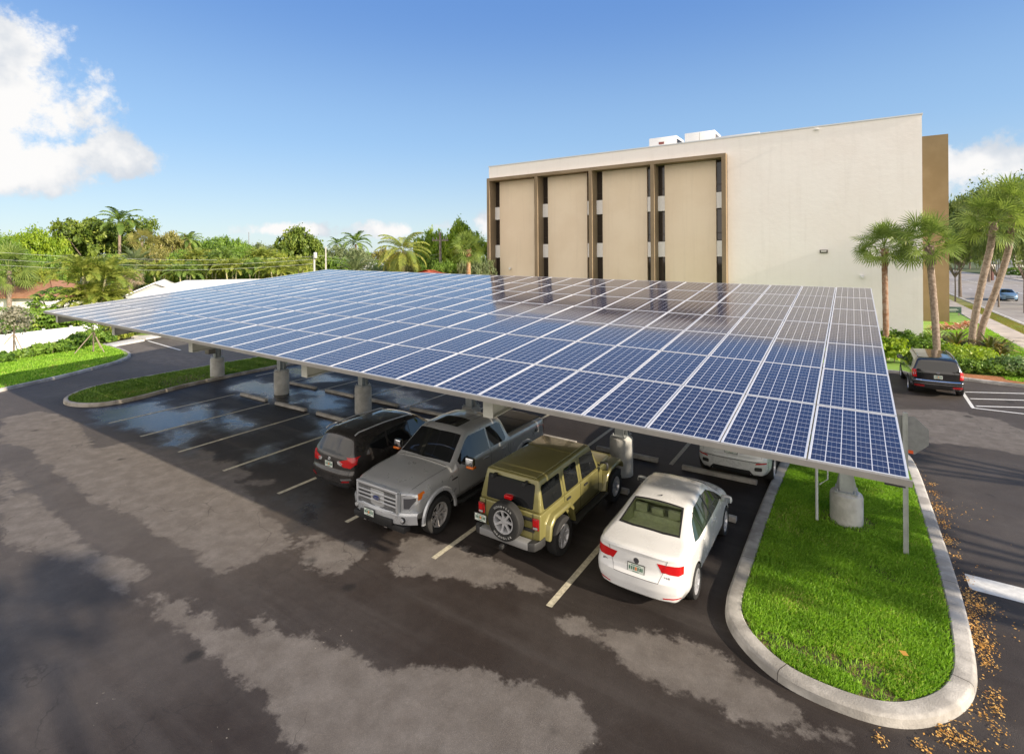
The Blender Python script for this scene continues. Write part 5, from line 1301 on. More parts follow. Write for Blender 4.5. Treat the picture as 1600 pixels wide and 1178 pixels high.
    for x in (.80, -.80):
        wheel(car, x, -1.30, .405, .25, 7, RIMS, .60, 'solid'); wheel(car, x, 1.62, .405, .25, 7, RIMS, .60, 'solid')
offroader()
# ================================================================ vegetation
def at(px, depth, z=0.):                      # survey point: sight line px at a given distance in front of the camera
    r = rays(px, HOR); return (float(r[0]*depth), float(r[1]*depth), z)
def hz(py, depth): return CAMH-(py-HOR)*depth/FPX
G = np.random.default_rng(11)
def quads(P, Nn, S, asp=1.6, T=None):
    """leaf-sized quads at P with normals Nn and half size S"""
    n = len(P); Nn = Nn/np.linalg.norm(Nn, axis=1, keepdims=True)
    T = G.normal(size=(n, 3)) if T is None else T; U = np.cross(Nn, T); U /= np.linalg.norm(U, axis=1, keepdims=True)+1e-9; V_ = np.cross(Nn, U)
    S = np.broadcast_to(S, (n,))[:, None]; a = U*S*asp; b = V_*S
    V = np.stack([P-a, P-b*.9+a*.1, P+a, P+b*.9+a*.1], 1); return V.reshape(-1, 3)
def cloud(lobes, n, size, clusters=None, spread=.32, shell=(.70, 1.02), flat=.0):
    out = []; rn = []
    vol = np.array([l[3]*l[4]+l[4]*l[5]+l[3]*l[5] for l in lobes]); vol = vol/vol.sum()
    for l, w in zip(lobes, vol):
        c = np.array(l[:3]); r = np.array(l[3:6]); nc = max(6, int((clusters or 160)*w)); k = max(4, int(n*w/nc))
        d = G.normal(size=(nc, 3)); d /= np.linalg.norm(d, axis=1, keepdims=True); d[:, 2] = np.where(d[:, 2] < -.45, -d[:, 2], d[:, 2])
        rad = G.uniform(shell[0], shell[1], (nc, 1))*(1+.22*np.array([noise.noise(Vector(x*2.2+c)) for x in d])[:, None])
        cc = c+d*r*rad; sp = spread*r.mean()*G.uniform(.6, 1.25, (nc, 1))
        P = np.repeat(cc, k, 0)+G.normal(size=(nc*k, 3))*np.repeat(sp, k, 0)*np.array([.5, .5, .34]); cr = np.repeat(G.random(nc), k)
        Nn = np.repeat(d, k, 0)*.8+G.normal(size=(nc*k, 3))*.75+np.array([0, 0, .5])
        out.append(quads(P, Nn, size*G.uniform(.6, 1.3, nc*k))); rn.append(np.clip(cr*.6+G.random(nc*k)*.4, 0, 1))
    V = np.concatenate(out); r = np.repeat(np.concatenate(rn), 4); return V, np.arange(len(V)).reshape(-1, 4), r
LM = {
 'mango': leafmat('leaf_dark_olive', (0.094, 0.156, 0.022), (0.237, 0.312, 0.044), (0.425, 0.450, 0.088)),
 'bright': leafmat('leaf_bright_lime', (.17, .29, .02), (.40, .52, .04), (.55, .60, .10), .45),
 'green': leafmat('leaf_mid_green', (0.106, 0.200, 0.025), (0.263, 0.413, 0.056), (0.450, 0.550, 0.100)),
 'grey': leafmat('leaf_grey_green', (0.138, 0.188, 0.075), (0.275, 0.325, 0.150), (0.425, 0.425, 0.225)),
 'brown': leafmat('leaf_olive_brown', (0.213, 0.213, 0.056), (0.375, 0.350, 0.100), (0.525, 0.400, 0.175)),
 'yellow': leafmat('leaf_yellow_green', (.19, .27, .03), (.44, .48, .07), (.62, .54, .12), .4),
 'hedge': leafmat('leaf_hedge', (0.062, 0.138, 0.019), (0.188, 0.325, 0.037), (0.350, 0.475, 0.088)),
 'oak': leafmat('leaf_oak', (0.103, 0.155, 0.034), (0.276, 0.333, 0.086), (0.506, 0.494, 0.161), .4),
 'palm': leafmat('palm_frond', (0.112, 0.188, 0.037), (0.300, 0.413, 0.088), (0.550, 0.575, 0.175), .3),
 'palmy': leafmat('palm_frond_yellow', (.18, .25, .04), (.42, .45, .09), (.58, .52, .16), .35),
 'fan': leafmat('fan_palm_leaf', (.12, .19, .035), (.32, .41, .10), (.60, .58, .24), .38),
 'sap': leafmat('sapling_leaf', (.24, .24, .16), (.36, .34, .25), (.45, .42, .3), .3),
 'dead': leafmat('dead_frond', (.36, .25, .15), (.52, .42, .30), None, .2),
}
BARK = mat('grey_brown_bark', (.15, .115, .085), .9, col2=(.24, .19, .15), vscale=9, bump=.6, bscale=20)
PBARK = mat('palm_bark', (.20, .145, .105), .9, col2=(.33, .26, .205), vscale=7, bump=.7, bscale=14)
PBARKL = mat('palm_trunk_orange', (.34, .16, .06), .9, col2=(.42, .30, .19), vscale=6, bump=.6, bscale=14)
PGREEN = mat('palm_cane', (.34, .33, .14), .7, col2=(.45, .40, .26), vscale=5)
def crown_mesh(name, lobes, n, size, m, **k):
    V, F, r = cloud(lobes, n, size, **k); return quadmesh(name, V, F, m, r)
def limbs(lobes, h0, r, base=(0, 0, 0)):
    m = MB(); top = Vector((0, 0, h0)); m.tube([(0, 0, -.1), (r*.3, 0, h0*.45), top], [r*1.25, r, r*.8], 8)
    for l in lobes:
        e = Vector(l[:3]); q = top.lerp(e, .5)+Vector((0, 0, -.06*(e-top).length)); m.tube([top-Vector((0, 0, .15)), q, e+(e-q)*.35], [r*.6, r*.38, r*.12], 6)
    return m.mesh('trunk', BARK, smooth=True)
TREEM = {}
def tree_kind(kind, v, leaf, n=13000, size=.085, shape='round', clusters=420, spread=.24):
    key = (kind, v)
    if key in TREEM: return TREEM[key]
    rr = random.Random(hash_(key)); lobes = []
    k = {'round': 7, 'wide': 9, 'tall': 7}[shape]
    for i in range(k):
        a = 2*math.pi*i/k+rr.uniform(-.3, .3); q = rr.uniform(.38, .62) if i else 0
        sx = {'round': 1, 'wide': 1.25, 'tall': .75}[shape]
        lobes.append((math.cos(a)*q*sx, math.sin(a)*q*sx, .62+rr.uniform(-.13, .16)*(1 if shape != 'wide' else .6), rr.uniform(.30, .42)*sx, rr.uniform(.30, .42)*sx, rr.uniform(.22, .32)))
    lobes.append((0, 0, .74, .42, .42, .26))
    S = 5.; L5 = [tuple(x*S for x in l) for l in lobes]
    TREEM[key] = (crown_mesh('crown', L5, n, size, LM[leaf], clusters=clusters, spread=spread), limbs(L5, S*.34, .16))
    return TREEM[key]
def hash_(k): return sum(ord(c)*(i+7) for i, c in enumerate(str(k)))
NTREE = [0]
def tree(px, depth, ytop, width, leaf, label, shape='round', v=0, group=None, name='broadleaf_tree', kind=None, n=13000, size=.085):
    """width in photo pixels; size in metres follows from the distance"""
    NTREE[0] += 1
    cm, tm = tree_kind(kind or leaf+shape, v, leaf, n=n, size=size, shape=shape)
    H = hz(ytop, depth); Wm = width*depth/FPX
    t = empty(name, at(px, depth), (NTREE[0]*1.37) % 6.28, label, 'tree', group)
    sz = H/5./.97; sx = Wm/(5.*(2.0 if shape == 'wide' else 1.7 if shape == 'round' else 1.3))
    for nm, me in (('crown', cm), ('trunk', tm)):
        o = link(nm, me, t); o.scale = (sx, sx, sz)
    return t
# --- palms
def frond(base, az, e0, Lf, droop, nl, ll, lw, V, rn, leafdroop=.5, vee=.35, start=.16):
    p = Vector(base); pts = [p.copy()]; dirs = []; n = 12
    for i in range(n):
        t = i/n; e = e0-droop*t**1.25; d = Vector((math.cos(az)*math.cos(e), math.sin(az)*math.cos(e), math.sin(e))); dirs.append(d); p = p+d*Lf/n; pts.append(p.copy())
    dirs.append(dirs[-1]); side = Vector((-math.sin(az), math.cos(az), 0)); c = random.random()
    for i in range(n):       # rachis as a thin blade
        a, b = pts[i], pts[i+1]; w = .035*(1-i/n*.8); V += [a-side*w, a+side*w, b+side*w*.9, b-side*w*.9]; rn += [c]*4
    for k in range(nl):
        t = start+(1-start)*(k+.5)/nl; f = t*n; i = min(int(f), n-1); q = pts[i].lerp(pts[i+1], f-i); d = dirs[i]
        up = side.cross(d)*-1
        if up.z < 0: up = -up
        L1 = ll*(math.sin(math.pi*min(1, (t-start)/(1-start)*.86+.12))**.7)*random.uniform(.85, 1.1)
        for s in (-1, 1):
            o = (side*s*(1-.35*t)+d*(.45+.5*t)+up*vee*random.uniform(.3, 1.2)).normalized(); m1 = q+o*L1*.55; o2 = (o+Vector((0, 0, -leafdroop*random.uniform(.7, 1.3)))).normalized(); m2 = m1+o2*L1*.45
            w = d*lw*.5; cc = min(1, max(0, c*.5+random.random()*.5))
            V += [q-w*.6, q+w*.6, m1+w, m1-w]; V += [m1-w, m1+w, m2+w*.15, m2-w*.15]; rn += [cc]*8
def fan_leaf(base, az, e0, lp, lf, K, V, rn, droop=.55, lw=.035):
    d = Vector((math.cos(az)*math.cos(e0), math.sin(az)*math.cos(e0), math.sin(e0))); side = Vector((-math.sin(az), math.cos(az), 0)); side = Matrix.Rotation(random.uniform(-1.15, 1.15), 3, d) @ side; up = d.cross(side)
    if up.z < 0: up = -up
    b = Vector(base); mid = b+d*lp*.55+Vector((0, 0, .02)); c = mid+(d+Vector((0, 0, -.25))).normalized()*lp*.45; w = side*.018; cc = random.random()
    V += [b-w, b+w, mid+w, mid-w, mid-w, mid+w, c+w, c-w]; rn += [cc]*8
    d2 = (d+Vector((0, 0, -.12))).normalized(); side2 = side; up2 = d2.cross(side2)
    if up2.z < 0: up2 = -up2
    for k in range(K):
        a = (k/(K-1)-.5)*R(250); o = (d2*math.cos(a)+side2*math.sin(a)+up2*.18*(1-abs(math.cos(a)))).normalized(); L1 = lf*(1-.25*abs(a)/R(125))*random.uniform(.88, 1.08)
        m1 = c+o*L1*.58; o2 = (o+Vector((0, 0, -droop*random.uniform(.6, 1.4)))).normalized(); m2 = m1+o2*L1*.42; ww = o.cross(up2).normalized()*lw
        q = min(1, cc*.5+random.random()*.5)
        V += [c-ww*.25, c+ww*.25, m1+ww, m1-ww, m1-ww, m1+ww, m2+ww*.12, m2-ww*.12]; rn += [q]*8
def palm_mesh(kind, seed):
    random.seed(seed); V = []; rn = []
    if kind == 'coconut':
        for i in range(26):
            az = i*2.399+random.uniform(-.2, .2); e = R(75)-R(105)*(i/26)**.9; frond((0, 0, 0), az, e, random.uniform(3.0, 3.6), R(75)+R(20)*random.random(), 34, .80, .085, V, rn, leafdroop=1.0, vee=.1)
    elif kind == 'royal':
        for i in range(17):
            az = i*2.399; e = R(70)-R(85)*(i/17); frond((0, 0, .2), az, e, random.uniform(3.0, 3.5), R(80), 34, .75, .12, V, rn, leafdroop=.7, vee=.5)
    elif kind == 'date':
        for i in range(40):
            az = i*2.399; e = R(80)-R(105)*(i/40); frond((0, 0, 0), az, e, random.uniform(2.2, 2.7), R(45), 30, .42, .07, V, rn, leafdroop=.2, vee=.45)
    elif kind == 'areca':
        for i in range(14):
            az = i*2.399; e = R(82)-R(62)*(i/14); frond((0, 0, 0), az, e, random.uniform(2.2, 2.9), R(95), 30, .62, .085, V, rn, leafdroop=.6, vee=.5)
    elif kind == 'fan':
        for i in range(38):
            az = i*2.399; e = R(86)-R(135)*(i/38); fan_leaf((0, 0, random.uniform(-.1, .1)), az, e, random.uniform(.7, 1.0), random.uniform(.7, .9), 19, V, rn, droop=.15+.55*(i/38), lw=.028)
    elif kind == 'washington':
        for i in range(30):
            az = i*2.399; e = R(80)-R(95)*(i/30); fan_leaf((0, 0, 0), az, e, random.uniform(.8, 1.1), random.uniform(.8, 1.0), 15, V, rn, droop=.8)
    V = np.array([tuple(v) for v in V]); return quadmesh('fronds', V, np.arange(len(V)).reshape(-1, 4), LM['palm'], rn)
PM = {}
def fronds(kind, v, m):
    key = (kind, v, m)
    if key not in PM:
        me = palm_mesh(kind, 5+v*17+len(kind)); me.materials[0] = LM[m]; PM[key] = me
    return PM[key]
def palm_trunk(pts, r0, r1, m=PBARK, boot=0):
    mb = MB(); P = [Vector(p) for p in pts]; n = 22; path = []; rs = []
    for i in range(n+1):
        t = i/n*(len(P)-1); k = min(int(t), len(P)-2); u = t-k
        p0, p1, p2, p3 = P[max(k-1, 0)], P[k], P[k+1], P[min(k+2, len(P)-1)]
        q = .5*((2*p1)+(-p0+p2)*u+(2*p0-5*p1+4*p2-p3)*u*u+(-p0+3*p1-3*p2+p3)*u**3); path.append(q)
        f = i/n; rs.append((r0*(1-f)+r1*f)*(1+.05*(i % 2))*(1.25 if i == 0 else 1))
    mb.tube(path, rs, 12)
    if boot:      # old leaf bases
        top = path[-1]; d = (path[-1]-path[-4]).normalized(); rr = random.Random(3)
        for k in range(boot):
            a = k*2.399; z = -1.15*k/boot; b = top+d*z; o = Vector((math.cos(a), math.sin(a), 0)); s = Vector((-math.sin(a), math.cos(a), 0))*.05
            e = b+o*(r1*1.1+.10)+Vector((0, 0, .16)); mb.add([b+o*r1*.8-s, b+o*r1*.8+s, e+s*.5, e-s*.5, b+o*r1*1.25-s+Vector((0,0,-.02)), b+o*r1*1.25+s+Vector((0,0,-.02))], [(0,1,2,3),(4,3,2,5),(0,3,4),(1,5,2)])
    return mb.mesh('trunk', m, smooth=True, angle=60)
def palm(kind, px, depth, ycrown, label, v=0, m='palm', scale=1., r=.16, lean=(0, 0), name=None, trunkm=PBARK, group=None, boot=0, base=None, rz=None, mid=None):
    b = base or at(px, depth); H = hz(ycrown, depth)
    t = empty(name or {'coconut': 'coconut_palm', 'royal': 'royal_palm', 'date': 'date_palm', 'fan': 'fan_palm', 'washington': 'fan_palm', 'areca': 'areca_palm'}[kind], (b[0], b[1], 0), 0, label, 'palm tree', group)
    top = (lean[0], lean[1], H); pts = [(0, 0, -.05), (lean[0]*.22, lean[1]*.22, H*.35), (lean[0]*.55, lean[1]*.55, H*.7), top]
    if mid: pts = [(0, 0, -.05)]+mid+[top]
    link('trunk', palm_trunk(pts, r, r*.85, trunkm, boot), t)
    f = link('fronds', fronds(kind, v, m), t, top, (px*.7 if rz is None else rz) % 6.28); f.scale = (scale,)*3
    return t
def areca(px, depth, ycrown, label, stems=3, scale=1., m='palmy', group=None, spread=.5):
    b = at(px, depth); t = empty('areca_palm', b, 0, label, 'palm tree', group); rr = random.Random(int(px*7)); H = hz(ycrown, depth)
    for i in range(stems):
        a = 6.28*i/stems+.4; ox, oy = math.cos(a)*spread*.5, math.sin(a)*spread*.5; tx, ty = ox*2.2, oy*2.2; h = H*rr.uniform(.86, 1.0)
        link('trunk', palm_trunk([(ox, oy, 0), (ox*1.2, oy*1.2, h*.5), (tx, ty, h)], .075, .06, PGREEN), t)
        f = link('fronds', fronds('areca', i % 3, m), t, (tx, ty, h), a); f.scale = (scale,)*3
        f = link('fronds', fronds('areca', (i+1) % 3, m), t, (ox, oy, h*.55), a+1.1); f.scale = (scale,)*3
    return t
gT = 'trees beyond the carport and the white roofs'
# broadleaf trees on the left skyline
tree(58, 74, 357, 105, 'bright', 'bright lime green tree at the far left of the skyline', 'wide', 0)
tree(-20, 66, 372, 100, 'green', 'green tree cut by the left edge of the photo', 'round', 1)
tree(152, 84, 344, 135, 'mango', 'broad dense olive green tree under the tall royal palm on the left', 'round', 0, n=20000, kind='bigmango')
tree(112, 92, 362, 60, 'green', 'smaller green tree between the lime tree and the broad olive tree', 'round', 0)
tree(263, 88, 362, 66, 'brown', 'olive brown tree right of the reddish fan palm', 'round', 0)
tree(330, 96, 371, 80, 'green', 'low wide green tree left of the thin far mast', 'wide', 1)
tree(372, 92, 374, 60, 'green', 'green tree just left of the thin far mast', 'round', 2)
tree(405, 120, 380, 60, 'grey', 'dark flat topped tree just right of the thin far mast', 'wide', 0)
tree(467, 70, 360, 84, 'mango', 'tall rounded mango tree standing alone in the middle of the skyline', 'tall', 1, n=20000, kind='mango2')
tree(500, 92, 384, 46, 'green', 'small green tree right of the tall rounded mango tree', 'round', 0)
tree(545, 84, 386, 90, 'grey', 'grey green tree under the far royal palms in the middle', 'wide', 1)
tree(590, 100, 392, 50, 'brown', 'low hazy tree between the grey green tree and the coconut palm', 'round', 1)
tree(672, 66, 368, 56, 'bright', 'lime green tree right behind the wooden utility pole', 'round', 1, kind='lime2')
tree(720, 62, 354, 88, 'bright', 'large lime green tree against the left corner of the office building', 'round', 0, n=20000, kind='lime3')
tree(668, 58, 400, 44, 'green', 'dark green bushy tree at the foot of the wooden utility pole', 'round', 2)
# low background fill: garden trees and bushes between the houses
FILL = [(10,64,384,'green'),(75,60,396,'green'),(120,62,402,'yellow'),(178,66,396,'green'),(238,70,384,'brown'),(285,66,390,'green'),(322,64,392,'yellow'),(352,66,388,'green'),(392,70,386,'green'),(430,66,392,'yellow'),(268,58,404,'yellow'),(308,57,408,'green'),(348,57,406,'yellow'),(388,58,406,'green'),(425,58,404,'yellow'),(456,60,404,'yellow'),(212,56,410,'green'),(60,54,412,'yellow'),(612,74,408,'green'),(525,74,402,'green'),(650,72,404,'brown'),(585,64,416,'grey'),(700,54,410,'green'),(742,52,404,'grey'),(482,74,392,'green'),(560,110,392,'green'),(630,110,394,'brown')]
wh = ['at the left edge','below the lime tree','behind the cluster of areca palms','left of the reddish fan palm','beneath the reddish fan palm','behind the white hip roof','left of centre behind the white roof','below the low wide tree','beneath the thin mast','left of the mango tree','just over the white hip roof','over the middle of the white roof','over the ridge of the white roof','over the right part of the white roof','over the end of the white roof','at the foot of the mango tree','behind the white gable','over the brown roof','left of the coconut palm','behind the orange roof','right of the coconut palm','beside the date palm','left of the sabal palm by the office','between the sabal palm and the office','right of the mango tree','far off beyond the royal palms','far off beyond the coconut palm']
for i, (px, d, yt, lf) in enumerate(FILL):
    tree(px, d, yt, 58, lf, ('low %s garden tree ' % {'green': 'green', 'yellow': 'yellow green', 'brown': 'brownish', 'grey': 'grey green'}[lf])+wh[i], 'wide', i % 2, gT, n=9000)
# palms of the skyline
palm('royal', 187, 80, 345, 'tall royal palm rising above the broad olive tree on the left', 0, 'palm', 1.1, .22)
palm('washington', 222, 80, 374, 'reddish fan palm with a skirt of dead fronds on the left skyline', 0, 'brown', 1.35, .2)
palm('coconut', 296, 90, 372, 'thin palm on the skyline right of the olive brown tree', 1, 'palm', .8, .13)
palm('royal', 556, 88, 380, 'larger of two far royal palms in the middle of the skyline', 1, 'palm', 1.0, .2)
palm('royal', 527, 130, 381, 'tiny far royal palm left of the larger one in the middle', 0, 'palm', .9, .2)
palm('coconut', 630, 52, 392, 'coconut palm with drooping yellow green fronds left of the wooden utility pole', 0, 'palmy', 1.0, .17)
palm('date', 555, 50, 424, 'low feathery date palm in front of the white house, rising behind the carport edge', 0, 'grey', .95, .2)
palm('fan', 732, 46, 390, 'sabal palm with orange brown trunk beside the left corner of the office building', 2, 'fan', 1.18, .2, trunkm=PBARKL, boot=16)
palm('fan', 14, 50, 418, 'big silvery fan palm over the brown roof at the left edge', 1, 'fan', 1.7, .2)
palm('date', 212, 56, 412, 'grey green feathery palm right of the tall areca palm', 1, 'grey', 1.0, .2)
palm('washington', 203, 50, 436, 'stubby palm with hanging dead thatch left of the white gable', 1, 'dead', .75, .2)
areca(148, 42, 424, 'large clump of areca palm with pale canes behind the left end of the carport', 4, 1.05, 'palmy', spread=.9)
areca(176, 46, 434, 'yellow tipped areca palm right of the large areca clump', 3, .8, 'palmy')
for i, (px, d, yc) in enumerate([(250,53,418),(290,52,420),(330,54,416),(362,53,414),(398,54,418),(432,53,416),(466,56,414),(345,60,398),(408,62,398),(305,62,398)]):
    areca(px, d, yc, 'yellow green areca palm in the hedge of palms behind the white roof, number %s from the left' % ['one','three','five','seven','nine','ten','eleven','six','eight','four'][i] if 0 else
          ['areca palm at the left end of the row behind the white hip roof','areca palm over the left third of the white roof','areca palm over the middle of the white roof, front row','areca palm right of the middle of the white roof','areca palm over the right part of the white roof','areca palm over the right end of the white roof','areca palm at the foot of the mango tree','taller areca palm behind the middle of the row','taller areca palm behind the right part of the row','taller areca palm behind the left part of the row'][i],
          3, .78, 'palmy' if i % 3 != 1 else 'palm', 'areca palms behind the long white roof')
# --- palms in front of the office
palm('fan', 1385, 0, 0, '', 0) if 0 else None
def office_palm(base, top, label, v, r=.15, scale=1., mid=None, rz=0, m='fan', tm=PBARK, boot=20):
    t = empty('sabal_palm', (base[0], base[1], .08), 0, label, 'palm tree', 'sabal palms around the office building corner')
    tp = (top[0]-base[0], top[1]-base[1], top[2]-.08)
    pts = [(0, 0, -.1)]+(mid or [(tp[0]*.2, tp[1]*.2, tp[2]*.33), (tp[0]*.6, tp[1]*.6, tp[2]*.7)])+[tp]
    link('trunk', palm_trunk(pts, r, r*.95, tm, boot), t)
    f = link('fronds', fronds('fan', v, m), t, (tp[0], tp[1], tp[2]+.1), rz); f.scale = (scale,)*3
office_palm((1.62, 37.5), (1.55, 37.5, 6.55), 'left sabal palm, reddish trunk, its round crown against the blank cream wall', 0, .15, 1.08, tm=mat('red_palm_bark', (.24, .12, .06), .9, col2=(.36, .26, .19), vscale=5, bump=.7, bscale=14))
office_palm((3.85, 36.6), (3.52, 36.8, 6.7), 'sabal palm with criss-cross leaf bases at the office corner behind the black car', 1, .17, 1.15, rz=1.1, boot=46)
office_palm((6.24, 43.4), (7.35, 43.6, 8.2), 'left one of two leaning sabal palms by the sidewalk', 2, .19, 1.45, mid=[(.10, 0, 1.6), (.55, .1, 4.4), (.95, .2, 6.5)], rz=.4, boot=12)
office_palm((6.65, 43.9), (8.35, 44.2, 9.0), 'right one of two leaning sabal palms by the sidewalk, higher crown', 0, .18, 1.4, mid=[(.18, 0, 1.5), (.95, .1, 4.2), (1.5, .2, 6.6)], rz=2.4, boot=12)
# --- shrubs, hedges
def shrub(name, x, y, z, rx, ry, rz_, leaf, label, n=900, size=.05, cat='shrub', group=None, clusters=60, spread=.4):
    lobes = [(0, 0, rz_*.55, rx, ry, rz_*.6)]+[(rx*.5*math.cos(a), ry*.5*math.sin(a), rz_*.6, rx*.6, ry*.6, rz_*.45) for a in (.5, 2.6, 4.6)]
    t = empty(name, (x, y, z), 0, label, cat, group)
    link('foliage', crown_mesh('foliage', lobes, n, size, LM[leaf], clusters=clusters, spread=spread), t)
    m = MB(); 
    for a in (0, 2.1, 4.2): m.tube([(0, 0, -.05), (rx*.3*math.cos(a), ry*.3*math.sin(a), rz_*.7)], [.025, .012], 6)
    m.build('stem', BARK, t)
    return t
def hedge(name, x0, x1, y0, y1, z0, h, leaf, label, n, size, cat='hedge', spread=.25, cl=200):
    k = max(2, int((x1-x0)/.9)); cx, cy = (x0+x1)/2, (y0+y1)/2
    lobes = [(x0+(i+.5)*(x1-x0)/k-cx, 0, h*.5, (x1-x0)/k*.72, (y1-y0)/2, h*.55) for i in range(k)]
    t = empty(name, (cx, cy, z0), 0, label, cat)
    link('foliage', crown_mesh('foliage', lobes, n, size, LM[leaf], clusters=cl, spread=spread), t)
    m = MB()
    for i in range(k): m.tube([(lobes[i][0], 0, -.05), (lobes[i][0], 0, h*.8)], .02, 5)
    m.build('stem', BARK, t)
    return t
hedge('hedge', -1.5, 3.3, 41.2, 42.3, .1, 1.15, 'hedge', 'dark clipped hedge against the foot of the blank cream wall', 6000, .055, cl=500)
hedge('bush', .9, 2.3, 35.4, 37.6, .1, 1.35, 'bright', 'rounded lime green bush between the hedge and the black car', 3000, .07, cl=260)
hedge('hedge', 4.3, 6.4, 36.4, 40.8, .1, .72, 'bright', 'clipped yellow green hedge right of the black car', 9000, .05, cl=700)
hedge('hedge', 4.4, 7.7, 35.0, 36.4, .1, .55, 'green', 'glossy green and white speckled ground hedge right of the black car', 7000, .045, cl=500)
LM['var'] = leafmat('variegated_leaf', (.10, .20, .05), (.30, .40, .16), (.7, .72, .5), .3)
shrub('bush', 6.9, 36.0, .1, 1.0, .8, .75, 'var', 'variegated bush with pale leaf edges at the right end of the speckled hedge', 2600, .05, clusters=160)
shrub('bush', 3.6, 39.6, .1, .9, .9, 1.1, 'green', 'green bush behind the black car at the office corner', 1600, .06, clusters=110)
# mulch
m = MB(); m.add([(4.0,33.85,.112),(8.3,33.6,.112),(8.0,35.0,.112),(4.2,35.1,.112)], [(0,1,2,3)]); o = m.build('mulch', mat('red_mulch', (.30,.09,.03), .95, col2=(.45,.20,.08), vscale=12, bump=1., bscale=30)); tag(o, kind='structure')
def rosette(name, x, y, z, n, L_, w, m, label, up=(35, 80), cat='plant', group=None, seed=0, m2=None):
    rr = random.Random(seed); V = []; rn = []
    for i in range(n):
        az = i*2.399+rr.uniform(-.2, .2); e = R(rr.uniform(*up)); p = Vector((0, 0, 0)); l = L_*rr.uniform(.7, 1.1); s = Vector((-math.sin(az), math.cos(az), 0)); ws = [w*.6, w, w*.9, w*.08]; P = [p]
        for k in range(3):
            ee = e-R(38)*k*rr.uniform(.5, 1.1); p = p+Vector((math.cos(az)*math.cos(ee), math.sin(az)*math.cos(ee), math.sin(ee)))*l/3; P.append(p)
        c = rr.random()
        for k in range(3): V += [P[k]-s*ws[k], P[k]+s*ws[k], P[k+1]+s*ws[k+1], P[k+1]-s*ws[k+1]]; rn += [c]*4
    V = np.array([tuple(v) for v in V]); o = link(name, quadmesh(name, V, np.arange(len(V)).reshape(-1, 4), m, rn), None, (x, y, z)); return tag(o, label, cat, group)
STRAP = leafmat('strap_leaf', (.07, .10, .02), (.20, .19, .06), (.50, .34, .12), .3)
for i, (x, y, l) in enumerate([(3.9,43.4,1.3),(4.8,44.3,1.5),(5.5,43.2,1.6),(4.6,45.8,1.4),(7.0,42.8,1.6),(7.6,43.8,1.5),(5.8,45.2,1.5),(7.3,41.6,1.1)]):
    rosette('strap_leaf_plant', x, y, .1, 46, l*1.05, .07, STRAP, ['leftmost','second from the left','dark','rear left','tallest','rightmost','rear middle','front right'][i]+' clump of long bronze strap leaves at the leaning palms', (30, 78), 'plant', 'strap leaf plants at the leaning palms', i)
PINK = leafmat('pink_bromeliad', (.55, .22, .16), (.65, .50, .35), (.75, .6, .45), .3)
for i, (x, y) in enumerate([(5.6,54.0),(6.5,54.5),(7.2,55.5),(7.9,57)]):
    rosette('bromeliad', x, y, .1, 40, .9, .09, PINK, ['leftmost','second','third','rightmost'][i]+' pink bromeliad in the row at the foot of the brown fin', (20, 75), 'plant', 'pink bromeliads by the brown fin', i+20)
# --- oaks over the street
tree(1500, 74, 318, 120, 'oak', 'large live oak over the street right beside the brown fin', 'wide', 0, name='live_oak', n=26000, size=.07, kind='oakA')
tree(1610, 62, 285, 190, 'oak', 'largest live oak at the right edge, behind the leaning palms', 'wide', 1, name='live_oak', n=34000, size=.055, kind='oakB')
tree(1545, 112, 350, 110, 'oak', 'live oak further down the street behind the leaning palms', 'wide', 2, name='live_oak', n=14000, kind='oakC')
for i, (px, d, yt, wd) in enumerate([(1492, 66, 352, 60), (1560, 60, 345, 70), (1600, 54, 330, 60)]):
    tree(px, d, yt, wd, 'oak', ['low oak limb mass beside the brown fin, under the largest crowns','low oak crown between the two leaning palm trunks','low oak crown at the right edge under the largest oak'][i], 'wide', 2-i, 'street oaks', name='live_oak', n=16000, size=.06, kind='oakD')
for i, (px, d, yt, wd, lf) in enumerate([(1484,190,372,60,'green'),(1515,205,366,60,'mango'),(1545,215,370,60,'green'),(1580,200,368,60,'mango'),(1612,190,372,60,'green'),(1500,150,392,50,'mango'),(1590,160,395,50,'green')]):
    tree(px, d, yt, wd, lf, ['dark tree at the end of the street nearest the brown fin','dark tree closing the street behind the left traffic light','green tree beyond the crossing, centre','dark tree beyond the crossing behind the right traffic light','green tree beyond the crossing at the right edge','bushy dark tree at the far left kerb of the street','bushy tree at the far right kerb by the parked van'][i], 'round' if i < 5 else 'wide', i % 2, 'trees closing the end of the street', n=9000)
# --- left verge: shrubs before the fence, saplings with stakes
sp = [(2,569,.9,.75),(36,561,.9,.6),(62,557,.9,.8),(82,555,.8,.9),(98,552,.9,.85),(114,548,1.0,1.0),(128,544,1.1,1.3),(146,540,1.1,1.3),(164,537,1.0,.9),(58,559,.5,1.1)]
nm = ['at the left edge','left of the grey sapling stakes','in front of the middle of the fence','right of the fence middle','left of the second sapling','close behind the second sapling','tallest, behind the second sapling','right of the tallest one','last before the parking bay kerb','thin upright one in the row']
for i, (px, py, w, h) in enumerate(sp):
    x, y = gp(px, py); shrub('shrub', x, y, .1, w*.8, w*.6, h*.62, 'green' if i % 2 else 'hedge', 'leafy shrub before the white fence, '+nm[i], 1500, .07, group='shrubs in front of the white fence', clusters=80)
for i, (px, py) in enumerate([(172,534),(186,530),(200,527),(214,524),(228,521),(242,518)]):
    x, y = gp(px, py); shrub('ground_shrub', x, y, .1, .9, .8, .55, 'yellow' if i < 2 else 'green', ['leftmost yellowish','second yellowish','third, green','fourth, darker green','fifth, green','last green'][i]+' low shrub in the strip behind the far parking bays', 900, .07, group='low shrubs behind the far bays', clusters=60)
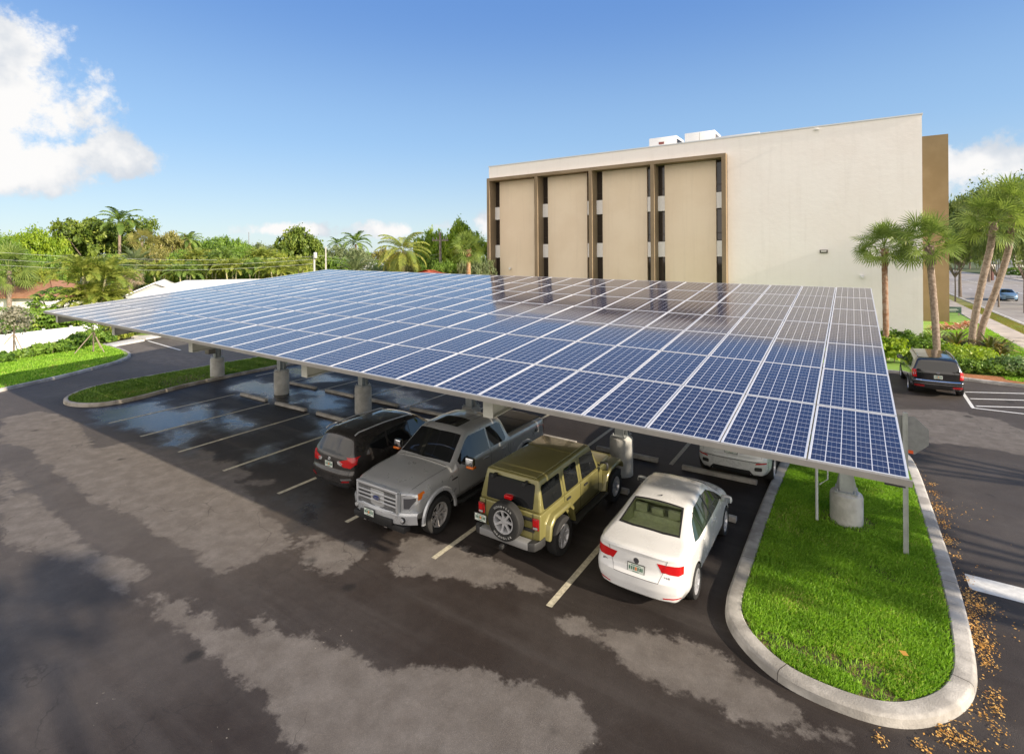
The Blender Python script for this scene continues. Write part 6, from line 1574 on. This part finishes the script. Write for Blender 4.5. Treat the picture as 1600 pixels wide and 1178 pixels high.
def schefflera(px, py, d, r, h, label, leaf='green'):
    b = at(px, d); t = empty('umbrella_tree', b, 0, label, 'tree', 'umbrella trees behind the white fence'); V = []; rn = []; rr = random.Random(int(px))
    for k in range(150):
        a = rr.uniform(0, 6.28); u = rr.uniform(-.35, 1); q = math.sqrt(max(0, 1-u*u))*rr.uniform(.75, 1.05); c = Vector((math.cos(a)*q*r, math.sin(a)*q*r, h*.58+u*h*.42)); tone = rr.random()
        for j in range(10):
            b2 = 6.28*j/10; o = Vector((math.cos(b2), math.sin(b2), -.55)); s = Vector((-math.sin(b2), math.cos(b2), 0))*.065; e = c+o*.42; md = c+o*.22
            V += [c-s*.3, c+s*.3, md+s, md-s, md-s, md+s, e+s*.3, e-s*.3]; rn += [tone]*8
    V = np.array([tuple(v) for v in V]); link('foliage', quadmesh('foliage', V, np.arange(len(V)).reshape(-1, 4), LM[leaf], rn), t)
    m = MB(); [m.tube([(0, 0, 0), (math.cos(a)*r*.5, math.sin(a)*r*.5, h*.7)], [.08, .04], 6) for a in (0, 2, 4)]; m.build('trunk', BARK, t)
schefflera(10, 0, 41, 2.4, 2.6, 'umbrella tree with finger leaves behind the fence at the left edge')
schefflera(50, 0, 40, 2.2, 2.6, 'umbrella tree directly behind the grey sapling')
schefflera(92, 0, 42, 2.1, 4.1, 'taller umbrella tree behind the tip of the carport roof')
schefflera(85, 0, 40, 1.7, 2.6, 'lower umbrella tree under the tip of the carport roof')
schefflera(138, 0, 43, 1.8, 2.2, 'yellowish umbrella tree seen under the far left carport edge', 'yellow')
schefflera(170, 0, 43, 1.7, 2.2, 'last yellowish umbrella tree under the carport edge, beside the white post', 'yellow')
def sapling(px, py, h, r, leaf, label, n=900):
    x, y = gp(px, py); t = empty('staked_sapling', (x, y, .1), 0, label, 'young tree')
    link('crown', crown_mesh('crown', [(0, 0, h*.68, r, r, h*.32), (r*.3, 0, h*.8, r*.6, r*.6, h*.2)], n, .05, LM[leaf], clusters=110, spread=.35), t)
    m = MB(); m.tube([(0, 0, 0), (.02, 0, h*.5), (0, 0, h*.9)], [.05, .035, .01], 7)
    for a in range(7): m.tube([(0, 0, h*(.4+.06*a)), (math.cos(a*2.4)*r*.7, math.sin(a*2.4)*r*.7, h*(.6+.05*a))], [.015, .005], 5)
    m.build('trunk', BARK, t)
    m = MB()
    for a in (.3, 2.4, 4.5): m.tube([(math.cos(a)*1.0, math.sin(a)*1.0, 0), (0, 0, 1.35)], .03, 6)
    m.build('stakes', mat('stake_wood', (.30, .24, .18), .85), t)
sapling(22, 556, 3.1, .85, 'sap', 'slender grey leaved sapling with stakes on the left verge', 1700)
sapling(146, 553, 2.3, .55, 'green', 'small green sapling with wooden stakes near the rounded verge tip', 700)
# mulch rings
m = MB()
for (px, py, r) in ((22,562,1.7),(80,551,1.6),(146,554,.9)):
    x, y = gp(px, py); n = 20; m.add([(x+r*1.0*math.cos(6.28*k/n)*(1+.1*math.sin(k*3)), y+r*.8*math.sin(6.28*k/n), .117) for k in range(n)], [tuple(range(n))])
o = m.build('mulch_rings', MATS['red_mulch']); tag(o, kind='structure')
# --- fallen leaves along the right kerb
LEAF = leafmat('fallen_leaf', (.62, .31, .06), (.80, .50, .16), (.40, .18, .06), .2)
pts = []; rr = np.random.default_rng(8)
for (px, py, r, n) in [(1457,757,.07,60),(1460,772,.09,70),(1468,795,.16,260),(1475,818,.12,120),(1482,845,.12,150),(1510,905,.07,40),(1498,870,.06,30),(1520,940,.17,420),(1512,960,.10,120),(1525,985,.13,260),(1535,1010,.12,220),(1540,1030,.07,50),(1545,1040,.07,50),(1555,1085,.07,50),(1550,1100,.08,60),(1540,1120,.06,40),(1560,1112,.06,30),(1475,1145,.10,120),(1500,1155,.10,80),(1525,1165,.08,60),(1375,1155,.05,40),(1440,1165,.06,50),(1560,1140,.1,40),(1520,1135,.2,40),(1490,880,.4,60),(1500,800,.4,40),(1540,960,.3,80)]:
    x, y = gp(px, py, 0); pts.append(np.column_stack([rr.normal(x, r*.75, n), rr.normal(y, r*1.3, n)]))
e = [p for p in ISR if p.x > 1.3]; P = np.concatenate(pts); n = 260; i = rr.integers(0, len(ISR), n); ee = np.array([tuple(ISR[k]) for k in i]); ee = ee[ee[:, 0] > 1.2]
P = np.concatenate([P, ee+np.abs(rr.normal(0, .12, ee.shape))*np.array([1, .3])]); P = P[P[:, 0] > 1.2] if 0 else P
keep = ~inside(P, ISR); P = P[keep]; P = P[rr.random(len(P)) < .95]; n = len(P); Z = rr.uniform(.006, .035, n)
V = quads(np.column_stack([P, Z]), rr.normal(size=(n, 3))*.3+np.array([0, 0, 1]), .010*rr.uniform(.4, 1.5, n), 1.6)
o = link('fallen_leaves', quadmesh('fallen_leaves', V, np.arange(len(V)).reshape(-1, 4), LEAF, np.repeat(rr.random(n), 4))); tag(o, 'orange fallen leaves gathered along the right kerb of the island', 'fallen leaves', kind='stuff')
LT = rr.uniform
V = quads(np.array([[.62, 9.9, .2]]), np.array([[0., -.3, 1]]), .05, 1.3); 
o = link('fallen_leaf', quadmesh('fallen_leaf', V, np.arange(4).reshape(-1, 4), LEAF, [.3]*4)); tag(o, 'single large tan leaf lying on the grass of the right island', 'leaf')
# --- shade trees standing to the right of the lot, outside the picture
def shade_tree(x, y, H, r, rz_, n, label, size=.15, leaf='oak'):
    t = empty('shade_tree', (x, y, 0), 0, label, 'tree', 'shade trees right of the lot')
    lobes = [(r*.5*math.cos(a), r*.5*math.sin(a), H-rz_, r*.55, r*.55, rz_*.7) for a in (0, 1.3, 2.6, 3.9, 5.2)]+[(0, 0, H-rz_*.8, r*.6, r*.6, rz_*.7)]
    link('crown', crown_mesh('crown', lobes, n, size, LM[leaf], clusters=int(n/28), spread=.30), t); link('trunk', limbs(lobes, H*.55, .22), t)
SHADE = [(20.0, .7, 14.2, 3.0, 1.2, 1500, "tall shade tree right of the lot, nearest the camera"), (19.5, 12.0, 11.0, 2.6, 1.6, 1300, "thin crowned shade tree right of the island"), (21.5, 14.0, 11.5, 3.6, 1.9, 2600, "shade tree right of the carport corner"), (22.5, 19.5, 12., 3.6, 2.0, 3000, "shade tree across the drive from the black car")]
for a in SHADE: shade_tree(*a)
# ================================================================ houses, fences, poles, signs
WHT = mat('white_house_paint', (.74, .73, .70), .7, var=.05)
ROOFW = mat('white_roof_coating', (.78, .77, .75), .7, var=.06, vscale=1.2)
ROOFB = mat('brown_shingle_roof', (.33, .15, .08), .9, col2=(.40, .21, .12), vscale=3, bump=.3)
ROOFO = mat('orange_tile_roof', (.55, .20, .08), .85, col2=(.62, .28, .13), vscale=4, bump=.3)
ROOFR = mat('red_tile_roof', (.50, .09, .04), .85, col2=(.58, .15, .07), vscale=4, bump=.3)
def house(px0, px1, depth, y_ridge, y_eave, dz, roofm, wallm, label, hip=.5, deep=8., ridge=None, skew=0.):
    """single storey house seen across the lots; its long side faces the camera"""
    a = Vector(at(px0, depth)); b = Vector(at(px1, depth+skew)); ux_ = (b-a).normalized(); uy_ = Vector((-ux_.y, ux_.x, 0)); 
    if uy_.dot(a) < 0: uy_ = -uy_
    L_ = (b-a).length; He = hz(y_eave, depth); Hr = hz(y_ridge, depth+deep/2)
    t = empty('house', a.lerp(b, .5), math.atan2(ux_.y, ux_.x), label, 'house')
    m = MB(); m.box(-L_/2+.5, L_/2-.5, .5, deep-.5, 0, He-.05); m.build('wall', wallm, t)
    m = MB(); e = L_/2; r_ = e-hip*deep/2*1.0; th = .14
    for z in (0,):
        P = [(-e, 0, He), (e, 0, He), (e, deep, He), (-e, deep, He), (-r_, deep/2, Hr), (r_, deep/2, Hr)]
        Q = [(x, y, z_-th) for x, y, z_ in P]
        m.add(P+Q, [(0,1,5,4), (1,2,5), (2,3,4,5), (3,0,4), (7,6,10,11), (8,7,11), (9,8,11,10), (6,9,10), (0,6,7,1), (1,7,8,2), (2,8,9,3), (3,9,6,0)])
    m.build('roof', roofm, t)
    k = max(1, int(L_/4))
    for i in range(k):
        x = -L_/2+L_*(i+.5)/k; w = MB(); w.box(x-.6, x+.6, .44, .5, 1.0, 2.0); f = w.build('window', WHT, t); w = MB(); w.box(x-.52, x+.52, .425, .439, 1.08, 1.92); w.build('pane', WGL, f)
    return t
house(-60, 84, 50, 430, 459, 0, ROOFB, WHT, 'house with brown shingle roof behind the umbrella trees at the left edge', 1., 9)
h1 = house(240, 446, 46, 435, 449, 0, ROOFW, WHT, 'long house with flat pitched white roof right behind the carport', .5, 7, skew=4)
house(424, 530, 53, 425.5, 437, 0, ROOFW, WHT, 'second white roofed house, by the short pole with the transformer', .9, 7, skew=3)
h2 = house(196, 300, 43, 446, 459, 0, ROOFW, WHT, 'low white roofed annex left of the long white hip roof', .6, 4)
# gable end facing the camera
b = at(243, 45); t = empty('garage', (b[0], b[1], 0), YAW+.5, 'white garage with grey gable end left of the long white roof', 'garage')
gz = hz(437, 45); m = MB(); m.extr([(-2.0, 0), (2.0, 0), (2.0, gz-1.1), (0, gz-.12), (-2.0, gz-1.1)], 'y', 0, 7); m.build('wall', mat('grey_gable', (.42, .42, .39), .8), t)
m = MB()
for s in (-1, 1): m.add([(0, -.3, gz), (s*2.5, -.3, gz-1.2), (s*2.5, 7.3, gz-1.2), (0, 7.3, gz), (0, -.3, gz-.1), (s*2.5, -.3, gz-1.3), (s*2.5, 7.3, gz-1.3), (0, 7.3, gz-.1)], [(0,1,2,3),(4,7,6,5),(0,4,5,1),(1,5,6,2),(2,6,7,3)])
m.build('roof', ROOFW, t)
house(490, 545, 76, 408, 424, 0, ROOFO, WHT, 'house with orange tiled roof right of the twin white poles', .9, 8)
house(560, 596, 80, 409, 420, 0, ROOFW, WHT, 'small far white roofed house between the orange roof and the coconut palm', .8, 7)
house(596, 722, 47, 421, 437, 0, ROOFR, WHT, 'house with red roof just over the carport edge, left of the office', .9, 9)
house(640, 672, 78, 412, 424, 0, ROOFO, WHT, 'small far house with a salmon roof behind the coconut palm', .9, 7)
house(700, 748, 56, 418, 434, 0, mat('grey_shingle_roof', (.20,.19,.18), .9), WHT, 'grey roofed white house between the sabal palm and the office', .9, 7)
house(1585, 1640, 150, 402, 417, 0, mat('pale_roof', (.5,.46,.4), .9), WHT, 'pale house beyond the crossing at the right edge', .9, 9)
# white fence of panels and posts
FW_ = mat('white_fence_vinyl', (.80, .79, .76), .6, var=.04)
fp = [at(-60, 31.8), at(20, 34.0), at(110, 37.0), at(150, 38.2)]
t = empty('fence', (fp[0][0], fp[0][1], 0), 0, 'white panel fence behind the shrubs of the left verge', 'fence')
pp = []
for a, b in zip(fp, fp[1:]):
    a, b = Vector(a), Vector(b); n = max(2, int((b-a).length/2.4))
    for i in range(n): pp.append(a.lerp(b, i/n))
pp.append(Vector(fp[-1])); o0 = Vector(fp[0])
for a, b in zip(pp, pp[1:]):
    d = (b-a); ang = math.atan2(d.y, d.x); l = d.length
    m = MB()
    for k in range(9): m.box(.06, l-.06, -.02, .02, .12+k*.148, .12+k*.148+.135)
    q = m.build('panel', FW_, t, loc=tuple(a-o0), rz=ang)
for p in pp:
    m = MB(); m.box(-.06, .06, -.06, .06, 0, 1.5); m.box(-.08, .08, -.08, .08, 1.5, 1.54); m.build('post', FW_, t, loc=tuple(p-o0))
b = at(148, 37.9); m = MB(); m.box(-.17, .17, -.17, .17, 0, 1.25); m.box(-.2, .2, -.2, .2, 1.25, 1.3); o = m.build('gate_pillar', WHT, bevel=.01, loc=b); tag(o, 'thick white pillar at the end of the white fence', 'pillar')
b = at(118, 41); m = MB(); m.box(-1.6, 1.2, -.1, .1, 0, 2.0); m.box(-1.6, 1.2, -.14, .14, 2.0, 2.06); o = m.build('grey_wall', mat('dark_grey_wall', (.13,.13,.125), .8), loc=b, rz=YAW+.35); tag(o, 'dark grey garden wall glimpsed under the left tip of the carport', 'wall')
# paving blocks at the head of the far bays
m = MB(); 
for i, (px, py, px2, py2) in enumerate([(172,543,226,533),(228,531,262,525)]):
    a, b = gp(px, py), gp(px2, py2); d = Vector((b[0]-a[0], b[1]-a[1])); n = Vector((-d.y, d.x)).normalized()
    if n.dot(Vector(a)) < 0: n = -n
    m.prism([a, b, (b[0]+n.x*1.1, b[1]+n.y*1.1), (a[0]+n.x*1.1, a[1]+n.y*1.1)], .0, .14)
o = m.build('concrete_apron', mat('pale_concrete', (.58, .56, .52), .8, var=.06)); tag(o, kind='structure')
# utility poles and wires
POLE = mat('utility_pole_wood', (.20, .16, .13), .9, col2=(.30, .26, .22), vscale=4, bump=.4); PALE = mat('pale_concrete_pole', (.50, .48, .44), .7); WIRE = mat('bright_wire', (.50, .50, .47), .5)
d0 = 58; p0 = at(688, d0); zt = hz(362, d0)
t = empty('utility_pole', p0, 0, 'tall wooden utility pole with cross arm against the lime green trees', 'utility pole')
m = MB(); m.tube([(0,0,0),(0,0,zt)], [.19,.13], 10); m.build('pole', POLE, t, smooth=True)
m = MB(); m.box(-.9,.9,-.06,.06,zt-1.0,zt-.85); q = m.build('cross_arm', POLE, t, rz=YAW)
m = MB(); 
for x in (-.8,-.4,.4,.8): m.tube([(x,0,zt-.85),(x,0,zt-.6)], .05, 6)
m.build('insulators', mat('insulator_grey',(.3,.3,.3),.3), q)
d1 = 60; p1 = at(509, d1); z1 = hz(384, d1)
t = empty('utility_pole', p1, 0, 'thin pale pole right of the transformer, left of the orange roof', 'utility pole'); m = MB(); m.tube([(0,0,0),(0,0,z1)], [.10,.07], 8); m.build('pole', PALE, t)
d2 = 52; p2 = at(491, d2); z2 = hz(396, d2)
t = empty('utility_pole', p2, 0, 'short pale pole carrying a white transformer can', 'utility pole'); m = MB(); m.tube([(0,0,0),(0,0,z2)], [.11,.09], 8); m.build('pole', PALE, t)
m = MB(); m.rev([(.14,z2-.35),(.17,z2-.3),(.17,z2+.15),(.12,z2+.22),(.02,z2+.24)], 16, c=(.3,-.1,0)); m.build('transformer', mat('transformer_grey',(.55,.56,.56),.5), t, smooth=True)
# far mast
b = at(389, 260); m = MB(); m.tube([(0,0,0),(0,0,hz(360,260))], [.35,.2], 6); o = m.build('radio_mast', mat('mast_grey',(.22,.24,.26),.6), loc=b); tag(o, 'thin dark radio mast far beyond the trees left of the mango tree', 'mast')
def wire(pa, pb, sag, r, label, group='overhead wires on the left'):
    a, b = Vector(pa), Vector(pb); m = MB(); m.tube([a.lerp(b, i/16)-Vector((0,0,sag*4*(i/16)*(1-i/16))) for i in range(17)], r, 5, caps=True)
    o = m.build('overhead_wire', WIRE); tag(o, label, 'wire', group)
for ya, za, lab in ((387, 399, 'highest overhead wire on the left'), (398, 409, 'middle overhead wire on the left'), (407, 417, 'lowest overhead wire on the left')):
    A = at(-120, 40); B = at(491, 52) if ya != 387 else at(509, 60); wire((A[0], A[1], hz(ya-8, 40)), (B[0], B[1], hz({387:397,398:403,407:410}[ya], 52)), .75, .008, lab)
for ya, yb, lab in ((399, 396, 'upper wire between the thin pale pole and the wooden pole'), (404, 402, 'lower wire between the thin pale pole and the wooden pole')):
    A = at(509, 60); B = at(688, 58); wire((A[0], A[1], hz(ya, 60)), (B[0], B[1], hz(yb, 58)), .5, .007, lab, 'wires between the two poles')
# stop sign seen from behind
sx, sy = .88, 13.3
t = empty('stop_sign', (sx, sy, .08), -.03, 'grey back of an octagonal stop sign beside the carport corner', 'road sign')
cz = 2.58-.08; m = MB(); rr_ = .41; m.extr([(rr_*math.cos(R(22.5+45*k)), cz+rr_*math.sin(R(22.5+45*k))) for k in range(8)], 'y', .04, .045); m.build('sign_back', mat('sign_back_grey', (.30,.31,.32), .4, .5, var=.1), t)
m = MB(); m.extr([(rr_*.985*math.cos(R(22.5+45*k)), cz+rr_*.985*math.sin(R(22.5+45*k))) for k in range(8)], 'y', .0451, .047); m.build('sign_face', mat('sign_red', (.5,.02,.02), .4), t)
x = link('lettering', textmesh('STOP', .32, .001), t); x.location = (0, .049, cz); x.rotation_euler = (R(90), 0, math.pi); x.data.materials.append(mat('sign_white', (.8,.8,.8), .4))
m = MB(); m.box(-.03, .03, -.005, .035, 0, cz+.45); m.box(-.045, -.03, -.012, -.004, 0, cz+.45); m.box(.03, .045, -.012, -.004, 0, cz+.45); m.build('post', STEEL, t)
m = MB(); m.box(-.06, .13, .034, .0395, cz-.375, cz-.31); m.build('sticker', mat('orange_red_sticker', (.75,.10,.02), .5), t)
# street sign low, green board by the sidewalk, wooden pole, kerb-side things
b = gp(1486, 490); t = empty('ground_sign', (b[0]-.3, b[1]-3, .1), .2, 'small dark green ground sign beside the brown fin', 'sign')
m = MB(); m.box(-.75,.75,-.06,.06,.25,.85); m.build('board', mat('sign_dark_green',(.02,.06,.04),.5), t, bevel=.01)
m = MB(); m.box(-.6,-.5,-.04,.04,0,.25); m.box(.5,.6,-.04,.04,0,.25); m.build('post', POLE, t)
m = MB(); m.box(-.5,.5,-.07,-.061,.5,.56); m.box(-.4,.4,-.07,-.061,.62,.66); m.box(-.3,.3,-.07,-.061,.38,.42); m.build('lettering', mat('sign_pale',(.5,.55,.5),.5), t)
b = gp(1598, 531); t = empty('utility_pole', (b[0]+.25, b[1], 0), 0, 'greenish wooden pole at the sidewalk on the right edge', 'utility pole'); m = MB(); m.tube([(0,0,0),(.05,0,4.2)], [.17,.15], 10); m.build('pole', mat('greenish_pole',(.20,.19,.10),.9,col2=(.28,.25,.15),vscale=5), t, smooth=True)
# traffic lights on a span wire
ta = empty('traffic_signal_span', (11, 168, 0), 0, 'span wire with poles across the far end of the street', 'traffic signal support')
m = MB(); m.tube([(0,0,0),(0,0,8)], .18, 8); m.tube([(34,0,0),(34,0,8)], .18, 8); m.tube([(0,0,7.6),(17,0,7.0),(34,0,7.6)], .05, 5); m.build('poles_and_wire', mat('dark_wire',(.06,.06,.06),.6), ta)
for i, x in enumerate((15.6, 18.2, 24.6, 30.2)):
    X = x+9; t = empty('traffic_light', (X, 167.8, 0), 0, ['leftmost traffic light over the street, showing green','second traffic light from the left, showing green','traffic light between the two leaning trunks, showing green','rightmost traffic light over the street, showing green'][i], 'traffic light', 'traffic lights over the far crossing')
    m = MB(); m.box(-.22,.22,-.12,.12,5.5,6.9); m.tube([(0,0,6.9),(0,0,7.2)], .04, 5); m.build('housing', mat('signal_green_housing',(.02,.06,.05),.5), t, bevel=.03)
    for k, (z, c) in enumerate(((6.6,(.10,.01,.01)),(6.2,(.12,.07,.01)))):
        m = MB(); m.rev([(.15,-.125),(.01,-.14)], 14, 'y', c=(0,0,z)); m.build('lens', mat('lens_off_%d' % k if 0 else ('red_lens_off','amber_lens_off')[k], c, .3), t)
    m = MB(); m.rev([(.19,-.125),(.01,-.15)], 14, 'y', c=(0,0,5.8)); m.build('green_lens', mat('green_lens_lit', (.02,.5,.35), .3, emit=(.02,.75,.5,2.0)), t)
# roadside mailbox post and parked van far away
b = at(1550, 118); t = empty('mailbox', b, YAW, 'brown post with pale box on the far sidewalk between the leaning trunks', 'mailbox')
m = MB(); m.box(-.25,.25,-.2,.2,0,2.6); m.build('post', mat('rust_post',(.14,.06,.05),.8), t, bevel=.02); m = MB(); m.box(-.5,.5,-.3,.3,2.6,3.6); m.build('box', mat('pale_box',(.6,.55,.5),.6), t, bevel=.04)
for i, (px, d, w, h_) in enumerate(((1592,128,6,2.4),(1612,124,6,2.2))):
    b = at(px, d); hedge('hedge', b[0]-w/2, b[0]+w/2, b[1]-1, b[1]+1, .1, h_, 'hedge', ['clipped dark hedge at the right edge beyond the street','second clipped hedge beyond the street'][i], 1500, .14)
